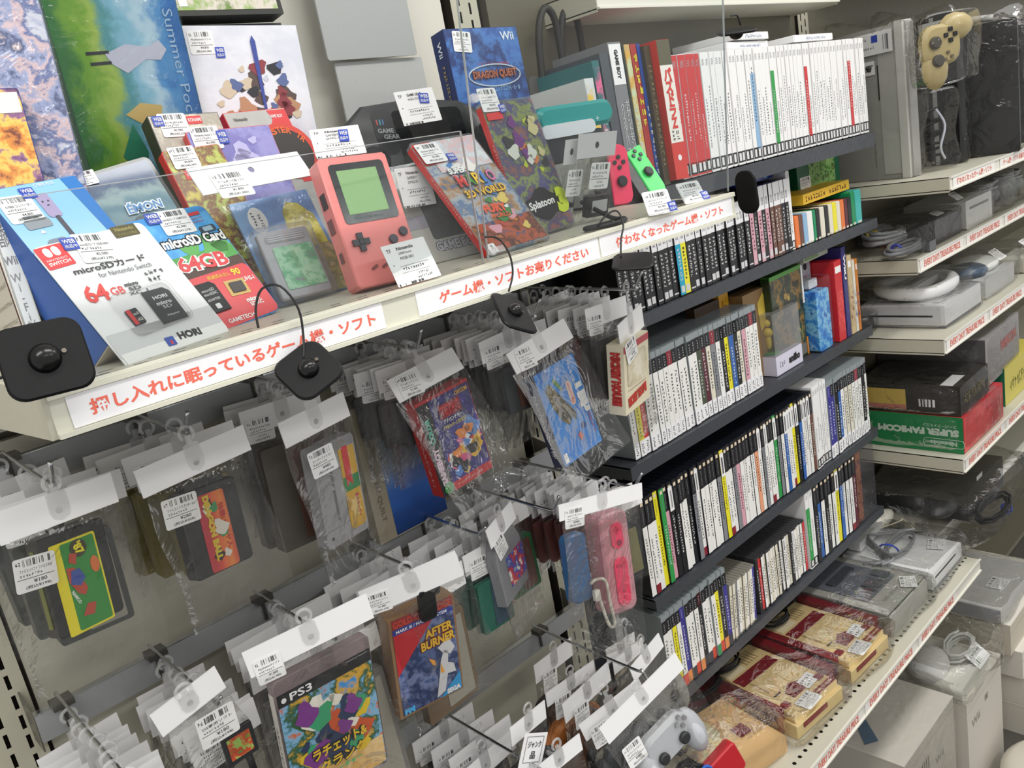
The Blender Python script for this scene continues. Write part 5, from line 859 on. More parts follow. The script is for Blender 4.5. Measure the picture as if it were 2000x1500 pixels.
part('band_lettering', G().text('GAMEBOY', 0, 0, .056, .009, 0, 0, .06), M('#e8c8e0', .4), s, tr(.0135, .012, .001, 1.5708)); part('band_lettering', G().text('COLOR', 0, 0, .035, .008, 0, 0, .06), M('#5ab8a0', .4), s, tr(.0135, .074, .001, 1.5708)); part('round_badge', G().disc(.012, .006, .008, 0, .0005, 14), M('#2f9a4a', .4), s, tr(0, .003, .001))
part('foot_lettering', G().text('ゲームボーイカラー専用', 0, 0, .045, .004), M('#f0d0c0', .4), s, tr(.026, .004, .001)); part('spine_lettering', G().text('テトリスアドベンチャー', 0, 0, .007, .09, 0, 0, 0, True), M('#f0c8c0', .4), s, Matrix.Translation((-.0006, .015, -.016)) @ Matrix.Rotation(-math.pi / 2, 4, 'Y')); part('company_lettering', G().text('CAPCOM', 0, 0, .022, .006, 0, 0, .05), M('#e0a83a', .4), s, tr(.062, .12, .0026))
# -- sea box
t, inv = hp('nemo_header', 'bagged blue game box with sea scene and Japanese title', RZ[0], bag=(.13, .17), seed=5, stk=STK['nemo_header'], skey=('ゲームボーイアドバンス', '¥1,480', '(税込¥1,628)')); w_, h_ = P['nemo_box'][7:9]
s = part('game_box', G().box(0, w_, 0, h_, -.02, 0), M('#2a2f4a', .35), t, inv @ pose('nemo_box')); part('cover_art', G().quad(.001, w_ - .001, .001, h_ - .001, 0), art('seacover', ['#1d62b8', '#2a7ad0', '#2f8ae0', '#2470c4', '#3a94e4'], 12), s, Matrix.Translation((0, 0, .0003)))
part('reef_shape', G().ext([(.012, .112), (.022, .118), (.032, .104), (.044, .082), (.046, .058), (.036, .05), (.026, .06), (.016, .085)], 0, .0003).ext([(.046, .08), (.056, .06), (.052, .05), (.044, .062)], 0, .0003), art('reef', ['#4a4430', '#7a6a3a', '#3a3a2c', '#8f7c48'], 90), s, Matrix.Translation((0, 0, .0008))); part('kelp_shape', G().ext([(.03, .118), (.036, .122), (.042, .11), (.046, .1), (.041, .1)], 0, .0002), M('#5a8a3a', .4), s, Matrix.Translation((0, 0, .0009)))
part('orange_shape', G().ext([(.045, .03), (.052, .034), (.056, .024), (.048, .02)], 0, .0003), M('#c8604a', .4), s, Matrix.Translation((0, 0, .001))); part('dark_shape', G().disc(.062, .038, .005, 0, .0003, 12), M('#1c3a7a', .4), s, Matrix.Translation((0, 0, .001))); part('title_lettering', G().text('ニモ', 0, 0, .018, .046, 0, 0, .1, True), PAPER, s, tr(.069, .052, .0012)); part('title_lettering', G().text('ファインディング', 0, 0, .008, .034, 0, 0, .02, True), PAPER, s, tr(.068, .1, .0012))
part('oval_badge', G().rbox(-.005, .005, -.018, .018, 0, .0003, .005), M('#e8b8a0', .4), s, tr(.0585, .09, .001)); part('badge_lettering', G().text('新たなる冒険', 0, 0, .006, .03, 0, 0, .02, True), M('#c8402e', .4), s, tr(.0555, .075, .0016)); part('rating_mark', G().quad(.004, .012, .004, .018, .0012), PAPER, s); part('foot_lettering', G().scrib(.078, .02, .006, .035, 9, .0012, True), M('#c85a5a', .4), s)
part('spine_lettering', G().text('ファインディング・ニモ', 0, 0, .009, .095, 0, 0, .03, True), M('#d8d8dc', .4), s, Matrix.Translation((-.0006, .015, -.015)) @ Matrix.Rotation(-math.pi / 2, 4, 'Y'))
# -- cream and red box
t, inv = hp('mouse_header', 'bagged cream game box with red lettering before the grey cases', RZ[0], bag=(.1, .165), seed=6); w_, h_ = P['mouse_box'][7:9]
s = part('game_box', G().box(0, w_, 0, h_, -.026, 0), M('#e2d9bd', .5), t, inv @ pose('mouse_box')); part('red_rule', G().quad(0, w_, h_ - .012, h_ - .002, 0), M('#b8525a', .5), s, Matrix.Translation((0, 0, .0005))); part('spine_lettering', G().text('MICKEY MOUSE', 0, 0, .08, .016, 0, 0, .12), M('#b8322a', .5), s, Matrix.Translation((-.0007, h_ - .01, -.021)) @ Matrix.Rotation(-math.pi / 2, 4, 'Y') @ Matrix.Rotation(-math.pi / 2, 4, 'Z'))
part('front_lettering', G().text('MICKEY MOUSE', 0, 0, .062, .016, 0, 0, .1), M('#c0392c', .5), s, tr(.01, .008, .0008, .12)); part('print_rule', G().box(.01, .07, .034, .0345, 0, .0002), M('#8a5a50', .5), s, Matrix.Translation((0, 0, .0006))); part('pale_panel', G().rbox(.01, w_ - .01, .04, h_ - .018, 0, .0003, .006), art('creamprint', ['#e4dcc4', '#efe8d2', '#d9cfb2', '#b8b09a', '#e8e0c8'], 30), s, Matrix.Translation((0, 0, .0006)))
part('spine_foot', G().scrib(-.02, .004, .014, .02, 5), INK, s, Matrix.Translation((-.0006, 0, -.024)) @ Matrix.Rotation(-math.pi / 2, 4, 'Y')); sticker(t, .012, -.004, .036, .032, .12, .011, ('ゲーム&ウオッチ', '¥980', '(税込¥1,078)'))
# -- cased robot game
t, inv = hp('ps3_header', 'bagged PS3 case with bright battle scene at the lower edge', RZ[1], bag=(.15, .2), seed=7, stk=STK['ps3_header'], skey=('PlayStation3ソフト', '¥1,800', '(税込¥1,980)')); w_, h_ = P['ps3_case'][7:9]
s = part('game_case', G().rbox(0, w_, 0, h_, -.014, 0, .006, .001), clear('case_tinted', '#cfc4c6', .06, 0, 1, .18, .08, '#b8a8aa'), t, inv @ pose('ps3_case')); part('cover_art', G().quad(.002, w_ - .002, .004, h_ - .03, 0), art('battle', ['#3a7ac0', '#4a96d8', '#d8a83a', '#2a5a3a', '#7fb4d8', '#c86a3a', '#e0c890', '#3f88cc'], 36, 1.8), s, Matrix.Translation((0, 0, .0004))); part('black_header', G().quad(.002, w_ - .002, h_ - .031, h_ - .016, 0), M('#1f2024', .35), s, Matrix.Translation((0, 0, .0006))); part('header_lettering', G().text('PS3', .016, h_ - .028, .026, .009, 0, 0, .02).disc(.009, h_ - .024, .003, 0, .0001, 10), M('#e6e6e8', .4), s, Matrix.Translation((0, 0, .001)))
part('header_lettering', G().text('PlayStation Network', .085, h_ - .02, .027, .0022), M('#c8c8ca', .4), s, Matrix.Translation((0, 0, .001))); part('spine_band', G().box(-.0005, .0003, .01, h_ - .016, -.012, -.002), M('#d8d4cc', .4), s); part('spine_lettering', G().text('ラチェット&クランク FUTURE', 0, 0, .09, .004), INK, s, Matrix.Translation((-.0008, .11, -.009)) @ Matrix.Rotation(-math.pi / 2, 4, 'Y') @ Matrix.Rotation(-math.pi / 2, 4, 'Z'))
blobs(s, 'cover_shape', (.01, w_ - .01, .035, .13), ['#2c5a34', '#e0c02e', '#c8562e', '#2a3a5a', '#e8e4d8', '#3aa070', '#7a3a8a'], 4, .0008, sz=.012); part('sand_art', G().quad(.003, w_ - .003, .005, .04, 0), art('sand', ['#e0b878', '#d8a860', '#e8c890', '#b8703a'], 40), s, Matrix.Translation((0, 0, .0006)))
part('title_shadow', G().text('ラチェット&', -.001, -.001, .07, .016, 0, 0, .14).text('クランク', .005, -.018, .06, .015, 0, 0, .14), INK, s, tr(.028, .055, .002, -.02)); part('title_lettering', G().text('ラチェット&', 0, 0, .068, .014, 0, 0, .03).text('クランク', .006, -.017, .058, .013, 0, 0, .03), M('#e8c02e', .4), s, tr(.028, .055, .0024, -.02)); part('title_lettering', G().text('フューチャー', 0, 0, .045, .007, 0, 0, .04), M('#4ab878', .4), s, tr(.04, .028, .0024, 0))
# -- starfighter cartridge box
t, inv = hp('ab_header', 'bagged brown-edged AFTER BURNER box with white jet picture', RZ[1], bag=(.13, .165), seed=8, stk=STK['ab_header'], skey=('メガドライブソフト', '¥1,480', '(税込¥1,628)')); w_, h_ = P['ab_box'][7:9]
s = part('game_box', G().box(-.002, w_ + .002, -.002, h_, -.026, 0), M('#8a6a4a', .5), t, inv @ pose('ab_box')); part('cover_art', G().quad(.002, w_ - .001, .001, h_ - .012, 0), art('jetcover', ['#3a4a7a', '#5a6a9a', '#2c3c66', '#7a86b0', '#34508a', '#8f9cc0'], 30, 1.2), s, Matrix.Translation((0, 0, .0004))); part('red_header', G().quad(.002, w_ - .001, h_ - .013, h_ + .0, 0), M('#8f3a3a', .4), s, Matrix.Translation((0, 0, .0005))); part('header_lettering', G().text('GOLD CARTRIDGE', 0, 0, .08, .009, 0, 0, .04), M('#c8453a', .4), s, tr(.003, h_ - .0115, .001))
part('blue_band', G().quad(.002, w_ - .001, h_ - .02, h_ - .013, 0), M('#2f3f9a', .4), s, Matrix.Translation((0, 0, .0008))); part('band_lettering', G().text('MARK III / MASTER SYSTEM', 0, 0, .07, .004, 0, 0, .02), PAPER, s, tr(.006, h_ - .0185, .0012)); part('red_corner', G().add([(.002, h_ - .02, 0), (.055, h_ - .02, 0), (.002, .055, 0)], [(0, 1, 2)]), M('#c23038', .4), s, Matrix.Translation((0, 0, .0008)))
part('title_shadow', G().text('AFTER', .006, .013, .041, .013, 0, 0, .12).text('BURNER', -.001, -.001, .05, .014, 0, 0, .12), M('#7a2a1c', .4), s, tr(.036, .074, .0012)); part('title_lettering', G().text('AFTER', .007, .0145, .039, .0115, 0, 0, .04).text('BURNER', 0, 0, .048, .012, 0, 0, .04), M('#e8b83a', .4), s, tr(.036, .074, .0018))
part('jet_body', G().ext([(.05, .004), (.056, .03), (.06, .05), (.066, .064), (.072, .06), (.07, .045), (.078, .04), (.08, .028), (.068, .03), (.062, .008)], 0, .0004).ext([(.058, .07), (.074, .078), (.082, .062), (.075, .055), (.065, .06)], 0, .0004), M('#d8d8dc', .4), s, Matrix.Translation((0, 0, .0012))); part('flame', G().ext([(.044, .062), (.052, .056), (.053, .048), (.048, .052)], 0, .0003).ext([(.06, .048), (.064, .034), (.058, .036)], 0, .0003), M('#f0a84a', .4), s, Matrix.Translation((0, 0, .0018)))
part('corner_triangle', G().add([(w_ - .001, .001, 0), (w_ - .001, .026, 0), (.055, .001, 0)], [(0, 1, 2)]), M('#2f9ad8', .4), s, Matrix.Translation((0, 0, .0014))); part('company_lettering', G().text('SEGA', 0, 0, .02, .007, 0, 0, .06), PAPER, s, tr(.064, .002, .002)); part('fm_lettering', G().text('FM', 0, 0, .014, .008, 0, 0, .08), M('#4aa8e0', .4), s, tr(.004, .002, .0016))
part('security_clip', G().rbox(.036, .058, h_ - .012, h_ + .03, .004, .014, .005, .002).rbox(.05, .066, h_ + .016, h_ + .03, .004, .013, .005, .002), BLACK, s); part('wire_ring', G().tube([(.05 + .009 * math.cos(a), h_ + .034 + .012 * math.sin(a), .006) for a in [i * .45 for i in range(15)]], .0009, 5), STEEL, s)
# -- tiny game card
t = pack('tiny green-labelled game card hanging in a clear bag', pose('ds_stk') @ Matrix.Translation((-.02, .022, -.002)), .07, .03, .034, bag=(.075, .1), seed=9); inv = t.matrix_world.inverted()
T = Matrix.Translation((.082, .136, -.404)) @ R0; s = part('game_card', G().rbox(0, .034, 0, .036, -.004, 0, .002, .0004), M('#232428', .4), t, inv @ T); part('card_label', G().rbox(.0045, .0295, .005, .029, 0, .0004, .001), art('greencard', ['#6a9a4a', '#8fb45a', '#b83a2a', '#5a8a3c', '#e0e0d0'], 90), s, Matrix.Translation((0, 0, .0003)))
sticker(t, 0, 0, .04, .034, z=0, key=('DS専用ソフト', '¥180', '(税込¥198)'), T=inv @ Matrix.Translation((.083, .133, -.352)) @ R0)
# -- slanted grey cartridge
t, inv = hp('n64_header', 'bagged grey cartridge hanging slanted, with white picture label', RZ[1], bag=(.1, .15), seed=10, stk=STK['n64_header']); w_, h_ = P['n64_cart'][7:9]; h_ += .01
s = smooth_by(part('game_cartridge', G().ext([(0, 0), (w_, 0), (w_, h_ * .72), (w_ * .85, h_ * .93), (w_ * .5, h_), (w_ * .15, h_ * .93), (0, h_ * .72)], -.018, 0, ch=.0015), M('#86878c', .4), t, inv @ pose('n64_cart'))); part('cartridge_label', G().rbox(.024, .078, .017, .063, 0, .0005, .002), art('whitepic', ['#e8e6dc', '#f0eee6', '#c83a3a', '#3a5ab0', '#e6e4da', '#d8a83a'], 55), s, Matrix.Translation((0, 0, .0003)))
# -- pink remote
t, inv = hp('mote_header', 'bagged pink remote in a frosted sleeve beside the game rack', RZ[1], bag=(.135, .215), seed=11, stk=STK['mote_header'], skey=('Wiiリモコン', '¥980', '(税込¥1,078)')); w_, h_ = P['mote'][7:9]; T = inv @ pose('mote')
s = smooth_by(part('remote_body', G().rbox(.002, w_ - .002, .004, h_ - .01, -.03, .001, .006, .002), M('#ee4a78', .3), t, T)); part('frosted_sleeve', G().rbox(-.006, w_ + .003, -.002, h_ + .006, -.034, .0025, .012, .003), clear('pink_silicone', '#f6d8de', .05, 0, 1, .5, .35, '#f0b8c4'), t, T)
part('upper_panel', G().rbox(-.0115, .0115, -.019, .019, 0, .002, .009, .0005), M('#e83560', .3), s, tr(.022, .113, .003)); part('lower_panel', G().rbox(-.0125, .0125, -.036, .036, 0, .002, .01, .0005), M('#e83560', .3), s, tr(.0222, .045, .003))
part('direction_pad', G().box(-.006, .006, -.002, .002, 0, .001).box(-.002, .002, -.006, .006, 0, .001), M('#d0244e', .3), s, tr(.022, .122, .0052)); part('round_button', G().disc(0, 0, .0045, 0, .001, 14), M('#8f2a48', .3), s, tr(.024, .102, .0052))
for x, y in ((.015, .07), (.022, .0685), (.029, .071), (.022, .022), (.022, .03)): part('round_button', G().disc(0, 0, .0022, 0, .001, 10), M('#c02a50', .3), s, tr(x, y, .0052))
part('panel_lettering', G().text('Wii', 0, 0, .009, .004), M('#f4a8bc', .4), s, tr(.018, .011, .0055)); part('wrist_strap', G().tube([(-.03, .055, -.005), (-.024, .06, 0), (-.01, .055, .004), (-.008, .02, .006), (-.004, -.01, .006), (-.012, -.012, .004), (-.018, .01, .002), (-.024, .045, 0)], .0024, 7), M('#cfcabd', .5), t, T, True); part('strap_lock', G().rbox(-.031, -.021, .03, .046, -.003, .003, .002), M('#dcd9d0', .4), t, T)
part('blue_controller_shape', G().rbox(-.06, -.022, .03, .13, -.03, -.01, .01, .003), M('#2f5f8f', .35), t, T)
# -- beige and blue box behind
t = thing('boxed_item', 'beige and blue boxed item hanging behind the red-edged game box', 'boxed item', Matrix.Translation((.415, .315, -.35)) @ R0); part('box_shell', G().box(0, .125, 0, .2, -.02, 0), M('#a89f8a', .5), t); part('blue_print', G().quad(.03, .124, .002, .15, .0005), art('deepblue', ['#12264a', '#1c4a96', '#2a66c0', '#3f7ad0', '#8fb0dc'], 6, .2, 1, .2, .4, .16, .2), t); lett(t, 'MYTH QUILT', (.015, .07, .08, .008, -1.57), M('#6f685a', .5), .001); sticker(t, .05, .165, .036, .03, -.05, .0012)
# -- stacks of packages behind the front ones
def rng(a, b, n): return [a + (b - a) * i / max(n - 1, 1) for i in range(n)]
stack(.021, 0, rng(.31, .225, 3), 'with the baseball cartridge', csize=(.07, .1, .017), col='#3a3d3a')
stack(.153, 0, rng(.31, .235, 3), 'with the orange-labelled cartridge', csize=(.07, .1, .018), col='#7a6f3a')
stack(.30, 0, rng(.315, .258, 4), 'with the gold-labelled cartridge', w_=.105, csize=(.085, .13, .018), col='#5b5650')
stack(.464, 0, rng(.315, .235, 8), 'with the red-edged box', w_=.115, csize=(.06, .06, .008), col='#54565a')
stack(.619, 0, rng(.315, .185, 13), 'with the blue sea-scene box', w_=.115, csize=(.058, .065, .007), col='#505255')
stack(.777, 0, rng(.30, .19, 7), 'with the cream box', w_=.12, csize=(.075, .1, .012), col='#6a3a34')
stack(.777, 0, [.175, .15], 'tip with the cream box', w_=.10, csize=(.065, .09, .01), col='#6c6c6c', yaw=.12, jit=.002)
stack(-.008, 1, rng(.30, .14, 9), 'beside the slotted upright', w_=.085, h_=.032, drop=.03, bagh=.09, csize=(.034, .036, .004), col='#2c2d30', jit=.003)
stack(.097, 1, rng(.31, .165, 8), 'with the tiny game card', w_=.08, h_=.034, drop=.026, bagh=.09, csize=(.034, .036, .004), col='#2c2d30', jit=.006)
stack(.236, 1, rng(.31, .165, 6), 'with the robot-scene game', w_=.14, h_=.032, bagh=.19, csize=(.12, .165, .012), col='#6e6a68', stickers=False)
stack(.388, 1, rng(.31, .185, 6), 'with the starfighter box', w_=.13, h_=.034, bagh=.16, csize=(.09, .13, .014), col='#6a5a48', stickers=False)
stack(.499, 1, rng(.31, .20, 5), 'before the slanted cartridge', w_=.085, h_=.03, bagh=.11, csize=(.06, .075, .008), col='#2a6a5a')
stack(.60, 1, rng(.31, .26, 3), 'with the slanted grey cartridge', w_=.08, h_=.034, bagh=.13, csize=(.06, .09, .012), col='#2f6a44')
stack(.71, 1, rng(.315, .18, 11), 'with the pink remote', w_=.075, h_=.038, bagh=.11, csize=(.06, .07, .007), col='#7a4a48', yaw=.1)
stack(.71, 1, [.165, .14], 'tip of the pink remote', w_=.09, h_=.032, bagh=.12, csize=(.05, .08, .02), col='#26282c', yaw=-.3, jit=.004, stickers=False)
# -- controllers on the lowest rail
def ctrl_pack(pn, lab, col, seed, key='g', cw=.12, bh=.2, loose=None):
    p = P[pn]; stk = L.get(pn, {}).get('sticker'); t_, iv = hp(pn, lab, RZ[2], bag=(p[7] * 1.05, bh), seed=seed, cat='controller', name='bagged_controller', tab=True, stk=None)
    if stk: sticker(t_, stk[0], stk[1] - .012, .034, .036, -.08, .006, key=key)
    w_ = p[7]; g = G(); cx = w_ / 2; y = -.07
    g.rbox(cx - .045, cx + .045, y - .03, y + .025, -.022, .002, .02, .006); s_ = smooth_by(part('controller_body', g, M(col, .4), t_))
    for sx in (-1, 1): smooth_by(part('controller_grip', G().ball((cx + sx * .045, y - .025, -.01), .02, .042, .018), M(col, .4), s_)); part('thumb_stick', G().disc(cx + sx * .022, y - .012, .009, .002, .01, 14, ch=.002), M('#2a2a2c', .5), s_)
    for a_, b_ in ((.008, 0), (-.008, 0), (0, .008), (0, -.008)): part('round_button', G().disc(cx + .03 + a_, y + .012 + b_, .0035, .002, .006, 10), M('#9a9a9c', .4), s_)
    pts = []
    for i in range(40):
        a_ = i * .55; pts.append((cx + .025 * math.cos(a_) * (1 + .1 * math.sin(i)), y - .085 + .028 * math.sin(a_), -.006 + .012 * math.sin(i * 1.3)))
    part('coiled_cord', G().tube(pts, .0028, 6), M('#1c1c1e', .5), t_, None, True); return t_
ctrl_pack('gc1', 'bagged dark controller farthest back on the lowest rail', '#3a3c40', 1)
ctrl_pack('gc2', 'bagged orange controller on the lowest rail', '#c87a3a', 2)
ctrl_pack('gc3', 'bagged brown controller on the lowest rail', '#5f3c2a', 3)
ctrl_pack('gc4', 'bagged grey controller just behind the white one', '#4c4f54', 4)
t = ctrl_pack('gc5', 'bagged white controller with black cord at the rail tip', '#c9ccd2', 5, ('Wii クラシックコントローラ', '¥980', '(税込¥1,078)'), bh=.22); part('cord_tie', G().tube([(.1 + .011 * math.cos(a), -.155 + .016 * math.sin(a), .012) for a in [i * .5 for i in range(13)]], .0022, 6), M('#2a62c0', .4), t)
part('red_plug', G().rbox(.105, .165, -.2, -.15, -.01, .01, .006, .002), M('#b8222a', .3), t)
for i, pn in enumerate(('card_r1', 'card_r2', 'card_r3')): ctrl_pack(pn, 'bagged accessory under blank card right of lowest hook tip, %s from the back' % ORD[i], ('#4a4a4c', '#55504a', '#8a8a84')[i], 6 + i, bh=.17)
for i, (pn, c) in enumerate((('gc_l1', '#2a2b2e'), ('gc_l2', '#26272a'))): ctrl_pack(pn, 'bagged black accessory at the bottom of the lowest rail, %s from the back' % ORD[i], c, 9 + i)
stack(.442, 2, rng(.31, .20, 4), 'at the bottom beside the junk notice', w_=.12, h_=.034, bagh=.16, csize=(.07, .09, .02), col='#3c3c3e', cat='controller')
stack(.24, 2, rng(.3, .2, 3), 'below the robot-scene game', w_=.12, h_=.034, bagh=.16, csize=(.07, .09, .02), col='#3c3c3e')
t = thing('junk_notice', 'white slip lettered junk item standing among the lowest packages', 'paper slip', Matrix.Translation((.405, .115, -.66)) @ Matrix.Rotation(.55, 4, 'Y') @ R0); part('slip_card', G().rbox(0, .045, 0, .075, -.0005, 0, .001), PAPER, t); part('slip_frame', G().box(.006, .039, .036, .0365, 0, .0002).box(.006, .039, .07, .0705, 0, .0002).box(.006, .0065, .036, .07, 0, .0002).box(.0385, .039, .036, .07, 0, .0002), INK, t, Matrix.Translation((0, 0, .0003))); lett(t, 'ジャンク', (.0225, .06, .026, .009, 0), INK, .0008, .02); lett(t, '品', (.0225, .046, .01, .01, 0), INK, .0008, .02); part('slip_barcode', G().bars(.008, .012, .03, .012, 18), INK, t, Matrix.Translation((0, 0, .0006)))

# ================================================================== far white shelving
PR = M('#dfddd2', .4); WLAB = M('#efece6', .35); REDT = M('#e2705c', .5)
def wshelf(lab, x0, x1, yf, zt, th=.03, texts=(), yb=.40, name='white_shelf', holes=False):
    t_ = thing(name, lab, 'shelf', Matrix.Translation((x0, yf, zt)) @ R0); wd = x1 - x0; dp = yb - yf
    part('shelf_board', G().box(0, wd, -.002, 0, -dp, -.05 if holes else 0).box(0, wd, -th, -th + .002, -dp, 0), SHELF, t_)
    if holes:
        g = G(); n = int(wd / .0205)
        for i in range(n): g.hole(i * wd / n, (i + 1) * wd / n, -.05, 0, (i + .5) * wd / n, -.028, .0042, .0042, 0)
        part('perforated_strip', g, SHELF, t_, Matrix.Rotation(math.pi / 2, 4, 'X'))
    for xx in (0, wd - .002): part('end_flange', G().box(xx, xx + .002, -th - .004, .0, -dp, 0), SHELF_D, t_)
    part('price_rail', G().box(0, wd, -th, .0, 0, .002).box(0, wd, -th, -th + .003, .002, .006).box(0, wd, -.003, .001, .002, .005), PR, t_)
    for (a, b, s) in texts:
        c = part('shelf_label', G().rbox(a - x0, b - x0, -th + .002, -.002, 0, .0006, .0005), WLAB, t_, Matrix.Translation((0, 0, .0026))); part('label_lettering', G().text(s, a - x0 + (b - a) * .08, -th * .76, (b - a) * .84, th * .5, 0, 0, .03), REDT, c, Matrix.Translation((0, 0, .0009)))
    return t_
EV = 'EVERY DAY! TREASURE PRICE'; JP = '使わなくなったゲーム機・ソフト'
wshelf('top white shelf of the far bay, under the standing consoles', 1.90, 4.0, .075, -.081, .03, ((1.915, 2.19, JP), (2.23, 2.5, 'ゲーム機・ソフトお売りください'), (2.53, 2.8, JP)))
wshelf('second white shelf of the far bay, with bagged black and white consoles', 1.90, 4.0, .155, -.264, .034, ((1.91, 2.19, EV), (2.215, 2.49, EV), (2.515, 2.79, EV)))
wshelf('third white shelf of the far bay, holding the white steering wheel', 1.90, 4.0, .105, -.461, .035, ((1.91, 2.19, EV), (2.21, 2.49, EV), (2.515, 2.79, EV)))
wshelf('fourth white shelf of the far bay, holding the green console box', 1.90, 4.0, .075, -.765, .034, ((1.91, 2.19, EV), (2.21, 2.49, EV), (2.515, 2.79, EV)))
wshelf('lowest white shelf below the game racks, holding red and cream consoles', .86, 1.905, .05, -1.03, .032, ((1.03, 1.23, EV), (1.245, 1.5, EV), (1.515, 1.74, EV)), holes=True)
wshelf('lowest far white shelf under the bagged black console', 1.93, 3.2, .16, -1.0, .03, ())
wshelf('high white shelf edge over the row of white cases', 1.0, 1.84, .27, .372, .035, (), yb=.43)
wshelf('high shelf over the far bay', 1.93, 4.0, .14, .42, .03, (), yb=.43)
def wrap(parent, x0, x1, y0, y1, z0, z1, seed=0, n=10, amp=.006, mat=None, name='plastic_wrap'):
    """loose clear plastic bag draped round a box-shaped item"""
    r = random.Random(seed); g = G(); cx, cy, cz = (x0 + x1) / 2, (y0 + y1) / 2, (z0 + z1) / 2; hx, hy, hz = (x1 - x0) / 2, (y1 - y0) / 2, (z1 - z0) / 2
    rid = [(r.uniform(-1, 1), r.uniform(-1, 1), r.uniform(-1, 1), r.uniform(0, 6), r.uniform(25, 60)) for _ in range(6)]
    def P3(u, v, f):
        a = (u, v, 1) if f == 0 else (u, v, -1) if f == 1 else (u, 1, v) if f == 2 else (u, -1, v) if f == 3 else (1, u, v) if f == 4 else (-1, u, v)
        m = 0
        for (p, q, s, ph, fr) in rid: m += math.sin((a[0] * p * hx + a[1] * q * hy + a[2] * s * hz) * fr + ph)
        k = 1 + amp * m / max(min(hx, hy, hz), .03) * .08
        l = (abs(a[0]) ** 8 + abs(a[1]) ** 8 + abs(a[2]) ** 8) ** (-.125)
        return (cx + a[0] * hx * k * l * 1.04, cy + a[1] * hy * k * l * 1.04, cz + a[2] * hz * k * l * 1.04)
    for f in range(6):
        g.add([P3(-1 + 2 * i / n, -1 + 2 * j / n, f) for j in range(n + 1) for i in range(n + 1)], [(j * (n + 1) + i, j * (n + 1) + i + 1, (j + 1) * (n + 1) + i + 1, (j + 1) * (n + 1) + i) for j in range(n) for i in range(n)])
    return part(name, g, mat or BAGC, parent, None, True)
def coil(parent, c, rx, ry, n, r, mat, name='cable', h=.02, seed=0):
    q = random.Random(seed); pts = []
    for i in range(n * 10):
        a = i * 2 * math.pi / 10; k = 1 + .12 * math.sin(i * .37 + seed); pts.append((c[0] + rx * k * math.cos(a), c[1] + h * i / (n * 10) + .004 * math.sin(i * .7), c[2] + ry * k * math.sin(a)))
    return part(name, G().tube(pts, r, 6), mat, parent, None, True)
# local frames below: x right, y up, z towards the aisle (origin at front-left-bottom corner of each item)
def item(name, lab, cat, x, y, z, yaw=0, group=None): return thing(name, lab, cat, at(x, y, z, yaw), group)
# -- lowest shelf: cream consoles
def famicom(x, y, lab, yaw=-.08, seed=0, notes=True):
    t_ = item('game_console', lab, 'game console', x, y, -1.029, yaw); W_, D_ = .158, .225; cr = M('#e0c68f', .35); mr = M('#7c1620', .35)
    smooth_by(part('console_base', G().ext([(0, 0), (W_, 0), (W_, .03), (0, .03)], -D_, 0, None, .002), M('#d8c088', .4), t_)); smooth_by(part('console_top', G().rbox(.006, W_ - .006, .03, .048, -D_ + .005, -.008, .004), cr, t_))
    top = Matrix.Translation((0, .0485, 0)) @ Matrix.Rotation(-math.pi / 2, 4, 'X')           # plane x, depth (y up the picture = away)
    part('maroon_band', G().quad(.02, .138, .135, .165, 0), mr, t_, top); part('cream_plate', G().quad(.022, .075, .17, .215, .0005), M('#efe0bb', .35), t_, top); part('cartridge_flap', G().box(.035, .125, .085, .13, 0, .004), cr, t_, top)
    s_ = part('eject_plate', G().ext([(.052, .03), (.106, .03), (.106, .052), (.079, .066), (.052, .052)], 0, .002), mr, t_, top @ Matrix.Translation((0, .008, 0))); part('eject_lever', G().box(.07, .088, .03, .05, .002, .006), mr, s_)
    part('slider_slot', G().box(.03, .05, .068, .071, 0, .0006), INK, t_, top); part('power_button', G().rbox(.012, .03, .03, .045, 0, .004, .002), mr, t_, top); part('reset_button', G().rbox(.125, .145, .03, .045, 0, .004, .002), mr, t_, top)
    part('name_plate', G().box(.02, .10, .01, .02, 0, .001), mr, t_, Matrix.Translation((0, .008, .001))); part('top_plate', G().quad(.09, .148, .008, .022, .0006), M('#8c2430', .35), t_, top); part('plate_lettering', G().text('FAMILY COMPUTER', .092, .012, .052, .005, .001, 0, .03), M('#ead6a8', .4), t_, top)
    for xx in (-.018, W_ - .004): smooth_by(part('controller_dock', G().box(xx, xx + .022, .005, .058, -D_ + .01, -.03), mr, t_)); 
    for i in range(5): part('vent_line', G().quad(.085 + .009 * i, .088 + .009 * i, .175, .21, .0006), M('#b59f70', .5), t_, top)
    if notes: sticker(t_, 0, 0, .05, .034, z=0, T=top @ tr(.06, .012, .0022, .1)); s_ = part('notice_slip', G().rbox(0, .046, 0, .03, 0, .0003, .001), PAPER, t_, top @ tr(.09, .03, .003, .1)); part('slip_print', G().scrib(.005, .017, .036, .008, 5).scrib(.005, .005, .036, .008, 5), INK, s_, Matrix.Translation((0, 0, .0005)))
    coil(t_, (.05, .055, -D_ + .02), .035, .022, 3, .0026, BLACK, seed=seed); wrap(t_, -.026, W_ + .026, -.0, .064, -D_ - .02, .012, seed); return t_
famicom(1.075, .10, 'red and cream console in clear wrap, nearer of the two', -.1, 1); famicom(1.285, .09, 'red and cream console in clear wrap beside the grey console', -.06, 2)
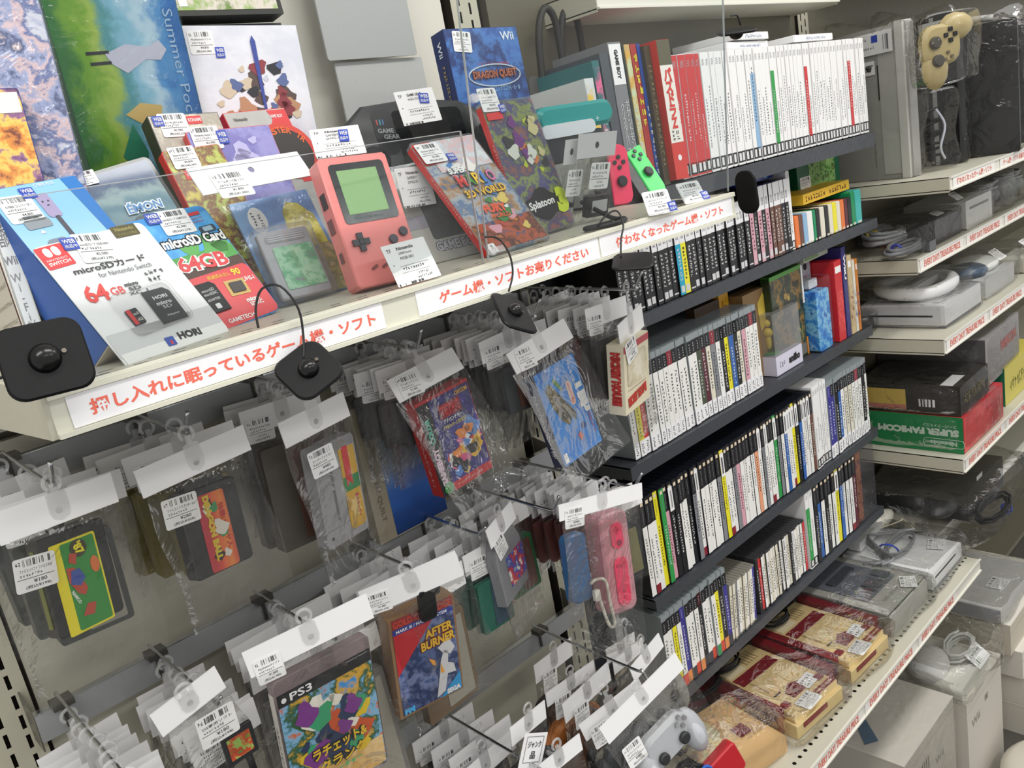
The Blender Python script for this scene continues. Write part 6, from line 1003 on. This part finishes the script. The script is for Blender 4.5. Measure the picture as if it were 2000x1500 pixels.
t = item('game_console', 'cream console pieces in a clear bag at the lowest shelf corner', 'game console', .875, .135, -1.029, -.2); smooth_by(part('console_body', G().rbox(.03, .165, 0, .04, -.16, 0, .006), M('#e0b982', .4), t)); smooth_by(part('power_adapter', G().rbox(0, .06, .03, .075, -.14, -.06, .008, .003), M('#e2dbb0', .4), t)); part('adapter_label', G().scrib(.01, .0, .04, .05, 8), INK, t, Matrix.Translation((0, .076, -.13)) @ Matrix.Rotation(math.pi / 2, 4, 'X') @ Matrix.Translation((0, 0, 0)))
part('maroon_plate', G().rbox(.1, .13, -.0, .03, 0, .001, .003), M('#7c1620', .4), t, Matrix.Translation((0, .041, -.05)) @ Matrix.Rotation(-math.pi / 2, 4, 'X')); part('maroon_panel', G().box(.02, .2, .01, .045, -.27, -.2), M('#8a2a32', .35), t); coil(t, (.14, .05, -.2), .05, .03, 4, .003, BLACK, seed=4); part('blue_tie', G().tube([(.08, .06 + .008 * math.sin(a), -.2 + .012 * math.cos(a)) for a in [i * .6 for i in range(11)]], .002, 5), M('#2a4ac0', .4), t); wrap(t, -.005, .172, 0, .085, -.24, .006, 5)
# -- grey flat console
t = item('game_console', 'large grey console in clear wrap between red console and white console', 'game console', 1.475, .09, -1.029, -.02); W_, D_ = .2, .26
smooth_by(part('console_base', G().rbox(0, W_, 0, .05, -D_, 0, .012), M('#a09f98', .4), t)); smooth_by(part('console_lid', G().rbox(.004, W_ - .004, .05, .058, -D_ + .004, -.004, .006), M('#aeada7', .4), t)); top = Matrix.Translation((0, .0585, 0)) @ Matrix.Rotation(-math.pi / 2, 4, 'X')
part('dark_deck', G().rbox(.03, W_ - .03, .06, D_ - .02, 0, .002, .006), M('#6c7078', .35), t, top); part('cartridge_slot', G().rbox(.05, .15, .15, .175, .002, .006, .004), M('#3f434a', .4), t, top); part('eject_button', G().rbox(.075, .12, .065, .1, .002, .01, .004, .001), M('#4a4d54', .3), t, top); part('switch_block', G().rbox(.14, .17, .07, .11, .002, .005, .003), M('#53575e', .35), t, top); part('lid_lettering', G().text('SUPER FAMICOM', .05, .03, .07, .008, .001), M('#8a8a88', .4), t, top)
sticker(t, 0, 0, .05, .036, z=0, T=top @ tr(.15, .022, .003, .5)); part('white_plug', G().tube([(.02, .07, -D_ + .02), (.07, .07, -D_ + .015)], .006, 10), M('#e8e6dc', .4), t, None, True); wrap(t, -.012, W_ + .012, 0, .068, -D_ - .01, .015, 7)
# -- white console with grey cable
t = item('game_console', 'white console under a grey coiled cable in clear wrap', 'game console', 1.70, .085, -1.029, 0); W_, D_ = .19, .22
smooth_by(part('console_body', G().rbox(0, W_, 0, .045, -D_, 0, .004), M('#e6e7e8', .3), t)); part('disc_slot', G().box(.02, .15, .028, .032, 0, .0006), INK, t); part('grey_base', G().box(.0, W_, .0, .006, -D_, .001), M('#8a8c90', .4), t); top = Matrix.Translation((0, .046, 0)) @ Matrix.Rotation(-math.pi / 2, 4, 'X')
sticker(t, 0, 0, .055, .038, z=0, T=top @ tr(.15, .045, .002, .3)); 
for k in range(4): part('grey_cable', G().tube([(-.04 + .2 * i / 14, .052 + .006 * k + .004 * math.sin(i), -.17 + .1 * math.sin(i * .45 + k * .25) * .5 + .012 * k) for i in range(15)], .0036, 6), M('#85878b', .45), t, None, True)
coil(t, (.09, .052, -.11), .06, .025, 2, .0034, M('#85878b', .45), 'grey_cable', seed=3); part('blue_tie', G().tube([(.05, .062 + .014 * math.sin(a), -.12 + .024 * math.cos(a)) for a in [i * .6 for i in range(11)]], .0024, 5), M('#2a4ac0', .4), t)
part('white_remote', G().rbox(.03, .17, .05, .075, -.215, -.185, .004), M('#eceded', .3), t); smooth_by(part('nunchuk', G().ball((.2, .065, -.2), .055, .02, .022), M('#e9e6da', .35), t)); part('nunchuk_cord', G().tube([(.15, .06, -.19), (.2, .07, -.15), (.24, .06, -.17), (.2, .055, -.12)], .0022, 6), M('#dcd4b8', .4), t, None, True); wrap(t, -.03, W_ + .015, 0, .075, -D_ - .01, .015, 8)
# -- black bagged console
t = item('game_console', 'large black console in crumpled clear bag on the lowest far shelf', 'game console', 1.96, .10, -.999, .0); W_, D_ = .30, .25
smooth_by(part('console_body', G().rbox(.03, W_, .02, .105, -D_, 0, .008), M('#17181a', .4, 0, .4), t)); 
for i in range(12): part('vent_slot', G().box(.10 + .012 * i, .106 + .012 * i, .045, .06, 0, .001), M('#08080a', .5), t)
part('silver_badge', G().rbox(.16, .2, 0, .02, 0, .001, .002), M('#6a6c70', .3), t, Matrix.Translation((0, .106, -.12)) @ Matrix.Rotation(-math.pi / 2, 4, 'X')); coil(t, (.12, .02, .03), .08, .03, 4, .004, BLACK, seed=9); smooth_by(part('black_controller', G().ball((-.02, .08, -.05), .06, .025, .04), M('#252628', .4), t)); part('blue_tie', G().tube([(.16, .015 + .012 * math.sin(a), .05 + .012 * math.cos(a)) for a in [i * .6 for i in range(11)]], .003, 5), M('#2a4ac0', .4), t)
sticker(t, .12, .115, .04, .012, 0, .0, T=Matrix()); wrap(t, -.08, W_ + .03, -.0, .125, -D_, .06, 10, 12, .014)
# -- fourth shelf: boxes
t = item('console_box', 'green and red console box, upside down in clear wrap', 'console box', 1.935, .083, -.764, .0); W_, D_, H_ = .29, .26, .095
part('box_shell', G().box(0, W_, 0, H_, -D_, 0), M('#b8343a', .4), t); s = part('green_side', G().box(-.001, .0, .0, H_, -D_, 0), M('#14743f', .4), t); 
flip = Matrix.Translation((-.0016, 0, 0)) @ Matrix.Rotation(-math.pi / 2, 4, 'Y')
g = G().text('SUPER FAMICOM', 0, 0, .2, .019, 0, 0, .07); part('side_lettering', g, M('#b8c8b8', .4), s, flip @ tr(-.01, .062, .0, math.pi)); part('side_lettering', G().text('Nintendo', 0, 0, .065, .012, 0, 0, .06), M('#a8bfae', .4), s, flip @ tr(-.015, .03, 0, math.pi)); part('logo_ring', G().tube([(-.047 + (.041 if math.cos(a) > 0 else -.041) + .008 * math.cos(a), .024 + .011 * math.sin(a), 0) for a in [i * .3927 + .01 for i in range(17)]], .0008, 4), M('#a8bfae', .4), s, flip); part('kana_lettering', G().text('スーパーファミコン', 0, 0, .08, .009, 0, 0, .03), M('#a8bfae', .4), s, flip @ tr(-.015, .074, 0, math.pi))
part('red_wrap_print', G().quad(.002, W_ - .002, .002, H_ - .002, .0008), art('redbox', ['#c23a3c', '#d8494a', '#b02c30', '#e0c4c0'], 8, .6), t); wrap(t, -.003, W_ + .003, 0, H_ + .002, -D_ - .003, .004, 11, 8, .003)
t = item('console_box', 'black and gold console box lying on the green box', 'console box', 1.94, .088, -.668, .02); W_, D_, H_ = .21, .26, .075
part('box_shell', G().box(0, W_, 0, H_, -D_, 0), M('#28251f', .4), t); s = part('gold_panel', G().box(-.001, 0, .008, H_ - .012, -D_, -.13), M('#b3994a', .45), t); part('pink_strip', G().box(-.0014, -.001, .008, .022, -D_, -.13), M('#a86a5c', .5), s); part('side_barcode', G().bars(.0, 0, .045, .02, 22), PAPER, t, Matrix.Translation((-.0012, .02, -.10)) @ Matrix.Rotation(-math.pi / 2, 4, 'Y')); part('front_print', G().scrib(.03, .02, .15, .03, 12), M('#8a7a3a', .4), t, Matrix.Translation((0, 0, .0006))); part('top_slip', G().quad(-.0, .09, 0, .03, 0), PAPER, t, Matrix.Translation((.01, H_ + .0006, -.02)) @ Matrix.Rotation(-math.pi / 2, 4, 'X')); wrap(t, -.003, W_ + .003, 0, H_ + .002, -D_ - .003, .004, 12, 8, .003)
t = item('console_box', 'grey console box with purple print standing behind the black and gold box', 'console box', 2.16, .10, -.665, .03); W_, D_, H_ = .30, .28, .13
part('box_shell', G().box(0, W_, 0, H_, -D_, 0), M('#8f8c8c', .45), t); part('grey_side', G().box(-.001, 0, 0, H_, -D_, 0), M('#4d4a4c', .5), t); part('side_lettering', G().scrib(-.19, .085, .16, .012, 12), M('#4a3f8a', .5), t, Matrix.Translation((-.0016, 0, -.22)) @ Matrix.Rotation(-math.pi / 2, 4, 'Y')); lett(t, 'FAMICOM', (.2, .08, .14, .03, .03), M('#b8524a', .5), .0008, .06); wrap(t, -.003, W_ + .003, 0, H_ + .002, -D_ - .003, .004, 13, 8, .003)
t = item('console_box', 'yellow and green console box far along the fourth shelf', 'console box', 2.30, .10, -.764, 0); part('box_shell', G().box(0, .3, 0, .11, -.26, 0), M('#c9bd58', .45), t); part('green_side', G().box(-.001, 0, 0, .11, -.26, 0), M('#1f6a4c', .45), t); part('box_print', G().scrib(.04, .03, .2, .04, 10), M('#8a8a3c', .5), t, Matrix.Translation((0, 0, .0006)))
# -- third shelf: wheel etc.
t = item('game_console', 'white console lying flat below the steering wheel', 'game console', 2.0, .135, -.46, .0); W_, D_ = .25, .21; smooth_by(part('console_body', G().rbox(0, W_, .006, .06, -D_, 0, .003), M('#cfd0d2', .35), t)); part('disc_slot', G().box(-.0008, 0, .028, .033, -.19, -.03), INK, t); part('grey_front', G().box(-.0006, 0, .012, .055, -.2, -.01), M('#bfc0c3', .35), t); part('foot_base', G().box(.002, W_, 0, .007, -D_, .0), M('#6a6c70', .4), t); wrap(t, -.006, W_ + .006, 0, .066, -D_ - .005, .008, 14, 8)
t = item('steering_wheel', 'white plastic steering wheel accessory on the white console', 'steering wheel', 2.12, .25, -.375, 0); smooth_by(part('wheel_rim', G().tube([(.105 * math.cos(a), .004 * math.sin(a * 2), .085 * math.sin(a)) for a in [i * .2618 for i in range(25)]], .017, 10), M('#e6e6e8', .3), t), 1.5); smooth_by(part('wheel_hub', G().rbox(-.09, .09, -.008, .01, -.028, .028, .008, .003), M('#dcdcdf', .3), t)); part('hub_recess', G().rbox(-.05, .05, .0, .012, -.012, .012, .004), M('#9a9ca0', .3), t); wrap(t, -.125, .125, -.016, .022, -.105, .105, 15, 8, .004)
t = item('game_console', 'white and blue bagged accessory beyond the steering wheel', 'accessory', 2.30, .14, -.46, 0); smooth_by(part('body', G().rbox(0, .24, 0, .055, -.2, 0, .01), M('#bfc0c0', .4), t)); smooth_by(part('blue_part', G().ball((.05, .07, -.06), .06, .022, .05), M('#3a4f68', .3), t)); smooth_by(part('white_part', G().ball((.13, .07, -.07), .09, .025, .06), M('#e0e2e0', .3), t)); sticker(t, 0, 0, .06, .04, z=0, T=Matrix.Translation((.2, .085, -.03)) @ Matrix.Rotation(-.9, 4, 'X')); wrap(t, -.02, .26, 0, .095, -.2, .01, 16, 10, .01)
t = item('game_console', 'beige flat console in clear wrap at the far end of the third shelf', 'game console', 2.62, .14, -.46, 0); smooth_by(part('body', G().rbox(0, .26, 0, .05, -.2, 0, .01), M('#b6b3a8', .4), t)); part('dark_window', G().rbox(.04, .12, -.04, .0, 0, .002, .004), M('#4a4a48', .4), t, Matrix.Translation((0, .051, -.1)) @ Matrix.Rotation(-math.pi / 2, 4, 'X')); sticker(t, 0, 0, .05, .035, z=0, T=Matrix.Translation((.17, .06, -.04)) @ Matrix.Rotation(-.9, 4, 'X')); wrap(t, -.01, .27, 0, .06, -.21, .01, 17, 8)
t = item('dark_accessory', 'dark flat accessory behind the steering wheel console', 'accessory', 1.93, .30, -.46, .2); part('body', G().rbox(0, .2, 0, .03, -.08, 0, .006), M('#3a3a3c', .4), t); part('grey_strap', G().box(.03, .12, .03, .034, -.07, -.04), M('#8a8c8c', .5), t); wrap(t, -.01, .21, 0, .05, -.09, .01, 18, 6)
# -- second shelf
t = item('game_console', 'black console with grey cables in clear bag on the second far shelf', 'game console', 1.98, .175, -.263, .0); smooth_by(part('console_body', G().rbox(.09, .27, 0, .06, -.2, 0, .006), M('#2c2a2b', .3), t)); coil(t, (.03, .03, -.10), .07, .04, 5, .005, M('#8a8c8f', .45), 'grey_cable', .03, 1); coil(t, (-.03, .01, -.03), .07, .03, 3, .005, M('#7c7e82', .45), 'grey_cable', .02, 2)
part('plug_block', G().rbox(-.0, .04, .0, .025, .0, .02, .003), M('#5d5f62', .4), t); part('yellow_plug', G().tube([(-.03, .055, -.12), (-.01, .06, -.10)], .006, 8), M('#b8a03a', .4), t); part('blue_tie', G().tube([(-.07, .022 + .012 * math.sin(a), -.03 + .012 * math.cos(a)) for a in [i * .6 for i in range(11)]], .003, 5), M('#2a3ab0', .4), t); sticker(t, 0, 0, .05, .035, z=0, T=Matrix.Translation((.2, .062, -.03)) @ Matrix.Rotation(-1.2, 4, 'X')); wrap(t, -.1, .285, 0, .075, -.22, .008, 19, 12, .012)
t = item('game_console', 'pale disc console in clear wrap behind the black one', 'game console', 2.27, .17, -.263, 0); smooth_by(part('console_body', G().rbox(0, .2, 0, .075, -.16, 0, .008), M('#cfcfcb', .35), t)); part('disc_slot', G().box(.03, .17, .05, .056, 0, .001), M('#6a6a6a', .4), t); sticker(t, 0, 0, .045, .03, z=0, T=Matrix.Translation((.02, .09, -.03)) @ Matrix.Rotation(-.9, 4, 'X')); wrap(t, -.01, .21, 0, .1, -.17, .012, 20, 8, .008)
for i, (x, c, l) in enumerate(((2.50, '#6a6a6a', 'crumpled clear bag of grey accessories on the second far shelf'), (2.72, '#8a8c8a', 'crumpled clear bag of pale accessories at the frame edge, second far shelf'), (2.45, '#c9c9c4', None))):
    if l: t = item('bagged_accessory', l, 'accessory', x, .18, -.263, 0); smooth_by(part('body', G().ball((.09, .045, -.08), .08, .042, .07), M(c, .4), t)); coil(t, (.09, .06, -.06), .05, .04, 3, .004, M('#9a9c9e', .45), 'grey_cable', .03, i); wrap(t, 0, .19, 0, .11, -.17, .01, 21 + i, 10, .014)
# -- top shelf: standing consoles, broad sides turned to the near end
PI2 = math.pi
t = item('game_console', 'tall white flat console in clear bag with price notice', 'game console', 2.023, .394, -.080, -1.75)
part('body', G().rbox(0, .215, 0, .355, -.03, 0, .004), M('#a3a29f', .4), t); part('pale_panel', G().rbox(.14, .19, .012, .35, 0, .002, .003), M('#b9b9b4', .4), t); part('white_edge', G().box(.19, .21, 0, .358, -.03, .008), M('#d2d2cd', .35), t); part('seam', G().box(.1365, .1395, .19, .27, .0, .0025), INK, t); part('body_lettering', G().scrib(.115, .03, .006, .06, 12, .001, True), M('#6a6a6a', .5), t)
s = part('price_notice', G().rbox(.085, .185, .295, .345, .009, .0095, .001), PAPER, t); part('notice_print', G().scrib(.09, .328, .03, .007, 5, .010).bars(.16, .302, .016, .034, 12, .010).scrib(.09, .308, .05, .006, 8, .010), M('#5a5a60', .5), s); part('blue_mark', G().quad(.132, .148, .322, .338, .0101), WEBB, s); s = part('guarantee_slip', G().rbox(.085, .132, .25, .282, .003, .0035, .001), PAPER, t); part('slip_lettering', G().text('30日保証', .089, .257, .039, .017, .004, 0, .06), INK, s)
wrap(t, -.012, .225, 0, .365, -.04, .016, 24, 12, .012)
t = item('game_controller', 'gold controller bagged and hung beside the tall white console', 'controller', 1.90, .112, .128, -.55); t.scale = (.95, .95, .95); smooth_by(part('body', G().rbox(0, .1, .035, .125, -.03, 0, .03, .008), M('#b5a473', .35), t)); smooth_by(part('grip', G().ball((.035, .03, -.015), .034, .05, .02), M('#b5a473', .35), t)); smooth_by(part('grip', G().ball((.095, .115, -.015), .045, .032, .02), M('#b5a473', .35), t))
for a_, b_ in ((.012, 0), (-.012, 0), (0, .012), (0, -.012)): part('pad_arrow', G().rbox(.068 + a_ - .005, .068 + a_ + .005, .098 + b_ - .005, .098 + b_ + .005, 0, .004, .002), BLACK, t)
for x, y in ((.025, .085), (.03, .045)): smooth_by(part('thumb_stick', G().disc(x, y, .014, 0, .012, 18, ch=.003), M('#4a463c', .4), t))
for x, y in ((.06, .06), (.052, .045), (.07, .05)): part('round_button', G().disc(x, y, .004, 0, .004, 12), M('#6e6450', .4), t)
wrap(t, -.015, .14, -.01, .15, -.04, .02, 25, 10, .012)
t = item('cable_bag', 'clear bag of black cable hanging below the gold controller', 'cable', 2.05, .175, -.075, -.5); coil(t, (.04, .02, -.02), .03, .02, 4, .004, BLACK, 'cable', .12, 5); part('white_wire', G().tube([(.03, .14, 0), (.045, .1, .01), (.03, .05, .01), (.05, .02, 0)], .003, 6), M('#cfd4e0', .4), t, None, True); wrap(t, -.0, .085, 0, .18, -.05, .015, 26, 8, .014)
t = item('game_console', 'black standing console with a white centre stripe', 'game console', 2.245, .37, -.080, -1.77); part('body', G().rbox(0, .222, 0, .365, -.03, 0, .004), M('#101113', .3, 0, .4), t); part('white_stripe', G().box(.157, .167, 0, .36, .0, .002), M('#c9c9c9', .3), t); part('paper_slip', G().quad(.13, .2, .31, .35, .004), PAPER, t); wrap(t, -.005, .23, 0, .372, -.034, .008, 27, 12, .012)
t = item('game_console', 'large matt black console standing in a wrinkled clear bag', 'game console', 2.285, .262, -.080, -1.343); part('body', G().rbox(0, .212, 0, .325, -.04, 0, .006), M('#141517', .35, 0, .4), t); sticker(t, .065, .28, .035, .045, 0, .001); part('white_top_cable', G().tube([(.02, .335, -.02), (.1, .34, -.02), (.16, .335, -.02)], .008, 8), M('#b8b8b4', .4), t, None, True); wrap(t, -.008, .22, 0, .34, -.06, .016, 28, 14, .014)
t = item('game_console', 'second large black console at the frame edge of the top far shelf', 'game console', 2.56, .30, -.080, -1.343); part('body', G().rbox(0, .24, 0, .33, -.05, 0, .006), M('#141517', .35, 0, .4), t); part('side_band', G().box(.02, .03, 0, .33, 0, .001), M('#2c2d30', .4), t); wrap(t, -.008, .25, 0, .345, -.06, .016, 29, 12, .012)
t = item('flat_console', 'pale flat case lying behind the white game cases', 'box', 1.60, .37, .075, -.05); part('body', G().rbox(0, .25, 0, .20, -.02, 0, .004), M('#8f8d86', .5), t); part('dark_vent', G().box(.12, .126, .12, .2, 0, .001).box(.16, .17, .12, .2, 0, .001), INK, t)
# -- boxed goods on the middle rack
RK = -.414
t = item('amiibo_figure_box', 'small figure in a clear-topped box lettered amiibo', 'figure box', 1.425, .27, RK, .02); part('box_base', G().box(0, .118, 0, .042, -.06, 0), M('#d5d3e4', .4), t); lett(t, 'amiibo', (.08, .022, .05, .018, 0), INK, .0008, .05); part('base_print', G().scrib(.015, .014, .025, .014, 3), M('#8a8a9a', .5), t, Matrix.Translation((0, 0, .0006)))
part('clear_window', G().box(0, .118, .042, .135, -.06, 0), clear('window_plastic', '#e8e8ea', .05, 0, 1, .12, .05), t); part('figure_stand', G().disc(0, 0, .022, 0, .004, 20), M('#2f8a44', .4), t, Matrix.Translation((.03, .043, -.03)) @ Matrix.Rotation(-math.pi / 2, 4, 'X')); smooth_by(part('figure_body', G().ball((.03, .07, -.03), .008, .02, .008).ball((.034, .09, -.03), .017, .012, .013).ball((.03, .11, -.03), .009, .009, .009).ball((.044, .078, -.026), .006, .006, .006), M('#dcc23a', .4), t), 1.5)
t = item('boxed_toy', 'brown and yellow box behind the small figure box', 'box', 1.37, .30, RK, .02); part('box_shell', G().box(0, .11, 0, .19, -.04, 0), M('#8f7048', .5), t); part('print_patch', G().ext([(.06, .1), (.09, .11), (.1, .15), (.08, .18), (.055, .16)], 0, .0005), M('#d0b64a', .4), t, Matrix.Translation((0, 0, .0005))); part('green_leaf', G().ext([(.09, .17), (.105, .19), (.108, .16)], 0, .0005), M('#3fa03a', .4), t, Matrix.Translation((0, 0, .0008))); part('box_print', G().scrib(.008, .02, .03, .12, 10, .001, True), M('#4a3a20', .5), t)
t = item('yellow_box', 'small yellow box edge behind the grey disc cases', 'box', 1.33, .33, RK, 0); part('box_shell', G().box(0, .035, 0, .205, -.02, 0), M('#e0a82a', .4), t); part('box_print', G().scrib(.006, .16, .022, .03, 2, .0006), M('#7a2a1a', .5), t); part('brown_box_side', G().box(-.09, 0, 0, .195, -.02, 0), M('#4a3626', .5), t)
t = item('game_case', 'dark battle-scene game case with green top edge, behind the figure box', 'game case', 1.455, .285, RK, .03); part('case_shell', G().box(0, .145, 0, .208, -.02, 0), M('#2a3a22', .35), t); part('cover_art', G().quad(.002, .14, .004, .2, .0005), art('battlecase', ['#1c201a', '#2c3426', '#8a6a2c', '#3a4430', '#1a1c18', '#a88a3c', '#20261c'], 26, 1.5), t); part('green_edge', G().box(0, .146, .2, .209, -.02, .001), M('#4f9a34', .35), t); part('white_spine_head', G().box(.143, .149, .12, .206, -.018, .0015), PAPER, t); part('spine_foot', G().box(.143, .149, .0, .04, -.018, .0015), M('#d8882e', .4), t); part('cover_print', G().scrib(.09, .035, .04, .05, 4, .001), M('#7a8a5a', .5), t); part('foot_print', G().quad(.08, .14, .005, .03, .0009), M('#6a6a66', .5), t)
t = item('water_pattern_toy', 'blue water-patterned box in a blister on the middle rack', 'toy', 1.612, .265, RK, .0); part('body', G().rbox(0, .062, 0, .14, -.05, 0, .006, .001), art('water', ['#1f4fa0', '#2f74cc', '#3f92dc', '#8fd0f0', '#2a62b8', '#2f7ad0'], 50, 2.4, rough=.15), t); part('blister_card', G().box(-.002, .085, -.0, .20, -.054, -.052), M('#9ea0a8', .4), t); part('white_head', G().rbox(.01, .05, .145, .165, -.05, -.02, .003), M('#c9cdd2', .4), t); part('blister', G().rbox(-.003, .066, 0, .17, -.05, .004, .008, .002), clear('blister_plastic', '#fbfbfb'), t); part('card_badge', G().disc(.06, .188, .008, -.052, -.0512, 14), INK, t)
for i, (x, wd, h, c, c2, l, lt) in enumerate(((1.702, .036, .19, '#c8272e', '#e04a44', 'red boxed game with white mark on the middle rack', ''), (1.742, .022, .215, '#2c2a6c', '#3a3a8a', 'tall indigo Wii U boxed game on the middle rack', 'WiiU'), (1.768, .022, .19, '#c9b48a', '#8a4a34', 'brown and cream boxed game on the middle rack', ''), (1.793, .012, .175, '#e0ddd0', '#3a3a8a', 'thin white and blue boxed game on the middle rack', ''), (1.806, .014, .175, '#c87a2c', '#2f2f7a', 'thin orange boxed game at the rack end', ''))):
    t = item('boxed_game', l, 'game box', x, .262, RK, 0); part('box_shell', G().box(0, wd - .001, 0, h, -.12, 0), M(c, .4), t); part('spine_art', G().quad(.002, wd - .003, .02, h * .62, .0005), art('sp%d' % i, [c, c2, c, c2, '#cfc8b8'], 40), t)
    if lt: lett(t, lt, (wd / 2, h * .78, .06, .009, -math.pi / 2), PAPER, .001, .05)
    else: part('spine_mark', G().rbox(.004, wd - .005, h * .85, h * .93, 0, .0006, .001), PAPER, t)
t = item('flat_case', 'green-topped white case lying atop the boxed games', 'game case', 1.60, .28, -.205, .02); part('case_shell', G().rbox(0, .12, 0, .016, -.12, 0, .002), M('#b9bdae', .4), t); part('green_print', G().quad(.005, .07, .003, .013, .0005), M('#7a9a5c', .4), t)
# ---- floor boxes and bags
def cbox(lab, x, y, z, W_, H_, D_, c, prints=(), yaw=0): 
    t_ = item('cardboard_box', lab, 'box', x, y, z, yaw); part('box_shell', G().box(0, W_, 0, H_, -D_, 0), M(c, .6, grain=.04), t_); part('lid_flap', G().box(-.001, W_ + .001, H_ - .002, H_ + .001, -D_, .001), M('#e6e1d6', .6), t_)
    part('flap_seam', G().box(0, W_, H_ - .03, H_ - .029, 0, .0006), M('#a59f92', .6), t_)
    for (s_, a_, b_, w2, h2, c_) in prints: lett(t_, s_, (a_, b_, w2, h2, 0), M(c_, .5), .001)
    return t_
t = cbox('white console box in film on the floor under the shelf corner', 1.47, .08, -1.80, .30, .44, .32, '#cfc9bd', (('Wii', .2, .33, .05, .022, '#b8b4ac'), ('||||||||', .09, .36, .09, .035, '#8a8780')))
part('film_sheet', G().quad(-.004, .304, 0, .446, .003).add([(-.004, .446, .003), (.304, .446, .003), (.304, .446, -.32), (-.004, .446, -.32)], [(0, 1, 2, 3)]), clear('stretch_film', '#f8f8f8', .03, .006, 20, .03, .1), t); part('blue_print', G().add([(.02, .4425, -.1), (.14, .4425, -.2), (.17, .4425, -.2), (.05, .4425, -.08)], [(0, 1, 2, 3)]), M('#5f7f9a', .5), t)
cbox('white console box beside the film-wrapped one', 1.83, .07, -1.80, .26, .38, .3, '#d2ccc2', (('Wii', .06, .30, .06, .025, '#a8a49c'), ('III', .14, .32, .02, .018, '#7a7670')))
cbox('beige console box under the filmed flat white console', 2.21, .08, -1.50, .4, .10, .3, '#c9c1b1'); cbox('plain white box under the beige console box', 2.24, .06, -1.59, .4, .09, .3, '#dad5cb')
for lab, z, ics in (('upper console box with two small green icons', -1.695, ((.0, .07, .05, .035), (.062, .075, .03, .025))), ('lowest console box with a long green icon', -1.80, ((.02, .05, .045, .045), (.10, .05, .075, .035)))):
    t = cbox(lab, 2.26, -.10, z, .42, .102, .3, '#dcd6ca')
    for (a_, b_, w2, h2) in ics: part('green_icon', G().rbox(0, w2, 0, h2, 0, .001, .006), M('#4fb82f', .4), t, Matrix.Translation((-.0006, b_ - h2 / 2, -.14 + a_)) @ Matrix.Rotation(-math.pi / 2, 4, 'Y'))
    part('top_lettering', G().text('Xbox 360', .02, .0, .1, .02, 0, 0, .05), M('#5a5852', .5), t, Matrix.Translation((0, .1035, -.05)) @ Matrix.Rotation(-math.pi / 2, 4, 'X'))
t = item('game_console', 'white console in film lying on the beige box', 'game console', 2.20, .10, -1.398, 0); part('body', G().rbox(0, .3, 0, .05, -.2, 0, .004), M('#c9c9c8', .35), t); part('grey_side', G().box(-.001, 0, .005, .045, -.2, 0), M('#96969a', .4), t); sticker(t, 0, 0, .07, .05, z=0, T=Matrix.Translation((.14, .052, -.05)) @ Matrix.Rotation(-math.pi / 2, 4, 'X')); wrap(t, -.01, .31, 0, .06, -.21, .01, 31, 8)
t = item('bagged_accessory', 'white controller and coiled white cord in a bag on the floor boxes', 'accessory', 1.83, .08, -1.418, 0); smooth_by(part('white_controller', G().ball((.05, .05, -.1), .07, .045, .05), M('#dcdcda', .35), t)); smooth_by(part('white_body', G().rbox(.0, .2, 0, .035, -.2, -.0, .01), M('#d6d4cc', .4), t)); coil(t, (.16, .04, -.06), .06, .03, 5, .004, M('#d8dad6', .45), 'white_cord', .03, 3); s = part('price_slip', G().rbox(0, .08, 0, .05, 0, .0004, .002), PAPER, t, Matrix.Translation((.12, .03, .005)) @ Matrix.Rotation(-.9, 4, 'X')); part('slip_print', G().scrib(.01, .03, .06, .01, 7).bars(.01, .008, .03, .014, 12), M('#3a6a3a', .5), s, Matrix.Translation((0, 0, .0008))); wrap(t, -.02, .26, 0, .1, -.2, .02, 32, 10, .014)
t = item('plastic_tub', 'rounded cream plastic tub on the floor at the lower edge', 'tub', 1.99, -.06, -1.80, 0); o = part('tub_body', G().disc(0, 0, .13, 0, .16, 32, .1, .03), M('#d8d3c6', .4), t, Matrix.Rotation(-math.pi / 2, 4, 'X')); smooth_by(o, .8)
# wire rack glimpse far away
t = item('wire_basket', 'wire mesh panel glimpsed beyond the fourth far shelf', 'wire rack', 2.9, -.02, -1.0, 0); g = G()
for i in range(14): g.box(i * .04, i * .04 + .004, 0, .25, 0, .004)
for i in range(7): g.box(0, .54, i * .04, i * .04 + .004, -.002, .002)
part('mesh_wires', g, M('#b8bfcc', .3, .5), t)
